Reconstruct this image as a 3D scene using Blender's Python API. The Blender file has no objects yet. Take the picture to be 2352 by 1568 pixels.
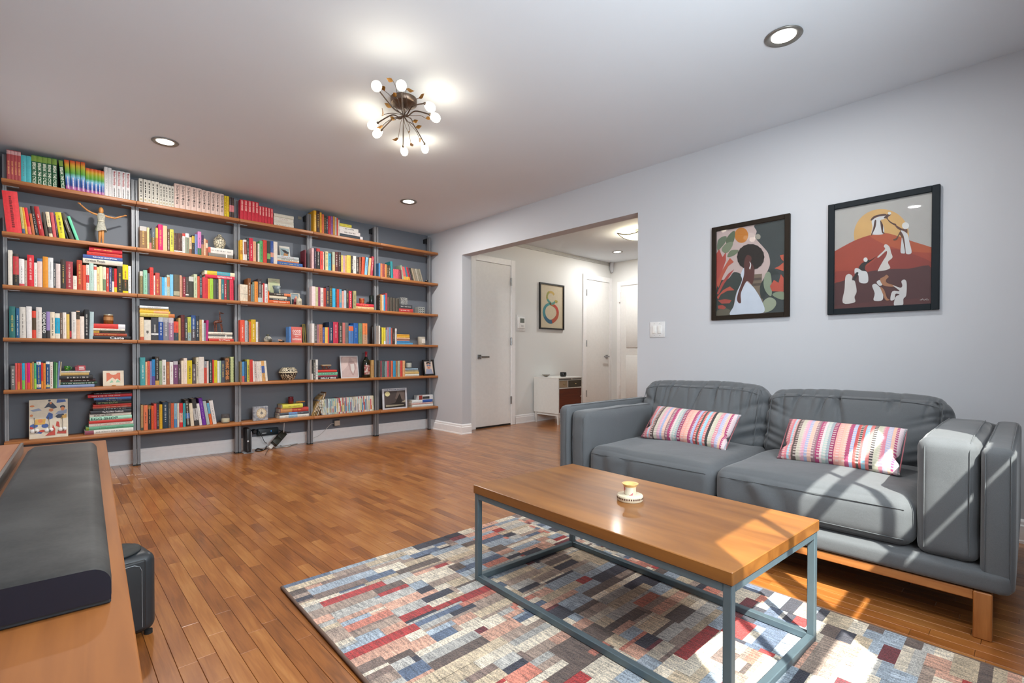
import bpy, bmesh, math, random
import numpy as np
from mathutils import Vector, Matrix, noise

# ------------------------------------------------------------------ camera, world, sun, exposure
scene = bpy.context.scene
COL = scene.collection
F_PX, CY = 1128.5414, 826.9548
YAW, PITCH, ROLL = math.radians(-43.3434), math.radians(-0.6198), 0.0007
CAM = np.array([-3.5115, -5.2828, 0.9309])
fw = np.array([-math.sin(YAW)*math.cos(PITCH), math.cos(YAW)*math.cos(PITCH), math.sin(PITCH)])
rt = np.array([math.cos(YAW), math.sin(YAW), 0.0]); up = np.cross(rt, fw)
rt, up = math.cos(ROLL)*rt+math.sin(ROLL)*up, -math.sin(ROLL)*rt+math.cos(ROLL)*up
cam_data = bpy.data.cameras.new('camera')
cam_data.sensor_fit = 'HORIZONTAL'; cam_data.sensor_width = 36.0
cam_data.lens = F_PX/2352*36.0
cam_data.shift_y = (CY-784)/2352
cam_data.clip_start = 0.02
cam = bpy.data.objects.new('camera', cam_data); COL.objects.link(cam)
cam.matrix_world = Matrix(((rt[0], up[0], -fw[0], CAM[0]), (rt[1], up[1], -fw[1], CAM[1]), (rt[2], up[2], -fw[2], CAM[2]), (0, 0, 0, 1)))
scene.camera = cam

world = bpy.data.worlds.new('sky'); scene.world = world; world.use_nodes = True
bg = world.node_tree.nodes['Background']
bg.inputs[0].default_value = (0.86, 0.93, 1.0, 1); bg.inputs[1].default_value = 21.0

SUN_DIR = Vector((0.418, 0.489, -0.766)).normalized()
sun_d = bpy.data.lights.new('sun', 'SUN'); sun_d.energy = 14.5; sun_d.color = (1.0, 0.95, 0.86); sun_d.angle = 0.009
sun = bpy.data.objects.new('sun', sun_d); COL.objects.link(sun)
sun.rotation_euler = SUN_DIR.to_track_quat('-Z', 'Y').to_euler()
sun.location = (-6, -9, 6)

vs = scene.view_settings
vs.view_transform = 'Standard'; vs.look = 'None'; vs.gamma = 1.0; vs.use_curve_mapping = False
vs.exposure = 0.55
cy_ = scene.cycles
cy_.use_denoising = True
cy_.use_adaptive_sampling = True; cy_.adaptive_threshold = 0.015
cy_.max_bounces = 7; cy_.diffuse_bounces = 5; cy_.glossy_bounces = 3; cy_.transmission_bounces = 6
cy_.sample_clamp_indirect = 4.0
cy_.caustics_reflective = False; cy_.caustics_refractive = False

# window of the room (behind the camera): daylight portal
WX0, WX1, WZ0, WZ1, WY = -2.95, -1.48, 0.98, 1.88, -5.60
pd = bpy.data.lights.new('window_portal', 'AREA'); pd.shape = 'RECTANGLE'; pd.size = WX1-WX0; pd.size_y = WZ1-WZ0
pd.cycles.is_portal = True
po = bpy.data.objects.new('window_portal', pd); COL.objects.link(po)
po.location = ((WX0+WX1)/2, WY-0.03, (WZ0+WZ1)/2); po.rotation_euler = (math.radians(90), 0, 0)

# ------------------------------------------------------------------ pixel -> place
def ray(u, v): return fw+rt*((u-1176)/F_PX)+up*((CY-v)/F_PX)
def at(u, v, ax, val):
    d = ray(u, v); i = 'XYZ'.index(ax); t = (val-CAM[i])/d[i]
    return CAM+t*d
def pr(P):
    d = np.asarray(P, float)-CAM; z = d@fw
    return 1176+F_PX*(d@rt)/z, CY-F_PX*(d@up)/z

# ------------------------------------------------------------------ materials
def lin(h, k=1.0):
    h = h.lstrip('#')
    o = []
    for i in (0, 2, 4):
        c = int(h[i:i+2], 16)/255
        c = c/12.92 if c <= 0.04045 else ((c+0.055)/1.055)**2.4
        o.append(min(0.92, c*k))
    return (o[0], o[1], o[2], 1.0)
MATS = {}
def newmat(name):
    m = bpy.data.materials.new(name); m.use_nodes = True
    return m, m.node_tree, m.node_tree.nodes['Principled BSDF']
def N(nt, t, **kw):
    n = nt.nodes.new(t)
    for k, v in kw.items():
        if k.startswith('i_'): n.inputs[k[2:].replace('_', ' ')].default_value = v
        else: setattr(n, k, v)
    return n
def ramp(nt, stops):
    r = nt.nodes.new('ShaderNodeValToRGB'); e = r.color_ramp.elements
    while len(e) < len(stops): e.new(0.5)
    for q, (p, c) in zip(e, stops): q.position = p; q.color = c
    return r
def plain(h, rough=0.5, metal=0.0, k=1.0, var=0.06, spec=0.5, scale=30.0, key=None):
    """a colour with a little procedural variation"""
    kk = key or ('p', h, rough, metal, k, var, spec)
    if kk in MATS: return MATS[kk]
    m, nt, b = newmat('mat_'+h.lstrip('#'))
    c = lin(h, k)
    tc = N(nt, 'ShaderNodeTexCoord')
    nz = N(nt, 'ShaderNodeTexNoise'); nz.inputs['Scale'].default_value = scale; nz.inputs['Detail'].default_value = 3
    nt.links.new(tc.outputs['Object'], nz.inputs['Vector'])
    r = ramp(nt, [(0.3, tuple(x*(1-var) for x in c[:3])+(1,)), (0.7, tuple(min(1, x*(1+var)) for x in c[:3])+(1,))])
    nt.links.new(nz.outputs['Fac'], r.inputs['Fac']); nt.links.new(r.outputs['Color'], b.inputs['Base Color'])
    b.inputs['Roughness'].default_value = rough; b.inputs['Metallic'].default_value = metal
    b.inputs['Specular IOR Level'].default_value = spec
    MATS[kk] = m
    return m
def emit(h, strength, key=None):
    kk = ('e', h, strength)
    if kk in MATS: return MATS[kk]
    m, nt, b = newmat('glow_'+h.lstrip('#'))
    b.inputs['Base Color'].default_value = lin(h); b.inputs['Emission Color'].default_value = lin(h)
    b.inputs['Emission Strength'].default_value = strength
    MATS[kk] = m
    return m
def glass(name='clear_glass', tint=(0.95, 0.97, 0.97, 1), rough=0.0, alpha=0.12):
    if name in MATS: return MATS[name]
    m, nt, b = newmat(name)
    out = nt.nodes['Material Output']
    tr = N(nt, 'ShaderNodeBsdfTransparent'); tr.inputs['Color'].default_value = tint
    gl = N(nt, 'ShaderNodeBsdfGlossy'); gl.inputs['Roughness'].default_value = rough
    fr = N(nt, 'ShaderNodeLayerWeight'); fr.inputs['Blend'].default_value = alpha
    mx = N(nt, 'ShaderNodeMixShader')
    nt.links.new(fr.outputs['Facing'], mx.inputs['Fac']); nt.links.new(tr.outputs[0], mx.inputs[1]); nt.links.new(gl.outputs[0], mx.inputs[2])
    nt.links.new(mx.outputs[0], out.inputs['Surface'])
    MATS[name] = m
    return m
def wood(name, dark, light, axis='Y', rough=0.35, fine=60.0, long=3.0, k=1.0, coat=0.0, bump=0.05):
    if name in MATS: return MATS[name]
    m, nt, b = newmat(name)
    tc = N(nt, 'ShaderNodeTexCoord'); mp = N(nt, 'ShaderNodeMapping')
    s = [fine, fine, fine]; s['XYZ'.index(axis)] = long
    mp.inputs['Scale'].default_value = s
    nt.links.new(tc.outputs['Object'], mp.inputs['Vector'])
    n1 = N(nt, 'ShaderNodeTexNoise'); n1.inputs['Scale'].default_value = 1.0; n1.inputs['Detail'].default_value = 6; n1.inputs['Distortion'].default_value = 0.6
    n2 = N(nt, 'ShaderNodeTexNoise'); n2.inputs['Scale'].default_value = 0.22; n2.inputs['Detail'].default_value = 3
    nt.links.new(mp.outputs[0], n1.inputs['Vector']); nt.links.new(mp.outputs[0], n2.inputs['Vector'])
    mx = N(nt, 'ShaderNodeMath', operation='MULTIPLY_ADD'); mx.inputs[1].default_value = 0.55
    nt.links.new(n1.outputs['Fac'], mx.inputs[0])
    m2 = N(nt, 'ShaderNodeMath', operation='MULTIPLY'); m2.inputs[1].default_value = 0.5
    nt.links.new(n2.outputs['Fac'], m2.inputs[0]); nt.links.new(m2.outputs[0], mx.inputs[2])
    r = ramp(nt, [(0.36, lin(dark, k)), (0.66, lin(light, k))])
    nt.links.new(mx.outputs[0], r.inputs['Fac']); nt.links.new(r.outputs['Color'], b.inputs['Base Color'])
    b.inputs['Roughness'].default_value = rough; b.inputs['Coat Weight'].default_value = coat; b.inputs['Coat Roughness'].default_value = 0.12
    if bump:
        bp = N(nt, 'ShaderNodeBump'); bp.inputs['Strength'].default_value = bump; bp.inputs['Distance'].default_value = 0.002
        nt.links.new(n1.outputs['Fac'], bp.inputs['Height']); nt.links.new(bp.outputs[0], b.inputs['Normal'])
    MATS[name] = m
    return m
def plaster(name, h, k=1.0, rough=0.75):
    if name in MATS: return MATS[name]
    m, nt, b = newmat(name)
    tc = N(nt, 'ShaderNodeTexCoord')
    n1 = N(nt, 'ShaderNodeTexNoise'); n1.inputs['Scale'].default_value = 1.3; n1.inputs['Detail'].default_value = 4
    n2 = N(nt, 'ShaderNodeTexNoise'); n2.inputs['Scale'].default_value = 260; n2.inputs['Detail'].default_value = 2
    nt.links.new(tc.outputs['Object'], n1.inputs['Vector']); nt.links.new(tc.outputs['Object'], n2.inputs['Vector'])
    c = lin(h, k)
    r = ramp(nt, [(0.3, tuple(x*0.975 for x in c[:3])+(1,)), (0.7, c)])
    nt.links.new(n1.outputs['Fac'], r.inputs['Fac']); nt.links.new(r.outputs['Color'], b.inputs['Base Color'])
    bp = N(nt, 'ShaderNodeBump'); bp.inputs['Strength'].default_value = 0.06; bp.inputs['Distance'].default_value = 0.002
    nt.links.new(n2.outputs['Fac'], bp.inputs['Height']); nt.links.new(bp.outputs[0], b.inputs['Normal'])
    b.inputs['Roughness'].default_value = rough
    MATS[name] = m
    return m
def fabric(name, h, k=1.0, scale=900.0, var=0.16):
    if name in MATS: return MATS[name]
    m, nt, b = newmat(name)
    tc = N(nt, 'ShaderNodeTexCoord')
    n1 = N(nt, 'ShaderNodeTexNoise'); n1.inputs['Scale'].default_value = scale; n1.inputs['Detail'].default_value = 2
    n2 = N(nt, 'ShaderNodeTexNoise'); n2.inputs['Scale'].default_value = 14; n2.inputs['Detail'].default_value = 5
    nt.links.new(tc.outputs['Object'], n1.inputs['Vector']); nt.links.new(tc.outputs['Object'], n2.inputs['Vector'])
    c = lin(h, k)
    r = ramp(nt, [(0.3, tuple(x*(1-var) for x in c[:3])+(1,)), (0.7, tuple(x*(1+var) for x in c[:3])+(1,))])
    nt.links.new(n1.outputs['Fac'], r.inputs['Fac']); nt.links.new(r.outputs['Color'], b.inputs['Base Color'])
    b.inputs['Roughness'].default_value = 0.85; b.inputs['Sheen Weight'].default_value = 0.25; b.inputs['Sheen Roughness'].default_value = 0.4
    ad = N(nt, 'ShaderNodeMath', operation='MULTIPLY_ADD'); ad.inputs[1].default_value = 0.12
    nt.links.new(n1.outputs['Fac'], ad.inputs[0]); nt.links.new(n2.outputs['Fac'], ad.inputs[2])
    bp = N(nt, 'ShaderNodeBump'); bp.inputs['Strength'].default_value = 0.35; bp.inputs['Distance'].default_value = 0.006
    nt.links.new(ad.outputs[0], bp.inputs['Height']); nt.links.new(bp.outputs[0], b.inputs['Normal'])
    MATS[name] = m
    return m

# ------------------------------------------------------------------ mesh helpers
class MB:
    """collects shapes into ONE mesh"""
    def __init__(s): s.v = []; s.f = []; s.sm = []; s.mi = []; s.cur = 0
    def add(s, vs, fs, smooth=False):
        o = len(s.v); s.v += [tuple(map(float, p)) for p in vs]
        for f in fs: s.f.append([i+o for i in f]); s.sm.append(smooth); s.mi.append(s.cur)
        return s
    def box(s, x0, x1, y0, y1, z0, z1, M=None):
        x0, x1 = min(x0, x1), max(x0, x1); y0, y1 = min(y0, y1), max(y0, y1); z0, z1 = min(z0, z1), max(z0, z1)
        vs = [(x0, y0, z0), (x1, y0, z0), (x1, y1, z0), (x0, y1, z0), (x0, y0, z1), (x1, y0, z1), (x1, y1, z1), (x0, y1, z1)]
        if M is not None: vs = [tuple(M@Vector(p)) for p in vs]
        return s.add(vs, [(0, 3, 2, 1), (4, 5, 6, 7), (0, 1, 5, 4), (1, 2, 6, 5), (2, 3, 7, 6), (3, 0, 4, 7)])
    def bbox(s, x0, x1, y0, y1, z0, z1, r=0.004, seg=2, M=None):
        """box with rounded edges"""
        bm = bmesh.new()
        bmesh.ops.create_cube(bm, size=1.0)
        x0, x1 = min(x0, x1), max(x0, x1); y0, y1 = min(y0, y1), max(y0, y1); z0, z1 = min(z0, z1), max(z0, z1)
        for p in bm.verts:
            p.co = Vector(((x0+x1)/2+p.co.x*(x1-x0), (y0+y1)/2+p.co.y*(y1-y0), (z0+z1)/2+p.co.z*(z1-z0)))
        r = min(r, 0.49*min(x1-x0, y1-y0, z1-z0))
        bmesh.ops.bevel(bm, geom=bm.edges[:], offset=r, segments=seg, profile=0.5, affect='EDGES')
        if M is not None: bmesh.ops.transform(bm, matrix=M, verts=bm.verts)
        bm.verts.index_update()
        s.add([p.co[:] for p in bm.verts], [[q.index for q in f.verts] for f in bm.faces], seg > 1)
        bm.free(); return s
    def tube(s, pts, r, n=8, caps=True, closed=False):
        pts = [Vector(p) for p in pts]; m = len(pts)
        rs = r if isinstance(r, (list, tuple)) else [r]*m
        ref = None; vs = []
        for i, p in enumerate(pts):
            if closed: d = pts[(i+1) % m]-pts[i-1]
            else: d = (pts[min(i+1, m-1)]-pts[max(i-1, 0)])
            if d.length < 1e-9: d = Vector((0, 0, 1))
            d.normalize()
            if ref is None: ref = d.orthogonal().normalized()
            else:
                ref = (ref-d*ref.dot(d))
                ref = ref.normalized() if ref.length > 1e-6 else d.orthogonal().normalized()
            b = d.cross(ref)
            for k in range(n):
                a = 2*math.pi*k/n
                vs.append(p+(ref*math.cos(a)+b*math.sin(a))*rs[i])
        fs = []
        for i in range(m if closed else m-1):
            for k in range(n):
                a, b_ = i*n+k, i*n+(k+1) % n; j = (i+1) % m
                fs.append((a, b_, j*n+(k+1) % n, j*n+k))
        s.add(vs, fs, True)
        if caps and not closed: s.add(vs[:n], [list(range(n))[::-1]]); s.add(vs[-n:], [list(range(n))])
        return s
    def lathe(s, prof, c=(0, 0, 0), n=24, axis=(0, 0, 1), M=None):
        """prof: [(r, h)] from bottom to top"""
        q = Vector((0, 0, 1)).rotation_difference(Vector(axis)).to_matrix().to_4x4()
        T = Matrix.Translation(Vector(c))@q
        if M is not None: T = M@T
        vs = []
        for (r, h) in prof:
            for k in range(n):
                a = 2*math.pi*k/n; vs.append(tuple(T@Vector((r*math.cos(a), r*math.sin(a), h))))
        fs = [(i*n+k, i*n+(k+1) % n, (i+1)*n+(k+1) % n, (i+1)*n+k) for i in range(len(prof)-1) for k in range(n)]
        s.add(vs, fs, True)
        if prof[0][0] > 1e-4: s.add(vs[:n], [list(range(n))[::-1]])
        if prof[-1][0] > 1e-4: s.add(vs[-n:], [list(range(n))])
        return s
    def prism(s, pts, d):
        """flat polygon extruded by the vector d"""
        n = len(pts); d = Vector(d); a = [Vector(p) for p in pts]; b = [p+d for p in a]
        return s.add(a+b, [list(range(n))[::-1], list(range(n, 2*n))]+[(i, (i+1) % n, n+(i+1) % n, n+i) for i in range(n)])
    def ball(s, c, r, n=16, m=10, sc=(1, 1, 1), M=None):
        prof = []; vs = []
        for i in range(m+1):
            t = math.pi*i/m-math.pi/2
            for k in range(n):
                a = 2*math.pi*k/n
                p = Vector((math.cos(t)*math.cos(a)*r*sc[0], math.cos(t)*math.sin(a)*r*sc[1], math.sin(t)*r*sc[2]))
                if M is not None: p = M@p
                vs.append(p+Vector(c))
        fs = [(i*n+k, i*n+(k+1) % n, (i+1)*n+(k+1) % n, (i+1)*n+k) for i in range(m) for k in range(n)]
        return s.add(vs, fs, True)
    def build(s, name, mat, parent=None, loc=None, **kw):
        me = bpy.data.meshes.new(name)
        off = Vector(loc) if loc is not None else Vector((0, 0, 0))
        me.from_pydata([tuple(Vector(p)-off) for p in s.v], [], s.f)
        mats = mat if isinstance(mat, (list, tuple)) else [mat]
        for q in mats: me.materials.append(q)
        me.polygons.foreach_set('use_smooth', s.sm); me.polygons.foreach_set('material_index', s.mi)
        me.validate(); me.update()
        return link(name, me, parent, off, **kw)
LOCAL = set()
def is_local(o): return o is not None and (o.name in LOCAL or is_local(o.parent))
def wm(o):
    m = o.matrix_basis.copy()
    return (wm(o.parent)@o.matrix_parent_inverse@m) if o.parent else m
def link(name, me, parent=None, loc=(0, 0, 0), **kw):
    o = bpy.data.objects.new(name, me); COL.objects.link(o)
    o.location = Vector(loc)
    if parent is not None:
        o.parent = parent
        if not is_local(parent): o.matrix_parent_inverse = wm(parent).inverted()
    for k, v in kw.items(): o[k] = v
    return o
def thing(name, label, cat, group=None, loc=(0, 0, 0), rot=None):
    o = bpy.data.objects.new(name, None); COL.objects.link(o); o.location = loc
    o.empty_display_size = 0.05
    if rot is not None: o.rotation_euler = rot
    o['label'] = label; o['category'] = cat
    if group: o['group'] = group
    return o
def tag(o, label, cat, group=None):
    o['label'] = label; o['category'] = cat
    if group: o['group'] = group
    return o
def spline(pts, n=6, closed=True):
    """smooth curve through points"""
    P = [np.array(p, float) for p in pts]; m = len(P); out = []
    rng = range(m) if closed else range(m-1)
    for i in rng:
        if closed: a, b, c, d = P[i-1], P[i], P[(i+1) % m], P[(i+2) % m]
        else: a, b, c, d = P[max(i-1, 0)], P[i], P[i+1], P[min(i+2, m-1)]
        for k in range(n):
            t = k/n
            out.append(0.5*((2*b)+(-a+c)*t+(2*a-5*b+4*c-d)*t*t+(-a+3*b-3*c+d)*t**3))
    if not closed: out.append(P[-1])
    return out
TXT = {}
def text_mesh(s, bold=0.0):
    """outline of a line of lettering, width 1 from x=0, centred on y"""
    if (s, bold) in TXT: return TXT[(s, bold)]
    cu = bpy.data.curves.new('lettering', 'FONT'); cu.body = s; cu.size = 1.0; cu.resolution_u = 2; cu.offset = bold
    o = bpy.data.objects.new('lettering', cu); COL.objects.link(o)
    dg = bpy.context.evaluated_depsgraph_get(); dg.update()
    me = o.evaluated_get(dg).to_mesh()
    v = [(p.co.x, p.co.y) for p in me.vertices]; f = [list(p.vertices) for p in me.polygons]
    o.evaluated_get(dg).to_mesh_clear()
    bpy.data.objects.remove(o); bpy.data.curves.remove(cu)
    x0 = min(p[0] for p in v); x1 = max(p[0] for p in v); y0 = min(p[1] for p in v); y1 = max(p[1] for p in v)
    w = x1-x0
    TXT[(s, bold)] = ([((x-x0)/w, (y-(y0+y1)/2)/w) for x, y in v], f, (y1-y0)/w)
    return TXT[(s, bold)]
def put_text(mb, s, org, ex, ey, width, height=None, bold=0.015):
    """org: left end, ex / ey unit directions of the line and of the letters' tops"""
    v, f, h = text_mesh(s, bold)
    sy = width if height is None else height/h
    ex, ey, org = Vector(ex), Vector(ey), Vector(org)
    mb.add([org+ex*(x*width)+ey*(y*sy) for x, y in v], f)
random.seed(7)
# ------------------------------------------------------------------ the room
H = 2.44
OY0, OY1, OZ = -0.716, -3.06, 2.094      # opening to the hall in the right wall
TW = 0.13                                # its thickness
HY, HX, HF = -0.50, 3.24, -3.9           # hall: back wall, end wall, near wall
XL = -3.805
M_WALL = plaster('wall_paint', 'c2c5ca', 1.0)
M_HALL = plaster('hall_paint', 'dcdddb', 1.05)
M_CEIL = plaster('ceiling_paint', 'd3d9df', 1.08)
M_DARK = plaster('slate_wall_paint', '6b7078', 1.0, 0.6)
M_TRIM = plain('e8e8e8', 0.35, k=1.1, var=0.02)
M_DOOR = plain('e2e2e0', 0.4, k=1.1, var=0.02)
M_STEEL = plain('b8b9ba', 0.25, 0.9)
def struct(mb, name, mat, parent=None):
    o = mb.build(name, mat, parent)
    if parent is None: o['kind'] = 'structure'
    return o
struct(MB().box(XL-0.1, 0.2, 0.0, 0.12, 0, H), 'wall_back', M_DARK)
wr = MB().box(0, TW, OY0, 0, 0, H).box(0, TW, -5.75, OY1, 0, H).box(0, TW, OY1, OY0, OZ, H)
struct(wr, 'wall_right', M_WALL)
struct(MB().box(XL-0.12, XL, -5.75, 0.0, 0, H), 'wall_left', M_WALL)
IX0, IX1, IZ0, IZ1, IY = WX0-0.02, WX1+0.10, WZ0-0.18, WZ1+0.01, WY+0.10     # reveal of the window opening
wf = MB().box(XL, IX0, WY-0.02, IY, 0, H).box(IX1, 0.0, WY-0.02, IY, 0, H).box(IX0, IX1, WY-0.02, IY, 0, IZ0).box(IX0, IX1, WY-0.02, IY, IZ1, H)
struct(wf, 'wall_front', M_WALL)
struct(MB().box(TW, HX+0.12, HY, HY+0.12, 0, H), 'wall_hall_back', M_HALL)
struct(MB().box(HX, HX+0.12, HF, HY, 0, H), 'wall_hall_end', M_HALL)
struct(MB().box(TW, HX+0.12, HF-0.12, HF, 0, H), 'wall_hall_front', M_HALL)
struct(MB().box(XL-0.12, HX+0.12, -5.75, 0.12, H, H+0.12), 'ceiling', M_CEIL)
floor = struct(MB().box(XL-0.12, HX+0.12, -5.75, 0.12, -0.06, -0.013), 'floor', plain('3a2414', 0.7))

# baseboards: stepped profile (out from the wall, height)
BB = [(0, 0), (0.017, 0), (0.017, 0.012), (0.014, 0.018), (0.014, 0.085), (0.009, 0.092), (0.009, 0.106), (0.004, 0.116), (0, 0.118)]
def baseboard(name, a, b, nrm):
    a, b, nrm = Vector(a), Vector(b), Vector(nrm)
    pts = [a+nrm*x+Vector((0, 0, z)) for x, z in BB]
    struct(MB().prism(pts, b-a), name, M_TRIM)
baseboard('baseboard_back', (XL, 0, 0), (0, 0, 0), (0, -1, 0))
bb = MB()
for a, b, n_ in (((0, 0, 0), (0, OY0, 0), (-1, 0, 0)), ((0, OY0-0.0, 0), (TW, OY0, 0), (0, -1, 0)), ((0, OY1, 0), (0, WY, 0), (-1, 0, 0))):
    a, b, n_ = Vector(a), Vector(b), Vector(n_)
    if n_.y: a = a-Vector((0.016, 0, 0))
    bb.prism([a+n_*x+Vector((0, 0, z)) for x, z in BB], b-a)
struct(bb, 'baseboard_right', M_TRIM)
baseboard('baseboard_left', (XL, WY, 0), (XL, 0, 0), (1, 0, 0))
hb = MB()
for x0, x1 in ((1.06, 2.49), ):
    hb.prism([Vector((x0, HY, 0))+Vector((0, -1, 0))*x+Vector((0, 0, z)) for x, z in BB], (x1-x0, 0, 0))
struct(hb, 'baseboard_hall', M_TRIM)
# narrow picture rail under the hall ceiling
struct(MB().box(TW, HX, HY-0.018, HY, H-0.05, H-0.035).box(TW, HX, HY-0.010, HY, H-0.035, H), 'trim_1', plain('b8b8b4', 0.5))
# boxed pipe in the hall corner
struct(MB().lathe([(0.02, H-0.16), (0.035, H-0.1), (0.035, H)], (HX-0.03, HY-0.04, 0), 12), 'trim_2', M_WALL)

# ------------------------------------------------------------------ floor planks
PW = 0.0515
def floor_mat(name, kind):
    m, nt, b = newmat(name)
    tc = N(nt, 'ShaderNodeNewGeometry')
    at_ = N(nt, 'ShaderNodeAttribute', attribute_type=kind, attribute_name='tone')
    mp = N(nt, 'ShaderNodeMapping'); mp.inputs['Scale'].default_value = (75, 5, 75)
    sc = N(nt, 'ShaderNodeVectorMath', operation='MULTIPLY_ADD')
    cmb = N(nt, 'ShaderNodeCombineXYZ')
    nt.links.new(at_.outputs['Fac'], cmb.inputs[0]); nt.links.new(at_.outputs['Fac'], cmb.inputs[1])
    sc.inputs[1].default_value = (37, 91, 0)
    nt.links.new(cmb.outputs[0], sc.inputs[0]); nt.links.new(tc.outputs['Position'], sc.inputs[2])
    nt.links.new(sc.outputs[0], mp.inputs['Vector'])
    n1 = N(nt, 'ShaderNodeTexNoise'); n1.inputs['Scale'].default_value = 1.0; n1.inputs['Detail'].default_value = 7; n1.inputs['Distortion'].default_value = 1.2
    nt.links.new(mp.outputs[0], n1.inputs['Vector'])
    wv = N(nt, 'ShaderNodeTexWave', wave_type='RINGS'); wv.inputs['Scale'].default_value = 0.16; wv.inputs['Distortion'].default_value = 9; wv.inputs['Detail'].default_value = 3
    nt.links.new(mp.outputs[0], wv.inputs['Vector'])
    mx = N(nt, 'ShaderNodeMath', operation='MULTIPLY_ADD'); mx.inputs[1].default_value = 0.55
    nt.links.new(n1.outputs['Fac'], mx.inputs[0])
    mw = N(nt, 'ShaderNodeMath', operation='MULTIPLY_ADD'); mw.inputs[1].default_value = 0.12
    nt.links.new(wv.outputs['Fac'], mw.inputs[0])
    mt = N(nt, 'ShaderNodeMath', operation='MULTIPLY'); mt.inputs[1].default_value = 0.30
    nt.links.new(at_.outputs['Fac'], mt.inputs[0]); nt.links.new(mt.outputs[0], mw.inputs[2]); nt.links.new(mw.outputs[0], mx.inputs[2])
    r = ramp(nt, [(0.15, lin('663915')), (0.42, lin('935827')), (0.60, lin('a66a33')), (0.82, lin('bb8349'))])
    nt.links.new(mx.outputs[0], r.inputs['Fac']); nt.links.new(r.outputs['Color'], b.inputs['Base Color'])
    b.inputs['Roughness'].default_value = 0.32; b.inputs['Coat Weight'].default_value = 0.55; b.inputs['Coat Roughness'].default_value = 0.16
    bp = N(nt, 'ShaderNodeBump'); bp.inputs['Strength'].default_value = 0.10; bp.inputs['Distance'].default_value = 0.002
    nt.links.new(n1.outputs['Fac'], bp.inputs['Height']); nt.links.new(bp.outputs[0], b.inputs['Normal'])
    return m
FM_O, FM_G = floor_mat('oak_plank', 'OBJECT'), floor_mat('oak_planks', 'GEOMETRY')
def plank_geo(L, w):
    g, e = 0.0004, 0.0009
    x0, x1, y0, y1 = g, w-g, g, L-g
    return ([(x0, y0, -0.013), (x1, y0, -0.013), (x1, y1, -0.013), (x0, y1, -0.013), (x0, y0, -e), (x1, y0, -e), (x1, y1, -e), (x0, y1, -e),
             (x0+e, y0+e, 0), (x1-e, y0+e, 0), (x1-e, y1-e, 0), (x0+e, y1-e, 0)],
            [(0, 1, 5, 4), (1, 2, 6, 5), (2, 3, 7, 6), (3, 0, 4, 7), (4, 5, 9, 8), (5, 6, 10, 9), (6, 7, 11, 10), (7, 4, 8, 11), (8, 9, 10, 11)])
LENS = [0.16, 0.24, 0.32, 0.40, 0.50, 0.62, 0.76, 0.92]
planks = []
rp = random.Random(3)
def lay(xa, xb, ya, yb):
    n = int(round((xb-xa)/PW))
    for i in range(n):
        y = ya
        y -= rp.random()*0.4
        while y < yb-0.001:
            L = rp.choice(LENS); y0 = max(y, ya); y1 = min(y+L, yb)
            if y1-y0 > 0.03: planks.append((xa+i*PW, y0, y1-y0, rp.random()))
            y += L
lay(XL, XL+PW*76, -5.6, 0.0)
lay(XL+PW*76, HX, HF, HY)
def plank_px(p):
    x, y, L, _ = p
    q = []
    for a, b in ((x, y), (x+PW, y), (x+PW, y+L), (x, y+L)):
        d = np.array((a, b, 0))-CAM
        if d@fw < 0.3: return -1
        q.append(pr((a, b, 0)))
    if all(u < 0 or u > 2352 or v > 1568 for u, v in q): return -1
    c = (x+PW/2, y+L/2)
    if -2.85 < c[0] < -1.42 and c[1] < -3.25: return -0.5            # under the rug
    if c[0] < -3.36 and -4.9 < c[1] < -2.6: return -0.5               # behind the console
    if -1.25 < c[0] < -0.2 and c[1] < -3.35: return -0.5
    if c[0] > 0.1 and c[1] < -1.9: return -0.5
    return abs(sum(q[i][0]*q[(i+1) % 4][1]-q[(i+1) % 4][0]*q[i][1] for i in range(4)))/2
planks.sort(key=plank_px, reverse=True)
PM = {}
for x, y, L, t in planks[:300]:
    k = round(L, 3)
    if k not in PM:
        me = bpy.data.meshes.new('plank'); me.from_pydata(*[(a) for a in (plank_geo(L, PW)[0], [], plank_geo(L, PW)[1])]); me.materials.append(FM_O); PM[k] = me
    link('plank', PM[k], floor, (x, y, 0), tone=t)
rest = MB(); tones = []
for x, y, L, t in planks[300:]:
    v, f = plank_geo(L, PW); rest.add([(a+x, b+y, c) for a, b, c in v], f); tones += [t]*len(f)
ro = rest.build('plank_field', FM_G, floor); ro['kind'] = 'stuff'
ta = ro.data.attributes.new('tone', 'FLOAT', 'FACE'); ta.data.foreach_set('value', tones)

# ------------------------------------------------------------------ the window behind the camera (source of the sun patches)
wn = MB()
fy0, fy1 = WY-0.015, WY+0.005
def fbox(a, b, c, d): wn.box(a, b, fy0, fy1, c, d)
fbox(IX0, WX0, IZ0, IZ1); fbox(WX1, IX1, IZ0, IZ1); fbox(WX0, WX1, WZ1, IZ1); fbox(WX0, WX1, IZ0, WZ0)
fbox(-2.22, -2.12, WZ0, WZ1)                       # centre mullion
fbox(WX0, WX1, 1.195, 1.262)                       # meeting rail
fbox(-2.64, -2.612, WZ0, WZ1); fbox(-1.865, -1.845, WZ0, WZ1)
fbox(-2.12, WX1, 1.70, 1.755)
fbox(-2.12, WX1, WZ0, 1.145)
struct(wn, 'window_1', plain('e4e4e2', 0.4))
wp = MB().box(WX0, WX1, WY-0.007, WY-0.004, WZ0, WZ1)
struct(wp, 'pane', glass('window_glass'), bpy.data.objects['window_1'])
struct(MB().box(IX0-0.04, IX1+0.04, WY+0.01, IY+0.03, IZ0-0.03, IZ0), 'window_sill', M_TRIM, bpy.data.objects['window_1'])

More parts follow.
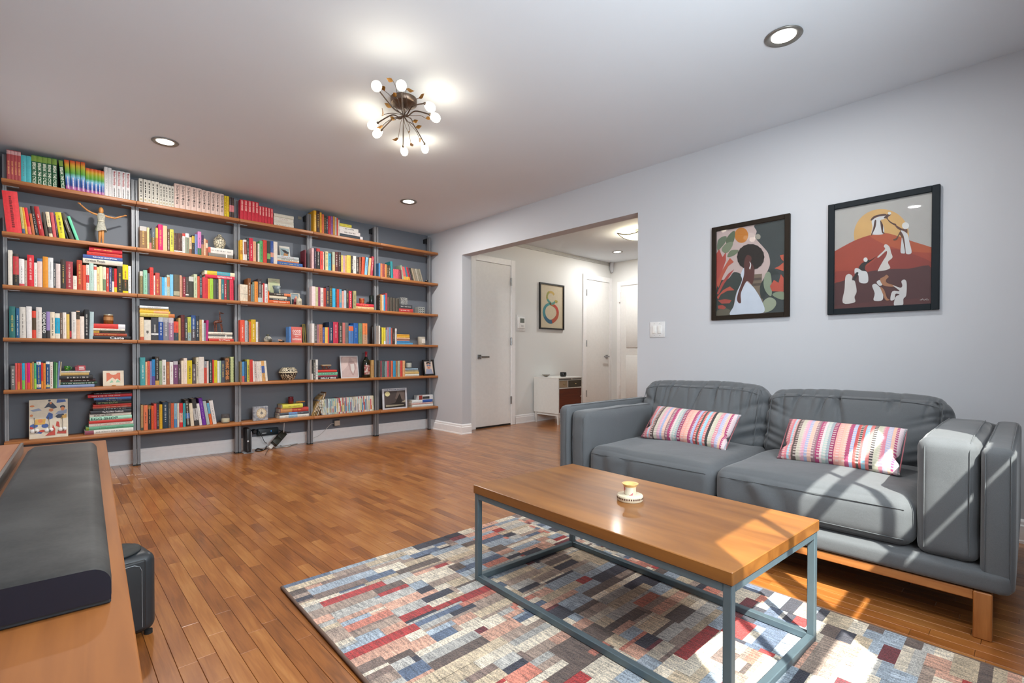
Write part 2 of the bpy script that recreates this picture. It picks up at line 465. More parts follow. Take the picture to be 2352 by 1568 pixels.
# ------------------------------------------------------------------ hall doors
def hall_door(name, x0, x1, zt, handle_side, cas=0.075):
    leaf = struct(MB().bbox(x0+0.003, x1-0.003, HY-0.012, HY+0.0, 0.022, zt-0.003, 0.002, 1), name, M_DOOR)
    c = MB()
    c.bbox(x0-cas, x0, HY-0.022, HY, 0, zt+cas, 0.003, 1).bbox(x1, x1+cas, HY-0.022, HY, 0, zt+cas, 0.003, 1).bbox(x0, x1, HY-0.022, HY, zt, zt+cas, 0.003, 1)
    struct(c, 'door_casing', M_TRIM, leaf)
    struct(MB().box(x0, x1, HY-0.004, HY, zt-0.004, zt).box(x0, x1, HY-0.006, HY, 0, 0.02), 'door_gap', plain('2a2420', 0.8), leaf)
    hx = x1 if handle_side < 0 else x0
    for z in (1.90, 1.11, 0.33):
        struct(MB().lathe([(0.009, z-0.05), (0.009, z+0.05)], (hx, HY-0.022, 0), 8).box(hx-0.012, hx+0.012, HY-0.0245, HY-0.012, z-0.05, z+0.05), 'hinge', M_STEEL, leaf)
    kx = x0+0.06 if handle_side < 0 else x1-0.07
    s = 1 if handle_side < 0 else -1
    struct(MB().bbox(kx-0.028, kx+0.028, HY-0.022, HY-0.012, 0.905-0.028, 0.905+0.028, 0.002, 1), 'handle_plate', plain('a0a0a2', 0.2, 1.0), leaf)
    struct(MB().tube([(kx, HY-0.02, 0.905), (kx, HY-0.06, 0.905)], 0.009, 8).bbox(kx-0.01*s, kx+0.125*s, HY-0.068, HY-0.054, 0.895, 0.915, 0.003, 1), 'handle', plain('a8a8aa', 0.15, 1.0), leaf)
hall_door('door_1', 0.365, 0.97, 2.112, -1)
hall_door('door_2', 2.575, 3.18, 2.108, 1, 0.08)
# panelled entry door in the end wall
dl = struct(MB().box(HX-0.02, HX, -1.60, -0.715, 0.012, 2.04), 'door_3', M_DOOR)
pn = MB()
for z0, z1 in ((0.16, 0.92), (1.05, 1.92)):
    pn.bbox(HX-0.030, HX-0.02, -1.50, -0.815, z0, z1, 0.008, 2)
struct(pn, 'panel', M_DOOR, dl)
struct(MB().bbox(HX-0.035, HX, -0.715, -0.645, 0, 2.11, 0.004, 1).bbox(HX-0.035, HX, -1.67, -1.60, 0, 2.11, 0.004, 1).bbox(HX-0.035, HX, -1.60, -0.715, 2.04, 2.11, 0.004, 1), 'door_casing', M_TRIM, dl)
for z in (1.86, 0.36):
    struct(MB().lathe([(0.012, z-0.08), (0.012, z+0.08)], (HX-0.045, -0.705, 0), 8), 'hinge', M_TRIM, dl)

# ------------------------------------------------------------------ ceiling lights
def downlight(x, y, label, power=19):
    t = thing('recessed_downlight', label, 'ceiling light', 'recessed downlights in the ceilings', (x, y, H))
    MB().lathe([(0.078, H-0.0005), (0.081, H-0.004), (0.076, H-0.009), (0.054, H-0.0035), (0.052, H-0.0005)], (x, y, 0), 32).build('trim_ring', plain('8a8781', 0.35, 0.7), t)
    MB().lathe([(0.0525, H-0.003), (0.0, H-0.0032)], (x, y, 0), 24).build('lens', emit('fff8ee', 9.0), t)
    l = bpy.data.lights.new('downlight_lamp', 'AREA'); l.shape = 'DISK'; l.size = 0.10; l.energy = power; l.color = (1, 0.97, 0.93)
    lo = bpy.data.objects.new('downlight_lamp', l); COL.objects.link(lo); lo.location = (x, y, H-0.012)
downlight(-2.899, -1.05, 'recessed downlight above the left end of the bookshelves')
downlight(-0.921, -1.053, 'recessed downlight above the right end of the bookshelves')
downlight(-0.972, -4.462, 'largest recessed downlight, in the ceiling above the sofa', 9)
downlight(-2.90, -4.45, 'recessed downlight above the media console', 12)
downlight(2.555, -1.10, 'small recessed downlight in the hall ceiling', 11)
# ------------------------------------------------------------------ wall shelving: five bays
SZ = [2.190, 1.812, 1.431, 1.052, 0.675, 0.298]        # tops of the shelves
SY = -0.235                                            # their front edges
PY0, PY1 = -0.141, -0.101                              # posts
BX = [-3.748, -2.977, -2.212, -1.535, -0.785, -0.004]  # ends of the bays
ROWN = ['top', 'second', 'third', 'fourth', 'fifth', 'bottom']
BAYN = ['leftmost', 'second', 'middle', 'fourth', 'rightmost']
M_SHELF = wood('walnut_shelf', '8a5229', 'b67843', 'X', 0.42, 70, 4, k=1.0)
M_POST = plain('86888b', 0.45, 0.15, var=0.03)
M_GROOVE = plain('3a3b3c', 0.6, 0.3)
bay_roots = []
for i in range(5):
    x0, x1 = BX[i]+0.0012, BX[i+1]-0.0012
    lab = 'grey steel post shelving unit with six walnut shelves, %s of five bays' % BAYN[i]
    t = thing('shelving_unit', lab, 'shelving', 'wall shelving bays', ((x0+x1)/2, -0.14, 0)); bay_roots.append(t)
    for r, z in enumerate(SZ):
        MB().bbox(x0, x1, SY, -0.012, z-0.027, z, 0.0025, 2).build('shelf', M_SHELF, t, ((x0+x1)/2, -0.12, z))
    px = [x0+0.0125, x1-0.0125]
    if i == 0: px[0] = at(15, 896, 'Y', PY0)[0]
    if i == 4: px[1] = -0.062
    for x in px:
        w = 0.0105
        p = MB().box(x-w, x-0.002, PY0, PY1, 0.012, 2.385).box(x+0.002, x+w, PY0, PY1, 0.012, 2.385).box(x-0.002, x+0.002, PY0+0.004, PY1, 0.012, 2.385)
        o = p.build('post', M_POST, t, (x, PY0, 0))
        MB().box(x-w-0.001, x+w+0.001, PY0-0.001, PY1+0.001, 0, 0.012).build('foot_pad', plain('1c1c1c', 0.6), o)
        MB().box(x-0.006, x+0.006, PY1, 0, 2.33, 2.38).prism([(x-0.006, PY1, 2.33), (x-0.006, PY1, 2.30), (x-0.006, -0.05, 2.33)], (0.012, 0, 0)).build('wall_bracket', plain('1d1d1f', 0.5), o)
        s = 1 if x == px[0] else -1
        for z in SZ:
            MB().box(x+s*0.011, x+s*0.075, PY0+0.002, PY0+0.030, z-0.0305, z-0.0275).build('shelf_bracket', plain('b5b5b3', 0.4, 0.6), o)

# ------------------------------------------------------------------ books, read off shelf by shelf
# a standing book: left right top colour [L shift of the top] [B from:to:colour] [T title:colour] [G] ; lying: "_ left right top bottom colour"
ZM = dict(a=(0, 330, .14666), b=(0, 540, .15944), c=(0, 780, .17857), d=(300, 390, .13395), e=(300, 590, .13395), f=(300, 790, .18492),
          g=(530, 440, .11481), h=(530, 610, .12114), i=(530, 790, .17227), j=(700, 470, .10842), k=(700, 630, .10842), l=(700, 790, .15306),
          m=(850, 520, .15302), n=(850, 730, .17857))
GREEN = 'B.78:.97:7a9a40 TBREAK_THE_CYCLE:e8ecd8:.02:.74'
MOD = 'TModern_Friendship:b03a3a:.45:.95 K.05:.36:5a5654:.25'
LOSS = "TI'm_Sorry_for_My_Loss:2a2422:.18:.93"
BOOKS = {
 (0, 0, 'a'): f"""106 165 95 a8484a B.86:.98:cfa0a0 K.2:.45:d08a60:.5 K.48:.64:d08a60:.5; 165 222 105 a8484a B.86:.98:cfa0a0 K.2:.45:d08a60:.5 K.48:.64:d08a60:.5; 222 275 115 a8484a B.86:.98:cfa0a0 K.2:.45:d08a60:.5 K.48:.64:d08a60:.5; 275 330 125 a8484a B.86:.98:cfa0a0 K.2:.45:d08a60:.5 K.48:.64:d08a60:.5
 331 412 180 4fb0b8; 413 492 195 4fb0b8
 495 580 175 1f5a38 {GREEN}; 581 660 190 1f5a38 {GREEN}; 661 740 205 1f5a38 {GREEN}; 741 812 215 1f5a38 {GREEN}; 822 895 230 1f5a38 {GREEN}; 955 1022 250 1f5a38 L-40 {GREEN}
 1035 1108 255 ff0000 L-30 R; 1112 1192 267 ff0000 L-18 R; 1196 1266 280 ff0000 L-12 R; 1270 1338 290 ff0000 L-6 R
 1345 1409 382 ff0000 R; 1411 1474 394 ff0000 R; 1476 1534 406 ff0000 R; 1536 1589 418 ff0000 R; 1591 1633 432 ff0000 R
 1636 1692 365 d9d7d6; 1696 1752 380 d9d7d6; 1757 1825 415 dedcdb {MOD}; 1829 1895 427 dedcdb {MOD}; 1898 1965 441 dedcdb {MOD}; 1969 2040 456 dedcdb {MOD}""",
 (1, 0, 'a'): """105 345 740 d5383d L-78 V; 352 396 990 b9ad6a L-50 B.02:.2:4a5a78; 402 438 997 d8a030 L-60; 444 500 1000 cc2233 L-75 B.02:.3:d8605a; 506 550 1092 b5653a L-50
 556 612 975 2a2424 L-90 W; 622 700 980 a8282a L-95 W; 716 760 1068 4a4238 L-65; 772 830 1065 d8c8a8 L-65 B.15:.4:4a3a38; 836 888 1075 c25656 L-55; 892 920 1118 6a2a5a L-50 B0:.4:2a2428
 930 1025 1072 d3c72c L-70 M; 1100 1160 1085 4a4438 L-150 W; 1196 1242 1135 68c8a0 L-148""",
 (2, 0, 'b'): """118 182 215 d5d0c4; 190 273 270 35312f B.35:.92:b83a40; 277 353 340 e0dedc B0:.09:c84a50; 354 392 362 a8988a W; 395 491 285 c82833 W; 493 535 395 ddd8d0; 538 613 335 e0bcb0 B.9:1:3a6090
 620 696 310 d18a2a; 697 770 325 d0d2d2; 772 805 400 4a4c50 W; 807 872 412 d0c0bb; 875 950 352 38322e W; 952 1052 380 963a40 W; 1054 1108 585 ddd5c5; 1110 1187 360 a8452f W; 1190 1240 430 ce5238
 1243 1285 425 d8cec4 B.3:.6:b83038; 1287 1350 390 a9c4bb; 1352 1394 432 d8d8d4 B.82:.95:c85040; 1396 1432 458 dcc890 M; 1434 1480 447 e0d4a4; 1483 1528 455 d2ccb4 B.05:.5:6a8060; 1531 1570 470 c2453b W
 1572 1612 465 444970 W; 1614 1644 475 d8d6d2 B.45:1:2a2826; 1646 1685 480 c42626 B0:.22:d0b828; 1688 1765 425 34312a W; 1768 1848 425 cfc21e B.08:.48:3a3828 M; 1850 1890 445 d9d9d7
 _ 1195 1765 332 420 c9c1b2 TCareless_People:3a3a40:.06:.55; _ 1195 1765 282 350 37508a TTHEY_CALLED_US_EXCEPTIONAL:e8e8ee:.24:.86; _ 1255 1762 240 313 c8382e; _ 1283 1760 190 270 b82230 W""",
 (3, 0, 'b'): """135 222 1025 2c6a68 W; 230 280 1050 23587f W; 284 375 1035 c9c5bd; 382 461 1025 d9d7d5; 463 520 1090 cf4634 B.3:.75:4a3a28; 523 605 1038 d3cdc7; 608 667 1108 2e3235 TDREAMLAND:e4e4e0:.2:.98
 670 722 1100 9481b4 B0:.3:3a383c; 725 791 1105 ddd0b8 M; 793 865 1125 ddd7c7 B.2:.82:1f9cc0; 867 904 1115 6a5a50 W; 906 957 1112 dfd5cc; 959 1003 1135 d2b25a; 1005 1031 1110 302c30 B.05:.3:b83a40
 1033 1100 1103 d6d2cc; 1102 1150 1090 dcb292 B.7:.97:2c2a22; 1152 1215 1170 e0d4c8; 1217 1283 1070 25272a W; 1285 1345 1102 a8bcc0 L8
 _ 1335 1880 1452 1500 26262a TCaste:f0f0f0:.45:.82; _ 1335 1830 1412 1452 9c4028 W; _ 1335 1810 1374 1412 332f28 B0:.2:c8a040; _ 1340 1800 1345 1374 d6cfc0; _ 1340 1805 1278 1345 c83832 B.78:1:d8d8dc""",
 (4, 0, 'c'): """140 195 335 6c6c6a W; 197 222 300 d05858; 225 257 300 d14a36 B0:.3:d88838; 259 284 300 b2384a; 286 320 300 26a3c4 B0:.35:7ac050; 322 350 300 ca5358; 352 388 295 d01874 B0:.25:d85a30
 390 413 300 dc8628; 415 439 285 a2855a; 441 469 300 48ab76 B0:.4:98c840; 471 529 265 1c4c88 B.85:.95:d8dce0 B.05:.16:d8c8c0 W; 531 557 295 d2382a B0:.3:d88830; 559 589 300 da8636
 591 640 270 1e4874 B.88:.97:d8dcd8 B.05:.14:c8c070 W; 642 683 285 d8d2c8 M; 686 712 285 2f6a3a L6; 714 732 295 74b272 L8; 734 756 275 7484b2 L18; 758 772 285 c4b494 L22
 _ 752 1215 582 622 8494b8; _ 755 1250 548 584 2c4a3a W; _ 760 1230 516 550 3a2022 W; _ 765 1195 462 516 2a2a2c W; _ 765 1145 425 462 b89a5c; _ 770 1160 402 425 b4b4b0""",
 (5, 0, 'c'): """_ 1090 1715 1170 1228 d6d6ce B0:.18:8a4a5a; _ 1105 1720 1125 1172 62a282 B0:.06:7a8a30; _ 1145 1715 1082 1128 ddd1c6; _ 1145 1700 1046 1084 c23c36; _ 1155 1695 998 1048 a2d4bc TEGG_SHOP:24443a:.03:.66; _ 1155 1690 956 998 d8d0c4 TLOVE_real_FOOD:30302c:.1:.52
 _ 1165 1690 910 957 36383c TThe_First_Mess_Cookbook:e0e0de:.28:.8; _ 1200 1690 882 912 26262a W; _ 1195 1690 858 884 c85a48 W; _ 1200 1690 832 860 b83a30; _ 1240 1690 795 834 2c322c TMY_TWO_SOUTHS:8a9a6a:.05:.6; _ 1240 1690 772 797 24304a W; _ 1210 1690 740 774 5078b0 W; _ 1132 1700 700 742 b83038 W; _ 1210 1690 674 702 2c242a W""",
 (0, 1, 'd'): "; ".join(f"{a} {b} {t} cfcbbf D" for a, b, t in ((145, 212, 150), (222, 286, 165), (288, 351, 180), (355, 418, 195), (421, 490, 208), (495, 546, 235), (548, 596, 247), (598, 646, 258), (648, 697, 270), (700, 746, 282)))+"; "
   + "; ".join(f"{a} {b} {t} d6bcb0 {LOSS}" for a, b, t in ((752, 846, 238), (851, 941, 258), (946, 1035, 277), (1039, 1130, 300), (1134, 1220, 322), (1223, 1296, 350), (1299, 1373, 366), (1379, 1450, 383), (1453, 1526, 400), (1529, 1600, 415)))
   + "; 1608 1646 445 d2b81e M; 1650 1690 452 d2b81e M; 1695 1735 470 3a2c2c B.3:.62:d07a80; 1738 1775 480 3a2c2c B.3:.62:d07a80",
 (1, 1, 'd'): """157 278 970 80603f B.8:1:b0aca8 W; 283 322 990 ddc58c; 327 357 1035 32333a B.02:.35:d06a70; 359 427 990 585f66 B.02:.55:6a5a30; 431 472 993 d6a648 B.02:.55:d0703a; 476 552 937 c41a60 W; 555 628 960 cdac84
 633 672 1010 5f4334 W; 674 740 1020 bdb84c M; 745 778 1080 5a4038 B.04:.1:d8d4d0; 780 815 1085 4a302c B.04:.1:d8d4d0; 818 848 1085 5a3830 B.04:.1:d8d4d0; 850 886 1090 4a3028 B.04:.1:d8d4d0; 888 938 1090 cdc9c4 B.86:1:b84038
 940 1005 1090 7c8470 B.8:1:c8c8c4; 1007 1048 1155 d4b492 B0:.3:8a5a40; 1052 1098 1120 36322e B.6:.95:b89a30; 1102 1150 1105 667ca6; 1152 1213 1060 c27aac B0:.3:2c6a40; 1215 1253 1120 3a2848 B0:.55:a06a4a; 1255 1290 1180 cca484; 1292 1325 1200 94563f B.5:.8:c8b8a0
 _ 1335 1755 1442 1510 7a766e B.7:.75:e4e2de; _ 1330 1760 1345 1442 d4d0c8 B0:.1:c05a4a""",
 (2, 1, 'e'): """157 212 245 77714f B.8:1:c0bcb0; 219 288 225 88bca0; 291 328 280 69646a; 330 394 180 c43c36 M; 397 421 318 d4d0c4; 423 500 272 b04640 W; 504 535 340 948470; 537 580 348 46a2d4; 582 623 350 94c4da; 625 672 308 a6b4a6 B.45:.9:c08a5a; 676 732 300 74b4d6
 738 842 303 575040 B.05:.25:a09a80; 844 880 315 c4947c; 882 896 345 7a4a38; 898 942 340 842a36 W; 944 998 345 47413d B.1:.16:d8d4cc; 1000 1083 338 393932 B.78:1:b8b8b0; 1086 1144 295 b4bc9c; 1147 1185 330 c2543e; 1187 1228 305 383e46 W
 1232 1325 355 ba3238; 1328 1359 372 d49628; 1362 1417 370 94bc3e; 1420 1468 382 494947; 1471 1507 382 363638; 1510 1554 372 d4b48c; 1557 1604 375 2a6d75 W; 1607 1649 378 9c2c3c W; 1652 1695 380 2a4e38 M; 1699 1765 390 c42e46
 _ 1280 1782 318 374 c42a44 THAPPINESS_FALLS:f0d0d0:.4:.9; _ 1270 1785 252 318 d8d0b0 B.08:.4:c8b030 B.4:.85:4a9aa8""",
 (3, 1, 'e'): """163 226 1030 dcc49c B0:.14:b85a40; 231 349 1078 cac5b9 O; 354 478 1038 3a3c40 B.24:.3:e0e0de W; 480 560 1035 24478a B.8:1:a8acb0 W; 562 654 1038 787880 B.8:1:9a9a9e W; 656 738 1045 926e8a B.78:1:b4aab0 W; 741 821 1105 cc4a36 B0:.42:30424a
 823 860 1045 b4945a; 862 928 995 562826 M; 930 978 1048 3a3c40 W; 980 1038 1028 b0b44c B0:.35:8aa0a0; 1040 1118 1000 2c4a7c B0:.45:4a4448 W; 1120 1178 1005 2e363e W; 1180 1223 1075 b4905c; 1225 1254 1075 d4d4d0; 1256 1288 1130 868c94; 1290 1328 1085 ac2a6e L10
 _ 1340 1765 1402 1448 b83a30 TSea_of_Poppies:ecd8d0:.4:.85; _ 1330 1745 1364 1402 d8d0c0; _ 1330 1745 1330 1364 7c7c78 B.7:.76:e4e4e0; _ 1330 1745 1288 1330 d4ccbc
 = 160 755 965 1030 bcac56 B.82:1:c0703a; = 155 680 922 966 d2ae30 B.45:.95:d8a070; = 160 660 884 923 d4a43c; = 155 650 844 885 ccd4d4""",
 (4, 1, 'f'): """120 183 165 469498 W; 185 208 220 d4ac84; 210 240 210 cc5846; 242 263 210 8684ac; 265 304 190 2a7cb4 B0:.35:5a4a8a; 306 355 155 38322e B0:.15:c09a50 W; 358 391 205 94a484; 393 441 195 d4d2cc M; 444 485 220 a06444 W; 487 530 222 d8d6d2
 533 588 212 72466a B.85:1:b0aab0 W; 591 628 250 55464a W; 630 660 205 dcccb4; 662 702 175 dccbbc; 704 765 203 c4b020 M; 768 815 250 5c5454 W; 817 846 165 ccc4ac M; 848 912 158 cec6bc; 914 946 210 c44636 B.7:1:8a9094; 948 970 210 d4c4bc; 972 1016 195 203030 W; 1018 1035 195 c42e36
 1037 1076 200 c4b426; 1078 1106 208 d0d4d0; 1108 1123 205 9cbc9c; 1125 1170 205 464e5a W; 1172 1230 165 4a3a2e TETHNIC_DISHES:d88a48:.12:.95; 1236 1284 158 b4bc84 S""",
 (5, 1, 'f'): """130 158 755 a4845a B0:.1:3a4a40; 162 214 760 d4744e M; 216 256 762 85642f B0:.85:2e2c2a; 258 288 765 d45626; 290 322 740 c44842; 324 357 740 383038 W; 359 395 750 cca01e; 399 466 720 223646 W; 470 499 735 585650; 501 538 735 bc5636; 541 577 735 86acbe B0:.35:4a80b0; 580 605 735 ccc4b4
 609 648 735 c42e2e B.2:.6:d8a898; 652 685 735 38969c; 694 740 690 38302a L-22 W B.3:.5:3a6ab0; 748 790 735 d4c8b0 L-25; 798 850 680 363434 L-42 B.2:.65:b0aeac M; 856 890 738 d4d2ce L-40; 896 940 670 662c94 L-55; 946 985 708 a4b0ac L-52; 990 1019 730 d8642e L-48 B.5:1:58a0c0; 1024 1070 700 d4d0cc L-52""",
 (0, 2, 'g'): "; ".join(f"{a} {b} {t} bf2638 K.46:.72:e8a8a0:.55 K.75:.96:e8a8a0:.55" for a, b, t in ((190, 265, 160), (269, 342, 172), (346, 417, 185), (421, 488, 200), (491, 560, 213), (564, 620, 290), (624, 679, 300), (684, 737, 313), (742, 795, 327), (799, 848, 340)))
   + "; _ 862 1258 640 700 cfcabd; _ 862 1258 580 640 c8c3b4; _ 862 1258 520 580 cfcabd; _ 862 1258 462 520 c8c3b4",
 (1, 2, 'g'): """192 240 965 d4a426 B.3:.5:b87820; 243 268 965 d4d0c8; 270 325 960 d2ccc4 L-12 B.3:.9:8a5040; 331 370 925 383836 L-10 W; 372 448 930 bc223a W; 450 505 995 d4a07c; 512 541 1040 56463c; 543 577 1038 d4d0c4; 580 640 985 54a464 M; 648 722 970 bc362e; 728 795 990 2a322e B.2:.45:6a9a58; 798 855 992 2a488a B.3:.5:c8846a; 858 935 1003 cec4b8
 _ 930 1435 1398 1470 2a5a9a W; _ 930 1360 1385 1412 c07040; _ 930 1370 1345 1388 c4c4b8 M; _ 930 1360 1292 1345 b4bcbc M; 1482 1508 1165 6a2430""",
 (2, 2, 'h'): """182 215 352 d4c9b4 B.42:.44:8a8478; 217 249 356 d4c9b4 B.42:.44:8a8478; 251 284 360 d4c9b4 B.42:.44:8a8478; 286 322 364 d4c9b4 B.42:.44:8a8478; 326 382 240 76461f W; 385 413 355 68787e; 415 449 310 687866; 451 517 300 d48434; 519 588 250 383236 B0:.2:a8c0c4 W; 591 608 360 c4c4b4; 610 642 330 b43836; 644 699 345 d0d2ce M; 702 730 485 d45e28
 _ 728 1120 652 708 c85a2c W; _ 735 1130 618 652 34383a W; _ 732 1070 568 618 d4c8b0; _ 735 1135 522 568 3a302a B.68:1:c86a3a W""",
 (3, 2, 'h'): "182 265 1030 d4503a W; 269 323 1040 a4acb0; 325 346 1060 5a5048; 348 386 1060 d4672e; 389 474 1020 c49e1e W; 478 519 1065 d0ccc8; 521 545 1085 58443a; 1115 1142 1155 5a8ac8 Q",
 (4, 2, 'i'): """128 149 232 867654; 151 183 235 4684b4 B0:.3:c05a58; 185 214 230 2e4e68; 217 251 205 bcb44e M; 254 298 208 bc382e; 301 321 222 dcd9d4 L-15; 323 355 228 c4b4ac L-15 M; 357 385 230 d8d0c8 L-15; 387 420 230 d8d0c4 L-16; 424 463 222 cc9c5e L-22 B.4:.75:3a5a98; 466 495 222 d8d0c0 L-25""",
 (5, 2, 'i'): "_ 650 1040 948 988 d0d0c8 B.3:.6:90b4c8; _ 655 1040 912 948 4a5058 B.3:.6:5a8ac0; _ 668 1040 855 912 b44038 B0:.4:c08a58 W; _ 690 960 800 855 d0c850",
 (0, 3, 'j'): """190 245 125 d4a01e W; 248 316 130 3a2420 W; 318 360 165 cc9626 M; 363 410 205 c4623a; 412 449 230 2a2e26 W; 451 495 235 382a36 W; 498 547 240 b42a36; 550 598 250 86568a M; 600 636 250 b4802a; 638 674 265 a4a094; 676 708 280 b44238; 710 735 320 c4bcac
 _ 740 1225 625 700 d2ced0 B0:.88:2a323c; _ 740 1175 545 625 cfc8c4 M; _ 738 1140 470 545 d6d2cc M; _ 740 990 410 470 ccc046""",
 (1, 3, 'j'): """152 194 920 dcb4b4; 197 244 920 382a3e W; 247 324 930 2a2624 B.86:1:b02c2c W; 327 388 985 d4463e M; 391 411 1000 dcc4b4; 413 436 1005 382e26; 438 496 990 d4c894 M; 499 555 1030 389cbe M; 557 580 1095 2a2c30; 583 640 1000 a4aa94 B0:.35:c8b078; 643 706 1000 562622 W; 709 768 1005 382220 W
 771 812 1068 c4b45c; 814 850 1075 b894a0; 852 888 1078 c49a60; 891 975 1072 c9b448; 986 1023 1090 383232 W; 1026 1090 1088 d0cac0 M; 1094 1142 1108 382e2a W; 1146 1192 1112 764636 L6; 1200 1260 1108 cc4a26 L14; 1265 1320 1115 74acce L30 M; 1335 1383 1130 cca474 L32; 1390 1438 1100 a42e3e L34 W""",
 (2, 3, 'k'): """150 228 255 d9c4c4; 231 282 268 bcb88c; 285 331 265 863256; 333 395 285 d4ccc4 M; 397 449 290 a43a2e; 452 518 262 383642 W; 520 584 245 383226 W; 586 648 298 36a4ce; 650 675 315 3e3636 W; 677 730 312 b43e2e; 732 785 312 568ca4 W; 787 828 352 cc8c7c; 830 880 340 a4b0b4; 882 930 318 383432 W; 932 997 350 bc1e3a W; 999 1026 360 36362a M; 1028 1090 350 a49c6c M
 _ 1085 1465 680 738 c49c68 W; _ 1095 1465 622 682 c02a3c W""",
 (3, 3, 'k'): """148 204 1040 d4d0cc; 206 262 1055 565250 W; 264 300 1060 a4747c M; 302 376 1060 b4744c M; 379 424 1120 384e8e; 427 488 1120 d4ac54; 490 515 1120 c44646; 517 600 1008 2a364e W; 603 712 1008 b42e46 W; 722 798 1022 3a3a32 W; 801 857 1022 b46862; 860 925 1022 686866 M; 930 1028 1080 4876ae B.7:.95:d8683c; 1035 1128 1030 225698; 1138 1218 1035 688666; 1226 1326 1035 d47846 B0:.45:b08a70""",
 (4, 3, 'l'): "105 123 235 d4d0cc B.3:1:1e1e1e; 125 161 235 484642 W; 163 198 232 d0cecA M; 1000 1039 240 b08c54; _ 200 495 488 520 26262a TGIRLS_&_VERSE:f0f0f0:.12:.9; _ 200 490 466 490 8a2c40; _ 200 495 420 466 7ac0a0 M; _ 200 480 388 420 c43a30",
 (1, 4, 'm'): """130 154 550 467cac; 156 181 555 cc7c4c; 183 204 560 a44e46 M; 206 224 562 8c463e; 226 250 568 cc8446; 255 279 580 383228 W; 281 303 585 484236 W; 316 348 525 2a868c L-12; 350 369 640 cc5664; 371 389 641 cc5664; 391 408 642 cc5664; 410 427 643 cc5664; 429 450 645 862e3e; 452 474 650 6c2e3e
 485 506 580 94a48c L-30; 508 530 600 cc6464 L-38 B0:.25:d0a040; 532 552 603 c45c5c L-38 B0:.25:d0a040; 554 578 605 2a7484 L-40 B0:.25:d0a040; 580 605 610 b42e3e L-44 B0:.25:c89030; 610 632 620 563844 L-46; 636 656 622 38362e L-46; 660 684 625 a4947c L-48; 688 714 630 867c6c L-48; 718 744 634 a49c8c L-48; 750 778 638 86806f L-50; 782 800 640 948c7c L-52""",
 (2, 4, 'm'): "138 154 1030 382e26 W; 156 181 1022 c49454; 183 204 1025 d0c4ac; 206 228 1025 368cbe; 231 258 1000 a43e46; "
   + "; ".join(f"{262+i*22} {282+i*22} {1060+i*3} {'3c3830' if i%2 else '5c564c'} M" for i in range(8)) + "; _ 432 645 1230 1280 b03c3c W; _ 436 635 1172 1230 3e4044 W",
 (3, 4, 'n'): "112 130 100 ccc8c0; 132 148 130 383430; 150 177 122 d4c434; 179 200 125 ccbc3c B0:.2:d8d8d8; 202 220 150 8c94a4; 222 244 120 a48c9c; 246 267 118 6694b4; 269 285 130 b45646; 287 319 130 382a26 W; 321 344 135 ccc8c4 M; _ 338 548 310 332 4c94c0; _ 340 510 290 310 3c78a8; _ 340 510 270 290 c08878; _ 340 510 250 270 d0a888; _ 340 510 230 250 d0a43c; _ 340 510 210 230 d49c34",
 (4, 4, 'n'): "115 132 545 565654 M; 135 152 550 944c56 M; 154 172 555 4c6260; 174 194 558 465c5c; 196 217 555 8a9494; 219 244 550 c44e5c; 246 267 555 645656 M; 269 294 550 cc6444; 297 329 548 368cb4; 331 353 552 a4744c; 356 386 550 a4a894; 389 417 548 c4463e; 420 452 548 d4a474; _ 448 630 716 745 ccccc0; _ 450 632 692 716 c8a868; _ 450 625 670 692 c4b894; _ 450 615 648 670 8ca4b4",
 (5, 4, 'n'): "_ 540 808 1118 1152 d0d4d0; _ 535 808 1092 1118 c4a49c; _ 545 805 1052 1092 d8dcdc B.5:1:3a5aa0",
}
def cname(h):
    import colorsys
    r, g, b = [int(h[i:i+2], 16)/255 for i in (0, 2, 4)]
    hh, l, s = colorsys.rgb_to_hls(r, g, b); hh *= 360
    if s < 0.14 or l < 0.13: return 'black' if l < 0.24 else 'dark grey' if l < 0.4 else 'grey' if l < 0.62 else 'off-white'
    if l > 0.72 and s < 0.45: return 'cream' if 20 < hh < 75 else 'pale pink' if hh < 20 or hh > 320 else 'pale green' if hh < 170 else 'pale blue'
    if hh < 12 or hh > 345: return 'dark red' if l < 0.32 else 'red'
    if hh < 45: return 'dark brown' if l < 0.28 else ('brown' if s < 0.42 and l < 0.5 else 'tan' if s < 0.5 else 'orange')
    if hh < 70: return 'yellow' if s > 0.5 else 'olive'
    if hh < 165: return 'dark green' if l < 0.3 else 'green'
    if hh < 200: return 'teal'
    if hh < 255: return 'navy blue' if l < 0.3 else 'blue'
    return 'purple' if hh < 300 else 'magenta'
ORD = ['first', 'second', 'third', 'fourth', 'fifth', 'sixth', 'seventh', 'eighth', 'ninth', 'tenth', 'eleventh', 'twelfth', 'thirteenth', 'fourteenth', 'fifteenth', 'sixteenth', 'seventeenth', 'eighteenth', 'nineteenth', 'twentieth']
def ordn(n): return ORD[n] if n < 20 else ('twenty-'+ORD[n-20] if n < 29 else 'thirtieth' if n == 29 else 'thirty-'+ORD[n-30])
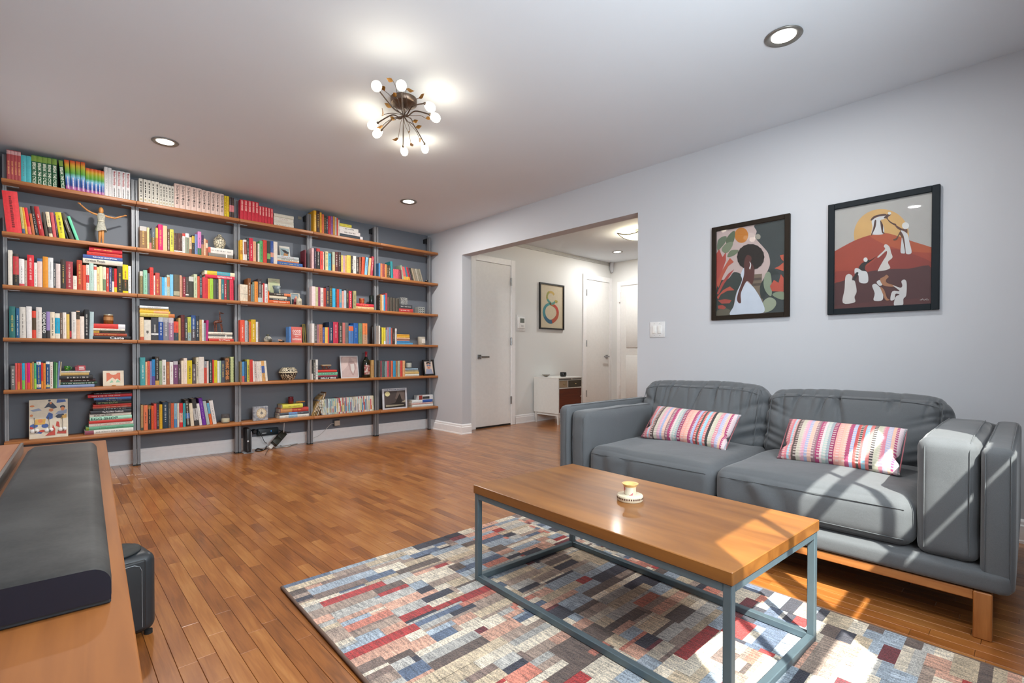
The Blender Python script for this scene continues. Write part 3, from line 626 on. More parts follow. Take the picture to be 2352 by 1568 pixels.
def rainbow():
    if 'rainbow' in MATS: return MATS['rainbow']
    m, nt, b = newmat('rainbow_cloth')
    tc = N(nt, 'ShaderNodeTexCoord'); sp = N(nt, 'ShaderNodeSeparateXYZ'); nt.links.new(tc.outputs['Generated'], sp.inputs[0])
    r = ramp(nt, [(0.0, lin('b05a8a')), (0.10, lin('a85a98')), (0.17, lin('24408a')), (0.34, lin('3a6ab0')), (0.46, lin('7ab8d0')), (0.58, lin('4a9a3a')), (0.72, lin('8aac2c')), (0.84, lin('d0a828')), (0.93, lin('d87028')), (1.0, lin('c83a22'))])
    nt.links.new(sp.outputs['Z'], r.inputs['Fac']); nt.links.new(r.outputs['Color'], b.inputs['Base Color']); b.inputs['Roughness'].default_value = 0.45
    MATS['rainbow'] = m
    return m
BK = 1.0
def bmat(h): return plain(h, 0.55, k=BK, var=0.08, scale=60, spec=0.35)
M_PAGE = plain('d8cfbd', 0.85, k=1.0, var=0.12, scale=250)
def book_pieces(w, h, d, col, opts, rng, lying):
    """pieces of one book in its own frame: x width (centre), y depth from the spine (0) back, z height"""
    P = []
    c = MB(); th = min(0.0022, w*0.12)
    n = 4; bul = min(0.004, w*0.14)
    prof = [(-w/2+w*i/n, -bul*(1-(2*i/n-1)**2)) for i in range(n+1)]
    out = prof+[(w/2, d), (w/2-th, d), (w/2-th, 0.006)]+[(-w/2+th, 0.006), (-w/2+th, d), (-w/2, d)]
    m = len(out)
    vs = [(x, y, 0) for x, y in out]+[(x, y, h) for x, y in out]
    fs = [(i, (i+1) % m, m+(i+1) % m, m+i) for i in range(m)]
    k = n+1   # cap faces: spine strip, right board, left board
    caps = [list(range(0, n+1))+[k+2, k+3], [n, k, k+1, k+2], [0, k+3, k+4, k+5]]
    fs += [q[::-1] for q in caps]+[[i+m for i in q] for q in caps]
    c.add(vs, fs)
    P.append(('cover', c, rainbow() if 'R' in opts.split() else bmat(col)))
    e = 0.003
    P.append(('pages', MB().box(-w/2+th*1.02, w/2-th*1.02, 0.0065, d-e, e, h-e), M_PAGE))
    def quad(mb, x0, x1, z0, z1, off=0.0006):
        k_ = 4; mb2 = []
        for i in range(k_+1):
            x = x0+(x1-x0)*i/k_; t = 2*x/w
            mb2.append((x, -bul*(1-t*t)-off))
        v = [(x, y, z0) for x, y in mb2]+[(x, y, z1) for x, y in mb2]
        mb.add(v, [(i, i+1, k_+2+i, k_+1+i) for i in range(k_)])
    lum = sum(lin(col)[:3])/3
    for o in opts.split():
        if o[0] == 'B':
            a, b_, hc = o[1:].split(':'); q = MB()
            if lying: quad(q, -w/2, w/2, 0, 0) if False else q.add([(-w/2, -bul*0.4-0.003, float(a)*h), (w/2, -bul*0.4-0.003, float(a)*h), (w/2, -bul*0.4-0.003, float(b_)*h), (-w/2, -bul*0.4-0.003, float(b_)*h)], [(0, 1, 2, 3)]) if False else quad(q, -w/2*0.99, w/2*0.99, float(a)*h, float(b_)*h, 0.0003)
            else: quad(q, -w/2*0.99, w/2*0.99, float(a)*h, float(b_)*h, 0.0003)
            P.append(('spine_band', q, bmat(hc)))
        elif o[0] == 'K':
            a, b_, hc, f_ = o[1:].split(':'); q = MB(); f_ = float(f_); z = float(a)*h; z1 = float(b_)*h
            while z < z1:                                      # rows of lettering too small to read
                dz = rng.uniform(0.004, 0.009); quad(q, -w/2*f_*rng.uniform(0.8, 1), w/2*f_*rng.uniform(0.8, 1), z, min(z+dz, z1)); z += dz+0.0022
            P.append(('title_lettering', q, bmat(hc)))
        elif o[0] == 'T':
            t, hc, a, b_ = o[1:].split(':'); t = t.replace('_', ' ')
            a, b_ = float(a)*h, float(b_)*h; q = MB(); y = -bul-0.0008
            asp = text_mesh(t, 0.015)[2]; hh = min((b_-a)*asp*1.35, w*0.72)
            if lying: put_text(q, t, (0, y, a), (0, 0, 1), (-1, 0, 0), b_-a, hh)
            else: put_text(q, t, (0, y, b_), (0, 0, -1), (1, 0, 0), b_-a, hh)
            P.append(('title_lettering', q, bmat(hc)))
        elif o == 'R':
            q = MB(); z = 0.06*h
            while z < 0.42*h: dz = rng.uniform(0.003, 0.008); quad(q, -w*0.12, w*0.12, z, z+dz); z += dz+0.002
            P.append(('title_lettering', q, bmat('e8dce4')))
        elif o == 'D':
            q = MB(); z = 0.24*h
            for dz in (0.075, 0.03, 0.13, 0.055, 0.085, 0.10): quad(q, -w*0.14, w*0.16, z, z+dz*h); z += dz*h+0.035*h
            P.append(('title_lettering', q, bmat('3a3630')))
            q = MB(); quad(q, -w*0.22, w*0.22, 0.1*h, 0.18*h); P.append(('emblem', q, bmat('b0a684')))
        elif o == 'V':
            q = MB(); z = 0.12*h
            while z < 0.85*h: dz = rng.uniform(0.008, 0.018); quad(q, -w*0.10, w*0.10*rng.uniform(0.4, 1), z, z+dz*0.75); z += dz
            P.append(('title_lettering', q, bmat('7a2024')))
        elif o == 'O':
            q = MB(); quad(q, -w*0.16, w*0.16, 0.35*h, 0.47*h); quad(q, -w*0.04, w*0.04, 0.30*h, 0.36*h); P.append(('emblem', q, bmat('5a5650')))
        elif o == 'S':
            q = MB()
            for i in range(22): quad(q, -w*0.5, -w*0.22, h*(0.02+i*0.044), h*(0.042+i*0.044)); quad(q, w*0.22, w*0.5, h*(0.02+i*0.044), h*(0.042+i*0.044))
            P.append(('spiral_binding', q, bmat('2c3428')))
    fl = opts.split()
    if ('W' in fl or 'M' in fl or (not any(o[0] in 'TKRDVOSQ' for o in fl) and rng.random() < 0.7)):
        q = MB()
        mc = ('e6e2d8' if rng.random() < 0.75 else 'd8b858') if ('W' in fl or (lum < 0.16 and 'M' not in fl)) else ('34302c' if rng.random() < 0.7 else '8a2c30')
        strong = 'W' in fl or 'M' in fl
        kx = 0.72 if strong else 0.5
        mc = ''.join('%02x' % int(kx*int(mc[i:i+2], 16)+(1-kx)*int(col[i:i+2], 16)) for i in (0, 2, 4))
        f_ = min(rng.uniform(0.14, 0.22) if strong else rng.uniform(0.07, 0.12), 0.0065/w)
        z = rng.uniform(0.06, 0.3)*h; z1 = rng.uniform(0.7, 0.94)*h
        while z < z1:
            dz = rng.uniform(0.0025, 0.006); g = rng.uniform(0.6, 1.0)
            quad(q, -w*f_*g, w*f_*g, z, min(z+dz, z1)); z += dz+(0.0022 if rng.random() < 0.75 else 0.009)
        P.append(('title_lettering', q, bmat(mc)))
    return P
SPECS = []
support = {}
for (row, bay, zk), txt in BOOKS.items():
    ox, oy, sc = ZM[zk]
    YS = [-0.205, -0.205, -0.205, -0.205, -0.195, -0.175][row]
    z0 = SZ[row]; prev = -9.0; n_st = 0; n_ly = 0; n_l2 = 0; tops = []
    ents = [q.split() for l in txt.split('\n') for q in l.split(';') if q.strip()]
    zc = None; zc2 = None
    lys = [e for e in ents if e[0] in '_=']
    for e in ents:
        if e[0] in '_=': continue
        x0, x1, yt = float(e[0]), float(e[1]), float(e[2]); col = e[3].lower(); opts = ' '.join(e[4:])
        L = 0.0
        for o in e[4:]:
            if o[0] == 'L': L = float(o[1:])
        opts = ' '.join(o for o in e[4:] if o[0] != 'L')
        um = ox+(x0+x1)/2*sc
        vb = pr((at(um, 800, 'Y', YS)[0], YS, z0))[1]
        A = at(ox+x0*sc, vb, 'Y', YS)[0]; B = at(ox+x1*sc, vb, 'Y', YS)[0]
        T = at(um+L*sc, oy+yt*sc, 'Y', YS)
        A = max(A, prev+0.0004)
        if B-A < 0.004: B = A+0.004
        prev = B
        w = B-A; xm = (A+B)/2; dx = T[0]-xm; hz = T[2]-z0
        ang = math.atan2(dx, hz) if L else 0.0
        h = max(0.06, math.hypot(dx, hz)-w/2*abs(math.sin(ang))*1.0) if L else hz
        h = min(h, (H-0.008-z0) if row == 0 else 0.345)
        SPECS.append(dict(row=row, bay=bay, lying=False, n=n_st, w=w, h=h, ang=ang, x=xm, z=z0+w/2*abs(math.sin(ang)), y=YS, col=col, opts=opts,
                          area=(x1-x0)*sc*(vb-(oy+yt*sc)), d=0.058 if 'V' in opts.split() else min(0.18, max(0.10, h*0.66))))
        tops.append((A, B, z0+h)); n_st += 1
    def lay_stack(es, upper, nm):
        px = []
        for e in es:
            x0, x1, yt, yb = map(float, e[1:5]); um = ox+(x0+x1)/2*sc
            A = at(ox+x0*sc, oy+yb*sc, 'Y', YS)[0]; B = at(ox+x1*sc, oy+yb*sc, 'Y', YS)[0]
            px.append([A, B, at(um, oy+yt*sc, 'Y', YS)[2], at(um, oy+yb*sc, 'Y', YS)[2]])
        zc = px[0][3] if upper else z0
        if upper:                                              # the row below carries the stack
            for s_ in SPECS:
                if s_['row'] == row and s_['bay'] == bay and not s_['lying'] and s_['x'] > px[0][0]-0.005 and s_['x'] < px[0][1] and s_['z']+s_['h'] > zc-0.004: s_['h'] = zc-0.0005-s_['z']
        k = (max(p[2] for p in px)-zc)/sum(p[2]-p[3] for p in px)
        for n, (e, p) in enumerate(zip(es, px)):
            x0, x1, yt, yb = map(float, e[1:5])
            th = (p[2]-p[3])*k
            SPECS.append(dict(row=row, bay=bay, lying=True, n=n, nm=nm, w=th-0.0003, h=p[1]-p[0], x=p[0], z=zc, y=YS+0.004*((n*7) % 3), col=e[5].lower(), opts=' '.join(e[6:]), area=(x1-x0)*(yb-yt)*sc*sc*1.2, d=0.15))
            zc += th
        return zc
    up_ = [e for e in ents if e[0] == '=']
    on_top = (row, bay) in ((2, 0), (2, 1))
    lo = [e for e in ents if e[0] == '_']
    if lo: support[(row, bay)] = lay_stack(lo, on_top, 'upper stack' if on_top else 'stack')
    if up_: lay_stack(up_, True, 'upper stack')
SPECS.sort(key=lambda s: -s['area'])
rb = random.Random(11)
rest_parts = {}
n_book = 0
for s in SPECS:
    P = book_pieces(s['w'], s['h'], s['d'], s['col'], s['opts'], random.Random(int(s['x']*1e4) & 0xffff), s['lying'])
    # own frame -> place
    if s['lying']:
        # spine frame: z (length) runs along +X, x (thickness) runs along -Z
        M = Matrix(((0, 0, 1, s['x']), (0, 1, 0, s['y']), (-1, 0, 0, s['z']+s['w']/2), (0, 0, 0, 1)))
    else:
        M = Matrix.Translation((s['x'], s['y'], s['z']))@Matrix.Rotation(s['ang'], 4, 'Y')
    s['M'] = M
    if n_book < 300:
        n_book += 1
        cn = 'rainbow-striped' if 'R' in s['opts'].split() else cname(s['col'])
        if s['lying']:
            lab = '%s book lying %s from bottom of %s, %s shelf, %s bay' % (cn, ordn(s['n']), s['nm'], ROWN[s['row']], BAYN[s['bay']])
            grp = 'books stacked on the %s shelf of the %s bay' % (ROWN[s['row']], BAYN[s['bay']])
        else:
            lab = '%s book%s, %s from left on the %s shelf of the %s bay' % (cn, ' leaning' if abs(s['ang']) > 0.06 else '', ordn(s['n']), ROWN[s['row']], BAYN[s['bay']])
            grp = 'books standing on the %s shelf of the %s bay' % (ROWN[s['row']], BAYN[s['bay']])
        t = thing('book', lab, 'book', grp)
        for nm, mb, mt in P:
            o = mb.build(nm, mt, t)
        t.matrix_basis = M
    else:
        for nm, mb, mt in P:
            g = rest_parts.setdefault(mt.name, (mt, MB()))[1]
            g.add([M@Vector(p) for p in mb.v], mb.f)
small = MB(); mlist = []
for mt, g in rest_parts.values():
    small.cur = len(mlist); mlist.append(mt); small.add(g.v, g.f)
so = small.build('small_books', mlist)
so['kind'] = 'stuff'; so['label'] = 'smaller mixed books filling the far right bays of the shelving'; so['category'] = 'books'
# ------------------------------------------------------------------ things standing among the books
def P2(zk, x, y, Y=-0.15):
    ox, oy, sc = ZM[zk]; return Vector(at(ox+x*sc, oy+y*sc, 'Y', Y))
def where(row, bay): return 'on the %s shelf of the %s bay' % (ROWN[row], BAYN[bay])
def poly(mb, pts, y): mb.add([(x, y, z) for x, z in pts], [list(range(len(pts)))[::-1]])
def ell(cx, cz, rx, rz, n=24): return [(cx+rx*math.cos(2*math.pi*k/n), cz+rz*math.sin(2*math.pi*k/n)) for k in range(n)]
def panel(name, label, cat, zk, x0, x1, yt, yb, base, Y, board, thick=0.012, tilt=7, art=(), frame=None, fw_=0.012, face=None, matboard=None):
    """a flat framed or bound thing leaning back: board, optional frame, painted shapes"""
    A, B = P2(zk, x0, yb, Y), P2(zk, x1, yb, Y); T = P2(zk, (x0+x1)/2, yt, Y)
    w = B.x-A.x; h = T.z-base
    t = thing(name, label, cat)
    MB().bbox(-w/2, w/2, 0, thick, 0, h, 0.0015, 1).build('board', board, t)
    if frame is not None:
        f = MB(); y0 = -0.006
        f.box(-w/2, -w/2+fw_, y0, thick, 0, h).box(w/2-fw_, w/2, y0, thick, 0, h).box(-w/2+fw_, w/2-fw_, y0, thick, 0, fw_).box(-w/2+fw_, w/2-fw_, y0, thick, h-fw_, h)
        f.build('frame', frame, t)
    i = fw_ if frame is not None else 0.0
    lay = 0
    for nm, hx, polys in art:
        lay += 1
        for pts in polys:
            mb = MB(); poly(mb, [(-w/2+i+px*(w-2*i), i+pz*(h-2*i)) for px, pz in pts], -0.0006-0.0003*lay)
            mb.build(nm, plain(hx, 0.5, k=1.0), t)
    t.location = ((A.x+B.x)/2, Y, base+0.0005); t.rotation_euler = (math.radians(-tilt), 0, 0)
    LOCAL.add(t.name)
    return t, w, h
def lathe_thing(name, label, cat, zk, x0, x1, yt, yb, base, Y, prof, mats, part='body', n=28):
    """prof in units of half width / height"""
    A, B = P2(zk, x0, yb, Y), P2(zk, x1, yb, Y); r = (B.x-A.x)/2*0.94
    ymid = Y
    T = P2(zk, (x0+x1)/2, yt, Y); h = T.z-base
    t = thing(name, label, cat, None, ((A.x+B.x)/2, ymid, base+0.0004))
    c = t.location
    MB().lathe([(a*r, c.z+b*h) for a, b in prof], (c.x, c.y, 0), n).build(part, mats, t)
    return t, Vector(c), r, h
def sup(row, bay): return support[(row, bay)]+0.0005
R4 = SZ[4]; R5 = SZ[5]
# dressed wooden drawing figure with spread arms
t = thing('drawing_figure', 'jointed wooden drawing figure with spread arms in a grey paper dress', 'figurine')
q = lambda x, y: P2('a', x, y, -0.16)
MW = wood('figure_wood', 'a86a30', 'd09450', 'Z', 0.5, 90, 8)
fz = q(1580, 1548).z-(SZ[1]+0.004)
q2 = lambda x, y: q(x, y)-Vector((0, 0, fz*(y-900)/650))
MB().ball(q2(1582, 1045), 0.021, 14, 10, (0.78, 0.85, 1.35)).tube([q2(1582, 1075), q2(1583, 1105)], 0.007, 8).build('head', MW, t)
bod = MB(); bod.tube([q2(1583, 1095), q2(1583, 1130), q2(1583, 1200)], [0.016, 0.02, 0.013], 12); bod.build('torso', MW, t)
for pts, rr in (((q2(1525, 1105), q2(1460, 1085), q2(1370, 1040), q2(1290, 975), q2(1240, 930)), (0.0085, 0.0075, 0.0065, 0.006, 0.0045)),
                ((q2(1640, 1120), q2(1700, 1140), q2(1800, 1160), q2(1890, 1135), q2(1965, 1118)), (0.0085, 0.0075, 0.0065, 0.006, 0.0045))):
    a = MB().tube(pts, list(rr), 10).build('arm', MW, t)
    MB().ball(pts[-1], 0.007, 8, 6, (1.5, 0.7, 0.8)).build('hand', MW, a)
for x0, x1 in ((1567, 1558), (1603, 1612)):
    l = MB().tube([q2(x0, 1300), q2((x0+x1)/2, 1420), q2(x1, 1540)], [0.0115, 0.0095, 0.006], 10).build('leg', MW, t)
    e = q2(x1, 1545); MB().ball((e.x, e.y-0.008, SZ[1]+0.006), 0.009, 8, 6, (0.8, 1.7, 0.6)).build('foot', MW, l)
rod = q2(1586, 1400); MB().tube([(rod.x, rod.y+0.02, SZ[1]+0.001), (rod.x, rod.y+0.02, q2(1586, 1250).z)], 0.0016, 6).build('support_rod', M_STEEL, t)
c = q2(1583, 1120); b_ = q2(1580, 1345); dr = []
for k_, (yy, rx) in enumerate(((1085, 0.019), (1120, 0.027), (1165, 0.024), (1205, 0.021), (1260, 0.026), (1310, 0.032), (1350, 0.036))):
    p = q2(1582, yy); dr.append((rx, p.z))
dm = MB(); n_ = 28; vs_ = []
for k_, (r_, z_) in enumerate(dr):
    for j in range(n_):
        a = 2*math.pi*j/n_; f_ = 1+0.10*math.sin(a*7)*max(0, k_-3)/3
        vs_.append((c.x+r_*f_*math.cos(a), c.y+0.75*r_*f_*math.sin(a), z_-0.006*(k_ == 6)*math.sin(a*2)))
dm.add(vs_[::-1] if False else vs_, [(i*n_+j, (i+1)*n_+j, (i+1)*n_+(j+1) % n_, i*n_+(j+1) % n_) for i in range(6) for j in range(n_)], True)
dm.build('dress', plain('a8a698', 0.8, var=0.25, scale=120), t)
MB().lathe([(0.0215, 0), (0.023, 0.004), (0.0215, 0.009)], (c.x, c.y, q2(1583, 1212).z), 20).build('belt', plain('c8c2ac', 0.8), t)

# amber candle jar on the fourth shelf
t, c, r, h = lathe_thing('candle_jar', 'amber glass candle jar on a stack of books beside blue paperbacks', 'candle', 'b', 1485, 1638, 1140, 1280, sup(3, 0), -0.14, [(0.9, 0), (1, 0.05), (1, 0.82), (0.93, 0.88)], plain('7a4a1c', 0.12, k=1.0, var=0.2))
MB().lathe([(r*0.95, c.z+h*0.88), (r*0.97, c.z+h*0.99), (r*0.9, c.z+h)], (c.x, c.y, 0), 24).build('lid', plain('a09a88', 0.4, 0.4), t)
MB().lathe([(r*1.005, c.z+h*0.38), (r*1.005, c.z+h*0.72)], (c.x, c.y, 0), 24).build('paper_label', plain('b08050', 0.6), t)
# green cup and red dice box on the fifth shelf
t, c, r, h = lathe_thing('cup', 'small green glazed cup with handle on a pile of books', 'cup', 'c', 822, 905, 338, 400, sup(4, 0), -0.14, [(0.55, 0), (0.8, 0.12), (0.98, 0.5), (1.0, 1.0), (0.92, 1.0), (0.88, 0.5), (0.6, 0.14), (0.0, 0.12)], plain('2f6a22', 0.25, var=0.3, scale=60))
MB().tube([(c.x+r*0.95, c.y, c.z+h*0.8), (c.x+r*1.45, c.y, c.z+h*0.75), (c.x+r*1.5, c.y, c.z+h*0.4), (c.x+r*0.9, c.y, c.z+h*0.25)], 0.003, 8).build('handle', plain('2f6a22', 0.25, var=0.3, scale=60), t)
MB().ball((c.x-r*0.1, c.y-r*0.9, c.z+h*0.5), r*0.28, 10, 6, (1, 0.3, 1)).build('painted_flower', plain('b0b040', 0.4), t)
A, B = P2('c', 958, 400, -0.14), P2('c', 1098, 400, -0.14); zt = P2('c', 1030, 325, -0.14).z
t = thing('gift_box', 'small red and white box with open lid on a pile of books', 'box', None, ((A.x+B.x)/2, -0.14, sup(4, 0)))
w = B.x-A.x; z0 = sup(4, 0)
MB().bbox(A.x+w*0.3, B.x, -0.165, -0.115, z0, zt-0.004, 0.001, 1).build('body', plain('a82430', 0.4), t)
MB().prism([(A.x, -0.165, zt-0.012), (A.x+w*0.32, -0.165, zt), (A.x+w*0.32, -0.115, zt), (A.x, -0.115, zt-0.012)], (0, 0, 0.002)).prism([(A.x+0.005, -0.166, z0), (A.x+w*0.3, -0.166, z0), (A.x+w*0.3, -0.166, zt-0.006), (A.x+0.002, -0.166, zt-0.014)], (0, 0.05, 0)).build('lid', plain('8a1a26', 0.4), t)
MB().box(A.x+w*0.4, A.x+w*0.9, -0.1657, -0.165, z0+(zt-z0)*0.22, z0+(zt-z0)*0.4).box(A.x+w*0.4, A.x+w*0.85, -0.1657, -0.165, z0+(zt-z0)*0.52, z0+(zt-z0)*0.72).build('lettering', plain('e0d4d0', 0.5), t)
# small mountain canvas on a stand
t, w, h = panel('small_canvas', 'small cream canvas with orange sky and green mountains on wooden stand', 'picture', 'c', 1325, 1595, 398, 596, R4, -0.15, plain('d9cdb9', 0.7), 0.008, 6,
    [('painted_sky', 'c86a4a', [[(0.17, 0.3), (0.83, 0.3), (0.83, 0.86), (0.7, 0.86), (0.62, 0.76), (0.5, 0.72), (0.38, 0.76), (0.3, 0.86), (0.17, 0.86)]]),
     ('painted_mountain', 'd6ccb4', [[(0.05, 0.16), (0.3, 0.42), (0.45, 0.56), (0.58, 0.42), (0.68, 0.48), (0.95, 0.2), (0.95, 0.05), (0.05, 0.05)]]),
     ('painted_slope', '8ab89a', [[(0.3, 0.2), (0.42, 0.4), (0.5, 0.24)], [(0.6, 0.22), (0.68, 0.42), (0.84, 0.24)]])])
MB().lathe([(w*0.10, 0), (w*0.10, 0.006)], (0, -0.02, 0.0), 16).box(-w*0.03, w*0.03, -0.02, 0.03, 0, 0.008).build('stand', MW, t)
# picture board with three coat hooks
cream = plain('d6cdb9', 0.6)
t, w, h = panel('hook_board', 'square cream picture board with cartoon figures and three metal hooks', 'coat rack', 'c', 374, 878, 768, 1250, R5, -0.16, cream, 0.014, 7,
    [('printed_blue', '3a5a9a', [ell(0.12, 0.33, 0.10, 0.05), ell(0.4, 0.32, 0.09, 0.055), [(0.7, 0.9), (0.95, 0.92), (0.93, 0.98), (0.72, 0.99)], [(0.42, 0.52), (0.5, 0.66), (0.6, 0.62), (0.6, 0.5), (0.5, 0.47)], [(0.02, 0.17), (0.3, 0.12), (0.35, 0.17), (0.15, 0.21)]]),
     ('printed_navy', '2a3044', [[(0.38, 0.78), (0.5, 0.92), (0.58, 0.93), (0.72, 0.78), (0.62, 0.75), (0.5, 0.8)], ell(0.52, 0.965, 0.035, 0.025), ell(0.86, 0.79, 0.07, 0.04), [(0.66, 0.55), (0.78, 0.63), (0.9, 0.6), (0.88, 0.5), (0.72, 0.5)]]),
     ('printed_grey', '8a96ae', [[(0.66, 0.6), (0.74, 0.68), (0.97, 0.72), (0.96, 0.62), (0.8, 0.6)], [(0.03, 0.74), (0.25, 0.78), (0.32, 0.72), (0.1, 0.7)]]),
     ('printed_yellow', 'cfa24a', [[(0.12, 0.36), (0.4, 0.36), (0.42, 0.5), (0.16, 0.5)], [(0.8, 0.48), (0.96, 0.5), (0.96, 0.6), (0.84, 0.56)]]),
     ('printed_orange', 'd0804a', [ell(0.28, 0.45, 0.06, 0.05), ell(0.86, 0.74, 0.05, 0.05), ell(0.55, 0.9, 0.03, 0.03), ell(0.56, 0.72, 0.06, 0.04), ell(0.08, 0.84, 0.06, 0.025), ell(0.06, 0.6, 0.04, 0.03)]),
     ('printed_red', 'b8402f', [[(0.4, 0.06), (0.66, 0.06), (0.66, 0.22), (0.6, 0.34), (0.58, 0.2)], [(0.7, 0.1), (0.95, 0.08), (0.95, 0.2), (0.76, 0.22)], [(0.02, 0.26), (0.12, 0.24), (0.1, 0.3), (0.02, 0.32)], ell(0.33, 0.19, 0.08, 0.03), [(0.68, 0.3), (0.78, 0.26), (0.76, 0.4), (0.7, 0.42)]])])
for fx in (0.13, 0.49, 0.84):
    x = -w/2+fx*w
    hk = MB().tube([(x, -0.004, h*0.5), (x, -0.018, h*0.54), (x+0.004, -0.012, h*0.38), (x+0.003, -0.006, h*0.24), (x+0.006, -0.022, h*0.16), (x+0.012, -0.03, h*0.2)], 0.0018, 8).build('hook', plain('8a8680', 0.3, 0.9), t)
    MB().lathe([(0.014, 0), (0.015, 0.002), (0.011, 0.005), (0, 0.006)], (x-0.008, -0.004, h*0.2), 16, (0, -1, 0)).lathe([(0.014, 0), (0.015, 0.002), (0.011, 0.005), (0, 0.006)], (x+0.013, -0.004, h*0.21), 16, (0, -1, 0)).build('enamel_cap', plain('e4e4e0', 0.2), hk)
# black and white painted pot
def pattern_mat(name, a, b, scale, kind='voronoi'):
    m, nt, bs = newmat(name); tc = N(nt, 'ShaderNodeTexCoord')
    if kind == 'voronoi':
        v = N(nt, 'ShaderNodeTexVoronoi', feature='DISTANCE_TO_EDGE'); v.inputs['Scale'].default_value = scale; o = v.outputs['Distance']
        r = ramp(nt, [(0.05, lin(a)), (0.09, lin(b))])
    elif kind == 'checker':
        v = N(nt, 'ShaderNodeTexChecker'); v.inputs['Scale'].default_value = scale; o = v.outputs['Fac']
        r = ramp(nt, [(0.4, lin(a)), (0.6, lin(b))])
    else:
        v = N(nt, 'ShaderNodeTexNoise'); v.inputs['Scale'].default_value = scale; v.inputs['Detail'].default_value = 4; o = v.outputs['Fac']
        r = ramp(nt, [(0.42, lin(a)), (0.58, lin(b))])
    nt.links.new(tc.outputs['Object'], v.inputs['Vector']); nt.links.new(o, r.inputs['Fac']); nt.links.new(r.outputs['Color'], bs.inputs['Base Color'])
    bs.inputs['Roughness'].default_value = 0.45
    return m
t, c, r, h = lathe_thing('painted_pot', 'round black and cream patterned clay pot on two white books', 'pot', 'd', 1412, 1636, 1115, 1352, sup(1, 1), -0.14, [(0.45, 0), (0.8, 0.16), (1.0, 0.42), (0.95, 0.62), (0.72, 0.78), (0.42, 0.88), (0.28, 0.93), (0.3, 1.0), (0.2, 1.0), (0.2, 0.9)], pattern_mat('pot_pattern', '24221e', 'cfc6ac', 46))
for z_, f_ in ((0.70, 0.87), (0.79, 0.70), (0.87, 0.46)):
    MB().lathe([(r*f_*1.0, c.z+h*z_-0.002), (r*f_*1.01, c.z+h*z_), (r*f_*0.96, c.z+h*z_+0.003)], (c.x, c.y, 0), 28).build('painted_ring', plain('26241f', 0.4), t)
# carved giraffe
t = thing('giraffe_figurine', 'carved dark wood giraffe standing on a small stack of books', 'figurine')
q = lambda x, y, d=0.0: P2('e', x, y, -0.14)+Vector((0, d, 0))
off = P2('e', 1500, 1288, -0.14).z-sup(3, 1)
qq = lambda x, y, d=0.0: q(x, y, d)-Vector((0, 0, off))
GW = pattern_mat('giraffe_wood', '3a1a10', '7a4028', 90, 'noise')
g = MB(); g.tube([qq(1425, 1140), qq(1450, 1115), qq(1500, 1105), qq(1545, 1105), qq(1560, 1085)], [0.007, 0.013, 0.0145, 0.013, 0.008], 12)
g.tube([qq(1540, 1110), qq(1535, 1060), qq(1528, 1000), qq(1528, 955)], [0.011, 0.008, 0.0055, 0.005], 10)
g.tube([qq(1518, 950), qq(1545, 955), qq(1575, 963), qq(1597, 965)], [0.005, 0.0065, 0.005, 0.0032], 10)
g.build('body', GW, t)
MB().tube([qq(1520, 950, -0.004), qq(1514, 912, -0.005)], 0.0014, 6).tube([qq(1522, 950, 0.004), qq(1519, 914, 0.005)], 0.0014, 6).build('horn', plain('c8b088', 0.5), t)
for x0, x1, d in ((1440, 1442, -0.006), (1470, 1478, 0.006), (1540, 1562, -0.006), (1560, 1590, 0.006)):
    a = qq(x0, 1140, d); b_ = qq(x1, 1288, d); b_.z = sup(3, 1)
    MB().tube([a, (a+b_)/2, b_], [0.0062, 0.004, 0.0042], 8).build('leg', GW, t)
MB().tube([qq(1428, 1130), qq(1422, 1160)], [0.002, 0.0012], 6).build('tail', GW, t)
# candle in a clear glass
t, c, r, h = lathe_thing('candle_glass', 'white candle in clear glass at right end of the second bay bottom shelf', 'candle', 'f', 1120, 1237, 868, 968, R5, -0.15, [(0.9, 0), (1, 0.04), (1, 1.0), (0.94, 1.0), (0.94, 0.08), (0, 0.08)], glass('clear_glass'))
MB().lathe([(r*0.92, c.z+h*0.09), (r*0.92, c.z+h*0.5), (0, c.z+h*0.5)], (c.x, c.y, 0), 24).build('wax', plain('ddd0b4', 0.6), t)
# middle bay
t, w, h = panel('photo_card', 'small card with black graduation cap photo on stacked books', 'card', 'g', 985, 1192, 1080, 1300, sup(1, 2), -0.13, plain('c9c6bc', 0.5), 0.004, 12,
    [('printed_sky', '8fa4a8', [[(0.08, 0.06), (0.92, 0.06), (0.92, 0.8), (0.08, 0.8)]]), ('printed_cap', '24262a', [[(0.15, 0.7), (0.6, 0.62), (0.9, 0.46), (0.8, 0.3), (0.45, 0.4)]]), ('printed_face', 'a87848', [[(0.3, 0.06), (0.75, 0.06), (0.8, 0.3), (0.42, 0.38)]])])
t, w, h = panel('print_card', 'pale green and cream art card leaning behind the stone cup', 'card', 'h', 712, 940, 242, 512, sup(2, 2), -0.07, plain('cdc8a6', 0.6), 0.004, 5,
    [('printed_field', 'b6bc92', [[(0.12, 0.1), (0.88, 0.1), (0.88, 0.72), (0.5, 0.85), (0.12, 0.7)]]), ('printed_lines', '8a8a70', [[(0.3, 0.88), (0.7, 0.88), (0.7, 0.9), (0.3, 0.9)]])])
t, c, r, h = lathe_thing('stone_cup', 'blue-grey marbled stone cup on a stack of books', 'cup', 'h', 785, 950, 385, 520, sup(2, 2), -0.15, [(0.5, 0), (0.62, 0.05), (0.72, 0.5), (1.0, 1.0), (0.93, 1.0), (0.62, 0.5), (0.4, 0.1), (0, 0.1)], pattern_mat('stone_marble', '5a666a', '8e989a', 30, 'noise'))
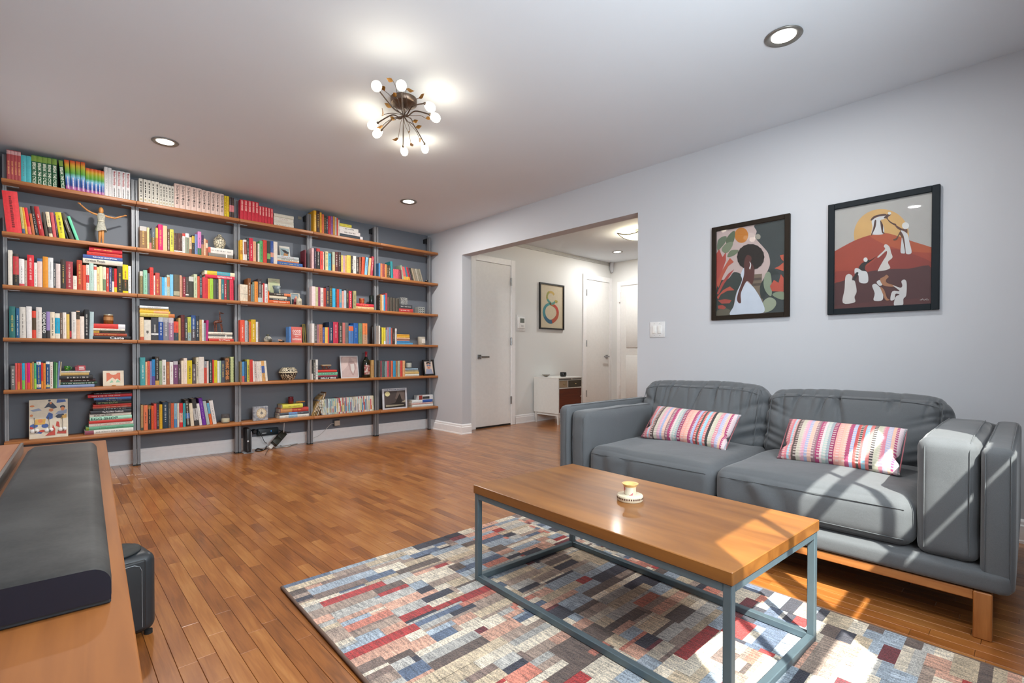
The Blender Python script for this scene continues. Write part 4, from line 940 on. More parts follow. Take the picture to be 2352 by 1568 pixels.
t, w, h = panel('framed_photo', 'small silver photo frame with a red clothed figure, behind a white bottle', 'photo frame', 'h', 1140, 1312, 518, 718, SZ[2], -0.13, plain('3a4a4e', 0.4), 0.008, 9,
    [('printed_sky', '7a8a90', [[(0, 0.5), (1, 0.5), (1, 1), (0, 1)]]), ('printed_figure', '8a2630', [[(0.2, 0), (0.8, 0), (0.75, 0.4), (0.6, 0.7), (0.4, 0.6)]]), ('printed_face', 'c88a68', [ell(0.66, 0.68, 0.14, 0.13)])], plain('b9b4a6', 0.3, 0.5), 0.008)
t, c, r, h = lathe_thing('ceramic_bottle', 'small white ceramic flask with dark brush marks beside a photo frame', 'bottle', 'h', 1240, 1348, 560, 730, SZ[2], -0.175, [(0.9, 0), (1, 0.04), (1, 0.55), (0.8, 0.66), (0.3, 0.74), (0.28, 0.9), (0.38, 0.95), (0.36, 1.0), (0.2, 1.0)], plain('c4bda6', 0.3, var=0.15))
bm_ = MB()
for k_ in range(5): bm_.tube([(c.x-r*0.4+k_*r*0.2, c.y-r*1.0, c.z+h*(0.12+0.05*(k_ % 3))), (c.x-r*0.3+k_*r*0.18, c.y-r*1.01, c.z+h*(0.38+0.03*(k_ % 2)))], 0.0009, 5)
bm_.build('brush_mark', plain('3a362c', 0.5), t)
t, c, r, h = lathe_thing('lidded_pot', 'low silver and black lidded pot on the fourth shelf', 'pot', 'h', 618, 790, 1300, 1440, SZ[3], -0.15, [(0.5, 0), (0.85, 0.06), (1, 0.25), (0.95, 0.45), (0.6, 0.68), (0.3, 0.78)], pattern_mat('pot_metal', '4a4840', 'b6b2a4', 18, 'noise'))
MB().lathe([(r*0.3, c.z+h*0.78), (r*0.36, c.z+h*0.84), (r*0.34, c.z+h*0.96), (r*0.15, c.z+h)], (c.x, c.y, 0), 20).build('lid_knob', plain('6a6a5a', 0.25, 0.6), t)
t = thing('animal_figurine', 'tiny black and pink crouching figurine beside the silver lidded pot', 'figurine')
c = P2('h', 950, 1440, -0.15); u_ = (P2('h', 1015, 1440, -0.15)-P2('h', 880, 1440, -0.15)).x
MB().ball((c.x+u_*0.12, c.y, SZ[3]+0.012), 0.013, 12, 8, (u_*0.40/0.013, 0.9, 0.9)).build('body', plain('22201e', 0.4), t)
MB().ball((c.x-u_*0.1, c.y-0.008, SZ[3]+0.022), 0.011, 12, 8, (u_*0.3/0.011, 0.8, 0.75)).ball((c.x-u_*0.36, c.y-0.008, SZ[3]+0.024), 0.006, 8, 6).build('head', plain('c09a80', 0.5), t)
MB().ball((c.x-u_*0.05, c.y-0.006, SZ[3]+0.030), 0.009, 10, 6, (1.4, 0.9, 0.5)).build('cap', plain('2a1c18', 0.5), t)
t, w, h = panel('slogan_book', 'salmon pink book facing forward with white slogan lettering, fourth shelf', 'book', 'h', 1150, 1355, 1160, 1452, SZ[3], -0.17, plain('c9635a', 0.5), 0.02, 2)
for s_, z_, wd, hh in (('GOOD', 0.72, 0.78, 0.17), ('THINGS', 0.53, 0.76, 0.12), ('ARE', 0.385, 0.3, 0.05), ('HAPPENING', 0.22, 0.82, 0.12)):
    lt = MB(); put_text(lt, s_, (-w*wd/2, -0.0012, h*z_), (1, 0, 0), (0, 0, 1), w*wd, h*hh, 0.02); lt.build('cover_lettering', plain('ecdcd6', 0.5), t)
t, w, h = panel('gold_frame', 'narrow gold framed picture half hidden by the shelf post', 'picture', 'h', 1372, 1428, 1105, 1448, SZ[3], -0.10, plain('6a6a50', 0.5), 0.01, 8, [('printed_shape', '3a3a30', [[(0.2, 0.1), (0.8, 0.1), (0.7, 0.6), (0.3, 0.6)]])], plain('a8904a', 0.4, 0.5), 0.008)
# woven bowl
wm_ = pattern_mat('basket_weave', '2a2018', 'cfc4a8', 60, 'checker')
t, c, r, h = lathe_thing('woven_bowl', 'round brown and cream woven basket bowl on the fifth shelf', 'bowl', 'i', 640, 890, 312, 476, R4, -0.135, [(0.5, 0), (0.62, 0.06), (0.84, 0.34), (1.0, 0.62), (0.96, 0.78), (0.74, 0.96), (0.6, 1.0), (0.56, 0.97), (0.9, 0.7), (0.5, 0.08), (0, 0.08)], wm_, 'body', 36)
tri = MB()
for k_ in range(20):
    a0 = 2*math.pi*k_/20; a1 = a0+2*math.pi/40; a2 = a0+2*math.pi/20
    f = lambda a, rr, zz: (c.x+r*rr*1.012*math.cos(a), c.y+r*rr*1.012*math.sin(a), c.z+h*zz)
    tri.add([f(a0, .97, .76), f(a2, .97, .76), f(a1, .76, .94)], [(0, 1, 2)])
    tri.add([f(a0, 1.0, .60), f(a1, .84, .36), f(a2, 1.0, .60)], [(0, 1, 2)]); tri.add([f(a0, .80, .31), f(a1, .64, .10), f(a2, .80, .31)], [(0, 1, 2)])
tri.build('woven_triangle', plain('241a14', 0.7), t)
MB().lathe([(r*1.0, c.z+h*0.58), (r*1.015, c.z+h*0.62), (r*1.0, c.z+h*0.67)], (c.x, c.y, 0), 36).build('woven_band', plain('d2c8ac', 0.7), t)
# square clock
t, w, h = panel('square_clock', 'square marbled grey table clock with round cream dial', 'clock', 'i', 302, 498, 832, 1035, R5, -0.19, pattern_mat('clock_marble', '7a7e86', 'a4a6aa', 40, 'noise'), 0.035, 0,
    [('dial_ring', 'b49a72', [ell(0.55, 0.52, 0.34, 0.36, 36)]), ('dial', 'd4c8ae', [ell(0.55, 0.52, 0.29, 0.31, 36)]), ('dial_centre', '8a8a86', [ell(0.55, 0.52, 0.09, 0.10)])])
hd = MB()
for k_ in range(12): hd.add([(w*0.05+w*0.25*math.cos(k_*math.pi/6)+a, -0.0022, h*0.52+h*0.27*math.sin(k_*math.pi/6)+b_) for a, b_ in ((-.002, -.002), (.002, -.002), (.002, .002), (-.002, .002))], [(0, 1, 2, 3)])
hd.build('hour_mark', plain('4a4640', 0.5), t)
MB().box(w*0.05-0.001, w*0.05+0.001, -0.0026, -0.0022, h*0.52, h*0.72).box(w*0.05, w*0.05+w*0.13, -0.0026, -0.0022, h*0.52-0.001, h*0.52+0.001).build('hand', plain('2a2a28', 0.4), t)
t, c, r, h = lathe_thing('red_votive', 'dark red glass votive on the top of a book stack', 'candle holder', 'i', 762, 840, 702, 800, sup(5, 2), -0.12, [(0.75, 0), (0.95, 0.06), (1.0, 0.55), (0.85, 0.8), (1.0, 1.0), (0.9, 1.0), (0.75, 0.8), (0.8, 0.2), (0, 0.15)], plain('6a1620', 0.15, var=0.3, scale=80))
t = thing('driftwood', 'small curved piece of tan wood beside the red votive', 'ornament')
a, b_ = P2('i', 868, 790, -0.11), P2('i', 988, 775, -0.11); z_ = sup(5, 2)
MB().tube([(a.x, a.y, z_+0.012), (a.x*0.6+b_.x*0.4, a.y, z_+0.014), (b_.x, b_.y, z_+0.012)], [0.006, 0.008, 0.006], 10).build('branch', MW, t)
MB().tube([(a.x*0.6+b_.x*0.4, a.y, z_+0.004), (a.x*0.6+b_.x*0.4, a.y, z_+0.01)], [0.004, 0.005], 8).build('knot', MW, t)
# fourth bay
t, c, r, h = lathe_thing('mug', 'red and gold patterned mug on two stacked books', 'mug', 'k', 1148, 1265, 512, 612, sup(2, 3), -0.14, [(0.75, 0), (0.8, 0.05), (0.92, 0.9), (1.0, 1.0), (0.92, 1.0), (0.85, 0.9), (0.7, 0.1), (0, 0.1)], pattern_mat('mug_pattern', 'a02a28', 'b8743a', 70, 'noise'))
MB().tube([(c.x+r*0.85, c.y, c.z+h*0.85), (c.x+r*1.35, c.y, c.z+h*0.7), (c.x+r*1.2, c.y, c.z+h*0.3), (c.x+r*0.75, c.y, c.z+h*0.2)], 0.0035, 8).build('handle', plain('5a6a40', 0.4), t)
t, c, r, h = lathe_thing('dark_jar', 'dark glossy glass jar on a book stack against the shelf post', 'jar', 'k', 1362, 1462, 448, 612, sup(2, 3), -0.10, [(0.9, 0), (1, 0.05), (1, 0.9), (0.9, 1.0), (0.8, 1.0), (0.85, 0.1), (0, 0.1)], plain('18211f', 0.08, var=0.1))
t, c, r, h = lathe_thing('dark_bottle', 'slim dark carved bottle at right end of the fourth bay', 'bottle', 'k', 1405, 1465, 1090, 1445, SZ[3], -0.10, [(0.8, 0), (1, 0.05), (1, 0.45), (0.75, 0.7), (0.7, 0.85), (0.8, 1.0), (0.5, 1.0)], plain('221a16', 0.3, var=0.4, scale=60))
t = thing('carved_ornament', 'brown carved wooden ornament on red and green books', 'ornament')
a, b_ = P2('l', 248, 395, -0.13), P2('l', 388, 395, -0.13); z_ = sup(4, 3); wx = b_.x-a.x; hz = P2('l', 300, 308, -0.13).z-z_
MB().bbox(a.x, b_.x-wx*0.05, -0.16, -0.11, z_+hz*0.72, z_+hz, 0.003, 2).build('tray', plain('a08a6a', 0.5), t)
MB().tube([(a.x+wx*0.08, -0.135, z_+hz*0.7), (a.x+wx*0.2, -0.135, z_+0.004), (a.x+wx*0.45, -0.135, z_+0.004), (a.x+wx*0.5, -0.135, z_+hz*0.7)], 0.006, 8).tube([(a.x+wx*0.55, -0.135, z_+hz*0.7), (a.x+wx*0.7, -0.135, z_+0.006), (a.x+wx*0.92, -0.135, z_+hz*0.5)], 0.006, 8).build('carved_leg', plain('6a3c20', 0.4, var=0.3), t)
t, w, h = panel('art_print', 'pinkish abstract art print with a drawn head, leaning on the fifth shelf', 'picture', 'l', 545, 815, 172, 508, R4, -0.15, plain('c8ccd0', 0.5), 0.006, 8,
    [('printed_ground', 'b9a4a0', [[(0.05, 0.04), (0.95, 0.04), (0.95, 0.96), (0.05, 0.96)]]), ('printed_wash', 'c9b4ae', [[(0.08, 0.3), (0.4, 0.55), (0.5, 0.9), (0.2, 0.95), (0.06, 0.8)], [(0.6, 0.9), (0.9, 0.85), (0.92, 0.5), (0.8, 0.6)]]),
     ('printed_head', 'a68e8a', [[(0.42, 0.66), (0.5, 0.74), (0.75, 0.74), (0.86, 0.6), (0.85, 0.4), (0.7, 0.12), (0.62, 0.14), (0.5, 0.38)]]), ('printed_face', 'c8c2be', [[(0.55, 0.62), (0.76, 0.64), (0.78, 0.4), (0.68, 0.18), (0.58, 0.36)]])])
t, c, r, h = lathe_thing('wine_bottle', 'dark wine bottle with red foil neck and picture label', 'bottle', 'l', 868, 974, 112, 494, R4, -0.14, [(0.9, 0), (1, 0.02), (1, 0.55), (0.92, 0.64), (0.5, 0.74), (0.36, 0.8), (0.34, 0.82)], plain('14180f', 0.06, var=0.1))
MB().lathe([(r*0.36, c.z+h*0.80), (r*0.33, c.z+h*0.86), (r*0.33, c.z+h*0.95), (r*0.38, c.z+h*0.955), (r*0.38, c.z+h), (0, c.z+h)], (c.x, c.y, 0), 20).build('foil', plain('9a2030', 0.3), t)
lb = MB(); nn = 14; a0 = -2.5; vs_ = []
for zf in (0.12, 0.49):
    for k_ in range(nn+1):
        an = a0+k_*(1.9/nn); vs_.append((c.x+r*1.008*math.cos(an), c.y+r*1.008*math.sin(an), c.z+h*zf))
lb.add(vs_, [(k_, k_+1, nn+2+k_, nn+1+k_) for k_ in range(nn)], True); lb.build('paper_label', pattern_mat('bottle_label', 'c0b0a4', '8a3436', 55, 'noise'), t)
# rows of magazines on the bottom shelf of the fourth bay
rm = random.Random(5)
A = P2('l', 255, 1050, -0.18).x; B = P2('l', 1052, 990, -0.18).x
cols = ['c9cfc9', 'd5d6d0', 'a9c0c4', 'b8b4a0', 'd8d2c0', '7fb0bc', 'c4c8c4', 'b04a50', 'c8beaa', '5f8fb0', 'dcdcd8', '8a8890', 'c0c49a']
x = A; n_m = 0
while x < B-0.003 and n_m < 62:
    w = rm.uniform(0.007, 0.0125); f_ = (x-A)/(B-A)
    if x+w > B: w = B-x
    ang = math.radians(-13 if False else 0)+(-0.22*max(0, 1-f_/0.12) if f_ < 0.12 else -0.02)
    h = (P2('l', 300, 820, -0.18).z if f_ < 0.1 else P2('l', 1040, 770, -0.18).z)-R5
    h = 0.2+0.004*rm.random() if True else h
    h = min(P2('l', 255+797*f_, 828-60*f_, -0.18).z-R5, 0.3)-rm.random()*0.004
    col = rm.choice(cols)
    md = MB().bbox(-w/2+0.0003, w/2-0.0003, 0, 0.13, 0, h, 0.0008, 1)
    o = md.build('magazine', plain(col, 0.4, k=1.0))
    tag(o, 'thin %s magazine, %s from left in the packed row, bottom shelf, fourth bay' % (cname(col), ordn(n_m) if n_m < 39 else ('fortieth' if n_m == 39 else 'forty-'+ORD[n_m-40] if n_m < 49 else 'fiftieth' if n_m == 49 else 'fifty-'+ORD[n_m-50] if n_m < 59 else 'sixtieth' if n_m == 59 else 'sixty-'+ORD[n_m-60])), 'magazine', 'magazines on the bottom shelf of the fourth bay')
    sp_ = MB().box(-w/2*0.9, w/2*0.9, -0.0006, 0, h*0.12, h*rm.uniform(0.3, 0.9)); sp_.build('spine_print', plain(rm.choice(cols+['c84a50', '3a6a9a', 'c0a850']), 0.4), o)
    o.location = (x+w/2, -0.18, R5+w/2*abs(math.sin(ang))+0.0003); o.rotation_euler = (0, ang, 0)
    x += w; n_m += 1
for k_, (xx, col) in enumerate(((112, 'a88a58'), (135, 'b8a070'), (160, '9a7a4a'), (190, 'd0c8b4'), (215, '7a5a3a'))):
    h = 0.20+0.012*k_; c = P2('l', xx, 1055, -0.18)
    o = MB().bbox(-0.003, 0.003, 0, 0.13, 0, h, 0.0008, 1).build('magazine', plain(col, 0.5))
    tag(o, 'brown slumped magazine, %s from the left post, bottom shelf, fourth bay' % ordn(k_), 'magazine', 'slumped magazines on the bottom shelf of the fourth bay')
    MB().box(-0.0024, 0.0024, -0.0006, 0, h*0.2, h*0.7).build('spine_print', plain('d8cdb8', 0.5), o)
    o.location = (c.x+0.004, -0.18, R5+0.002); o.rotation_euler = (0, 0.42-0.03*k_, 0)
# rightmost bay
t = thing('horse_figurine', 'tiny black horse figurine with tan saddle beside leaning books', 'figurine')
c = P2('m', 845, 825, -0.16); z_ = SZ[1]
MB().tube([(c.x-0.016, c.y, z_+0.020), (c.x, c.y, z_+0.022), (c.x+0.014, c.y, z_+0.022), (c.x+0.018, c.y, z_+0.036), (c.x+0.026, c.y, z_+0.034)], [0.006, 0.0075, 0.007, 0.005, 0.003], 10).build('body', plain('1e1a18', 0.4), t)
for dx in (-0.013, -0.009, 0.010, 0.014): MB().tube([(c.x+dx, c.y+(0.004 if dx in (-0.009, 0.014) else -0.004), z_+0.018), (c.x+dx, c.y+(0.004 if dx in (-0.009, 0.014) else -0.004), z_)], 0.0022, 6).build('leg', plain('1e1a18', 0.4), t)
MB().ball((c.x, c.y, z_+0.028), 0.008, 10, 6, (1, 1, 0.6)).build('saddle', plain('b89a70', 0.5), t)
a, b_ = P2('m', 448, 1165, -0.14), P2('m', 550, 1165, -0.14); z_ = sup(2, 4); hz = P2('m', 500, 1070, -0.14).z-z_; wx = b_.x-a.x
t = thing('patterned_cube', 'grey speckled cube box on two stacked books, rightmost bay', 'box', None, (a.x+wx/2, -0.14, z_))
MB().bbox(a.x, b_.x, -0.16, -0.16+wx, z_, z_+hz*0.86, 0.002, 1).build('body', pattern_mat('cube_speckle', '4a4a48', 'a8a8a4', 160, 'noise'), t)
MB().bbox(a.x-0.001, b_.x+0.001, -0.161, -0.159+wx, z_+hz*0.86, z_+hz, 0.002, 1).build('lid', pattern_mat('cube_speckle2', '4a4a48', 'b4b4b0', 160, 'noise'), t)
a, b_ = P2('m', 727, 1290, -0.17), P2('m', 822, 1290, -0.17); wx = b_.x-a.x; hz = P2('m', 770, 1208, -0.17).z-SZ[2]
t = thing('perforated_cube', 'pale grey cube with square holes on the third shelf', 'ornament', None, (a.x+wx/2, -0.17, SZ[2]))
MB().bbox(a.x, b_.x, -0.17, -0.17+wx, SZ[2], SZ[2]+hz, 0.0015, 1).build('body', plain('8f938f', 0.6), t)
for i in range(3):
    for j in range(3):
        x = a.x+wx*(0.2+0.3*i); z_ = SZ[2]+hz*(0.2+0.3*j); MB().box(x-wx*0.06, x+wx*0.06, -0.1705, -0.168, z_-hz*0.06, z_+hz*0.06).build('hole', plain('1c1c1c', 0.8), t)
t, c, r, h = lathe_thing('candle_tin', 'pale candle jar with a printed label, fourth shelf of rightmost bay', 'candle', 'n', 617, 704, 243, 332, SZ[3], -0.15, [(0.95, 0), (1, 0.04), (1, 0.95), (0.95, 1.0), (0.8, 1.0), (0.8, 0.85), (0, 0.85)], plain('a8a294', 0.35))
MB().box(c.x-r*0.5, c.x+r*0.5, c.y-r*1.03, c.y-r*0.8, c.z+h*0.2, c.z+h*0.75).build('paper_label', plain('d4cfc4', 0.6), t)
t, c, r, h = lathe_thing('candle_glass', 'cream candle in short glass on books beside the black photo frame', 'candle', 'n', 462, 535, 560, 646, sup(4, 4), -0.15, [(0.9, 0), (1, 0.05), (1, 1.0), (0.93, 1.0), (0.93, 0.1), (0, 0.1)], glass('clear_glass'))
MB().lathe([(r*0.9, c.z+h*0.11), (r*0.9, c.z+h*0.8), (0, c.z+h*0.8)], (c.x, c.y, 0), 20).build('wax', plain('d8d0c0', 0.6), t)
t, w, h = panel('framed_portrait', 'black framed portrait drawing with sunglasses on the fifth shelf', 'photo frame', 'n', 695, 835, 536, 735, R4, -0.17, plain('2a2a2c', 0.4), 0.012, 11,
    [('printed_ground', 'cbb9ab', [[(0.02, 0.02), (0.98, 0.02), (0.98, 0.98), (0.02, 0.98)]]), ('printed_shoulders', '8f94a6', [[(0.05, 0.02), (0.95, 0.02), (0.8, 0.4), (0.6, 0.45), (0.4, 0.45), (0.2, 0.4)]]), ('printed_face', 'c8987c', [ell(0.5, 0.62, 0.24, 0.25)]), ('printed_hair', '2a2424', [[(0.22, 0.75), (0.3, 0.95), (0.7, 0.95), (0.78, 0.75), (0.5, 0.84)]]), ('printed_glasses', '6a7486', [ell(0.38, 0.68, 0.12, 0.08), ell(0.63, 0.68, 0.12, 0.08)]), ('printed_lips', '8a2a2c', [ell(0.5, 0.48, 0.07, 0.03)])], plain('151515', 0.3), 0.018)
t, w, h = panel('picture_book', 'white bordered picture book with dark night scene and a moon', 'book', 'n', 165, 480, 905, 1178, R5, -0.17, plain('c9ccd2', 0.5), 0.01, 4,
    [('printed_night', '4a4240', [[(0.07, 0.07), (0.93, 0.07), (0.93, 0.88), (0.07, 0.88)]]), ('printed_mist', '6a5e58', [[(0.5, 0.5), (0.9, 0.4), (0.9, 0.8), (0.6, 0.86)]]), ('printed_shadow', '26221f', [[(0.07, 0.2), (0.5, 0.3), (0.7, 0.75), (0.8, 0.3), (0.93, 0.2), (0.93, 0.07), (0.07, 0.07)]]), ('printed_snow', '9a9480', [[(0.12, 0.12), (0.85, 0.16), (0.85, 0.2), (0.12, 0.22)], [(0.75, 0.3), (0.92, 0.42), (0.92, 0.3)]]), ('printed_moon', 'd8d09a', [ell(0.2, 0.74, 0.1, 0.115)])])
lt = MB(); put_text(lt, 'THE POLAR EXPRESS', (-w*0.43, -0.0022, h*0.935), (1, 0, 0), (0, 0, 1), w*0.86, h*0.06); lt.build('cover_lettering', plain('4a5470', 0.5), t)
a, b_ = P2('n', 620, 1050, -0.16), P2('n', 803, 1050, -0.16); z_ = sup(5, 4); hz = P2('n', 700, 990, -0.16).z-z_; wx = b_.x-a.x
t = thing('game_box', 'small white and red box on top of the books by the right wall', 'box', None, (a.x+wx/2, -0.14, z_))
MB().bbox(a.x, b_.x, -0.17, -0.06, z_, z_+hz, 0.001, 1).build('body', plain('cfd0d0', 0.4), t)
MB().box(a.x+wx*0.02, a.x+wx*0.25, -0.1706, -0.17, z_+hz*0.05, z_+hz*0.95).build('printed_panel', plain('8a3028', 0.4), t)
MB().box(a.x+wx*0.27, a.x+wx*0.75, -0.1706, -0.17, z_+hz*0.15, z_+hz*0.7).build('printed_window', plain('3a3a3a', 0.4), t)
# ------------------------------------------------------------------ sofa
def cushion(w, t, h, r, puff=0.02, n=26, wr=None, pillow=False, ends=0.0):
    """soft box: w along x, t along y (front is -y), h along z, centred; returns MB"""
    dims = (w/2, t/2, h/2)
    ns = [max(6, int(n*d/max(dims))) for d in dims]
    ns = [max(8, k) for k in ns]
    idx = {}; vs = []; fs = []
    def vid(i, j, k):
        key = (i, j, k)
        if key in idx: return idx[key]
        # finer spacing near the edges
        def e(q, m): s_ = 2*q/m-1; return math.sin(s_*math.pi/2)*0.45+s_*0.55
        a, b, c = e(i, ns[0]), e(j, ns[1]), e(k, ns[2])
        p = Vector((a*dims[0], b*dims[1], c*dims[2]))
        if pillow:
            f_ = max(0.0, (1-abs(a)**3.2)*(1-abs(c)**3.2))**0.5
            p.y = b*dims[1]*(0.06+0.94*f_)
            p.x *= 1-0.05*(1-c*c)*abs(a); p.z *= 1-0.09*(1-a*a)*abs(c)
        else:
            q = Vector([max(-(d-r), min(d-r, v)) for v, d in zip(p, dims)]); d_ = p-q
            if d_.length > 1e-7: p = q+d_.normalized()*min(r, d_.length if sum(abs(v) > 1e-6 for v in d_) == 1 else r)
            ca, cc, cb = max(0, 1-a*a), max(0, 1-c*c), max(0, 1-b*b)
            p.y += (1 if b > 0 else -1)*puff*abs(b)**2*(ca*cc)**0.6
            p.z += (1 if c > 0 else -1)*puff*0.8*abs(c)**2*(ca*cb)**0.6
            p.x += (1 if a > 0 else -1)*puff*ends*abs(a)**2*(cb*cc)**0.6
        if wr is not None: p = p+wr(a, b, c, p)
        idx[key] = len(vs); vs.append(p)
        return idx[key]
    N0, N1, N2 = ns
    for i in range(N0):
        for j in range(N1):
            fs.append((vid(i, j, 0), vid(i, j+1, 0), vid(i+1, j+1, 0), vid(i+1, j, 0))); fs.append((vid(i, j, N2), vid(i+1, j, N2), vid(i+1, j+1, N2), vid(i, j+1, N2)))
    for i in range(N0):
        for k in range(N2):
            fs.append((vid(i, 0, k), vid(i+1, 0, k), vid(i+1, 0, k+1), vid(i, 0, k+1))); fs.append((vid(i, N1, k), vid(i, N1, k+1), vid(i+1, N1, k+1), vid(i+1, N1, k)))
    for j in range(N1):
        for k in range(N2):
            fs.append((vid(0, j, k), vid(0, j, k+1), vid(0, j+1, k+1), vid(0, j+1, k))); fs.append((vid(N0, j, k), vid(N0, j+1, k), vid(N0, j+1, k+1), vid(N0, j, k+1)))
    return MB().add(vs, fs, True)
def place(mb, M):
    mb.v = [tuple(M@Vector(p)) for p in mb.v]; return mb
FS = fabric('sofa_linen', '56595c', 1.0)
SEAM = fabric('sofa_seam', '4e5255', 1.0)
sofa = thing('sofa', 'grey fabric two-seat sofa with loose cushions and wooden frame', 'sofa', None, (-0.8, -4.27, 0))
toX = lambda x, y, z: Matrix.Translation((x, y, z))@Matrix.Rotation(math.radians(-90), 4, 'Z')     # cushion front (-y) faces -X
place(cushion(1.905, 1.0, 0.072, 0.022, 0.002, 40), toX(-0.80, -4.293, 0.1905)).build('base', FS, sofa)
place(cushion(1.77, 0.09, 0.44, 0.03, 0.004, 30), toX(-0.345, -4.293, 0.40)).build('back_frame', FS, sofa)
def wrk(seed, amp, fx=9.0, fz=4.0):
    def f(a, b, c, p):
        n_ = noise.noise(Vector((p.x*fx+seed, p.y*5+seed*2, p.z*fz)))+0.5*noise.noise(Vector((p.x*fx*2.3+seed, p.y*9, p.z*fz*2.1)))
        return Vector((0, -1 if b < 0 else 1, 0))*amp*n_*0.6+Vector((0, 0, 1 if c > 0 else -1))*amp*n_*0.5*abs(c)**4
    return f
for y0, y1 in ((-3.337, -3.407), (-5.168, -5.252)):
    ym, wd = (y0+y1)/2, y0-y1
    o = place(cushion(wd, 0.985, 0.472, 0.026, 0.004, 34, wrk(y0, 0.004)), toX(-0.795, ym, 0.392)).build('arm_panel', FS, sofa)
    sm = MB()
    for s_ in (-1, 1):
        y = ym+s_*(wd/2-0.012)
        sm.tube([(-1.2875, y, 0.18), (-1.290, y, 0.40), (-1.2875, y, 0.605), (-1.24, y, 0.6285), (-0.8, y, 0.6295), (-0.4, y, 0.6285)], 0.0016, 6)
    sm.build('seam', SEAM, o)
def padw(seed):
    def f(a, b, c, p):
        n_ = noise.noise(Vector((p.x*6+seed, p.y*6, p.z*12)))
        pk = math.exp(-((abs(a)-0.9)/0.1)**2)*math.sin(p.z*150)*0.0012
        return Vector(((1 if a > 0 else -1)*(n_*0.005+pk)*abs(a)**3, -n_*0.005 if b < 0 else 0, n_*0.006*max(0, c)))
    return f
for y0, y1, zt, sd in ((-3.409, -3.530, 0.598, 1.0), (-5.002, -5.164, 0.640, 4.0)):
    ym, wd = (y0+y1)/2, y0-y1; hz = zt-0.228
    o = place(cushion(wd, 0.80, hz, 0.032, 0.010, 34, padw(sd), False, 0.6), toX(-0.865, ym, 0.228+hz/2)).build('arm_cushion', FS, sofa)
    sm = MB()
    for s_ in (-1, 1):
        y = ym+s_*(wd/2-0.022)
        sm.tube([(-1.268, y, 0.255), (-1.2735, y, 0.40), (-1.269, y, zt-0.035), (-1.245, y, zt-0.006), (-1.1, y, zt+0.003), (-0.8, y, zt+0.006), (-0.5, y, zt+0.002)], 0.0017, 6)
    sm.build('seam', SEAM, o)
def seatw(seed):
    def f(a, b, c, p):
        n_ = noise.noise(Vector((p.x*4+seed, p.y*4, p.z*4)))
        dip = 0.0
        v = Vector((0, 0, 0))
        if b < -0.5:      # creases down the front face
            s_ = math.sin(p.x*38+seed+3*noise.noise(Vector((p.x*8, p.z*8, seed))))
            v += Vector((0, -1, 0))*0.014*s_*max(0, noise.noise(Vector((p.x*3+seed*3, 0, 1)))+0.25)*(1-abs(c)**2)
        if c > 0: v += Vector((0, 0, 1))*(0.008*n_*(c**2)+0.012*(1-a*a)*(1-b*b))
        return v
    return f
for y0, y1, sd in ((-3.533, -4.262, 2.0), (-4.266, -4.999, 7.0)):
    ym, wd = (y0+y1)/2, y0-y1
    o = place(cushion(wd, 0.76, 0.182, 0.055, 0.014, 64, seatw(sd), False, 0.2), toX(-0.885, ym, 0.228+0.091)).build('seat_cushion', FS, sofa)
    sm = MB()
    for zz, xx in ((0.372, -1.2665), (0.262, -1.2635)):
        k = 24; pts = []
        for i in range(k+1):
            y = y0-0.03+(-(wd-0.06))*i/k; a = 2*i/k-1
            pts.append((xx-0.0105*max(0, 1-a*a)**0.6, y, zz+0.004*(1-a*a)))
        sm.tube(pts, 0.0019, 6)
    sm.build('seam', SEAM, o)
def backw(seed, n1=20):
    rr = random.Random(int(seed*10)); folds = [(rr.uniform(-0.95, 0.95), rr.uniform(-0.5, 0.5), rr.uniform(0.014, 0.032), rr.uniform(0.2, 0.8), rr.uniform(0.5, 1)) for _ in range(n1)]
    side = [(rr.uniform(-0.6, 0.8), rr.uniform(0.06, 0.12), rr.uniform(0.5, 1)) for _ in range(7)]
    def f(a, b, c, p):
        v = 0.0
        if b < 0.3:
            for a0, sl, wd, ln, am in folds:                       # pleats running down from the top seam
                t_ = 1-c; x = a-(a0+sl*t_*0.25)
                if t_ < ln*2: v -= am*0.030*math.exp(-(x/wd)**2)*max(0, 1-t_/(ln*2))*min(1, t_*6+0.25)
            for c0, wd, am in side:                                # folds fanning in from the lower sides
                t_ = 1-abs(a); z = c-(c0-0.9*t_)
                v -= am*0.022*math.exp(-(z/wd)**2)*max(0, 1-t_/0.45)
        n_ = noise.noise(Vector((p.x*5+seed, p.y*3, p.z*5)))
        sk = 0.010*noise.noise(Vector((p.x*3+seed, 0, 0)))*max(0, c)
        return Vector((0, -(v+0.007*n_) if b < 0.3 else 0, sk))
    return f
for y0, y1, hz, sd in ((-3.428, -4.228, 0.395, 3.0), (-4.236, -5.030, 0.375, 9.0)):
    ym, wd = (y0+y1)/2, y0-y1
    M = Matrix.Translation((-0.62, ym, 0.405))@Matrix.Rotation(math.radians(-90), 4, 'Z')@Matrix.Rotation(math.radians(-17), 4, 'X')@Matrix.Translation((0, 0.11, hz/2-0.02))
    o = place(cushion(wd, 0.19, hz, 0.068, 0.035, 130, backw(sd), False, 0.25), M).build('back_cushion', FS, sofa)
    sm = MB(); k = 30
    path = [(-1+2*i/k, 0.80-0.10*abs(-1+2*i/k)**6) for i in range(k+1)]
    sm.tube([M@Vector((a*(wd/2-0.04), -0.095-0.030*max(0, (1-a*a)*(1-c*c))**0.6-0.001, c*hz/2)) for a, c in path], 0.0018, 6)
    for s_ in (-1, 1):
        sm.tube([M@Vector((s_*(wd/2-0.03), -0.088-0.012*max(0, 1-c*c), c*hz/2)) for c in [0.7-1.5*i/12 for i in range(13)]], 0.0018, 6)
    sm.build('seam', SEAM, o)
SW = wood('sofa_wood', '8f5426', 'b67a42', 'Y', 0.4, 60, 4)
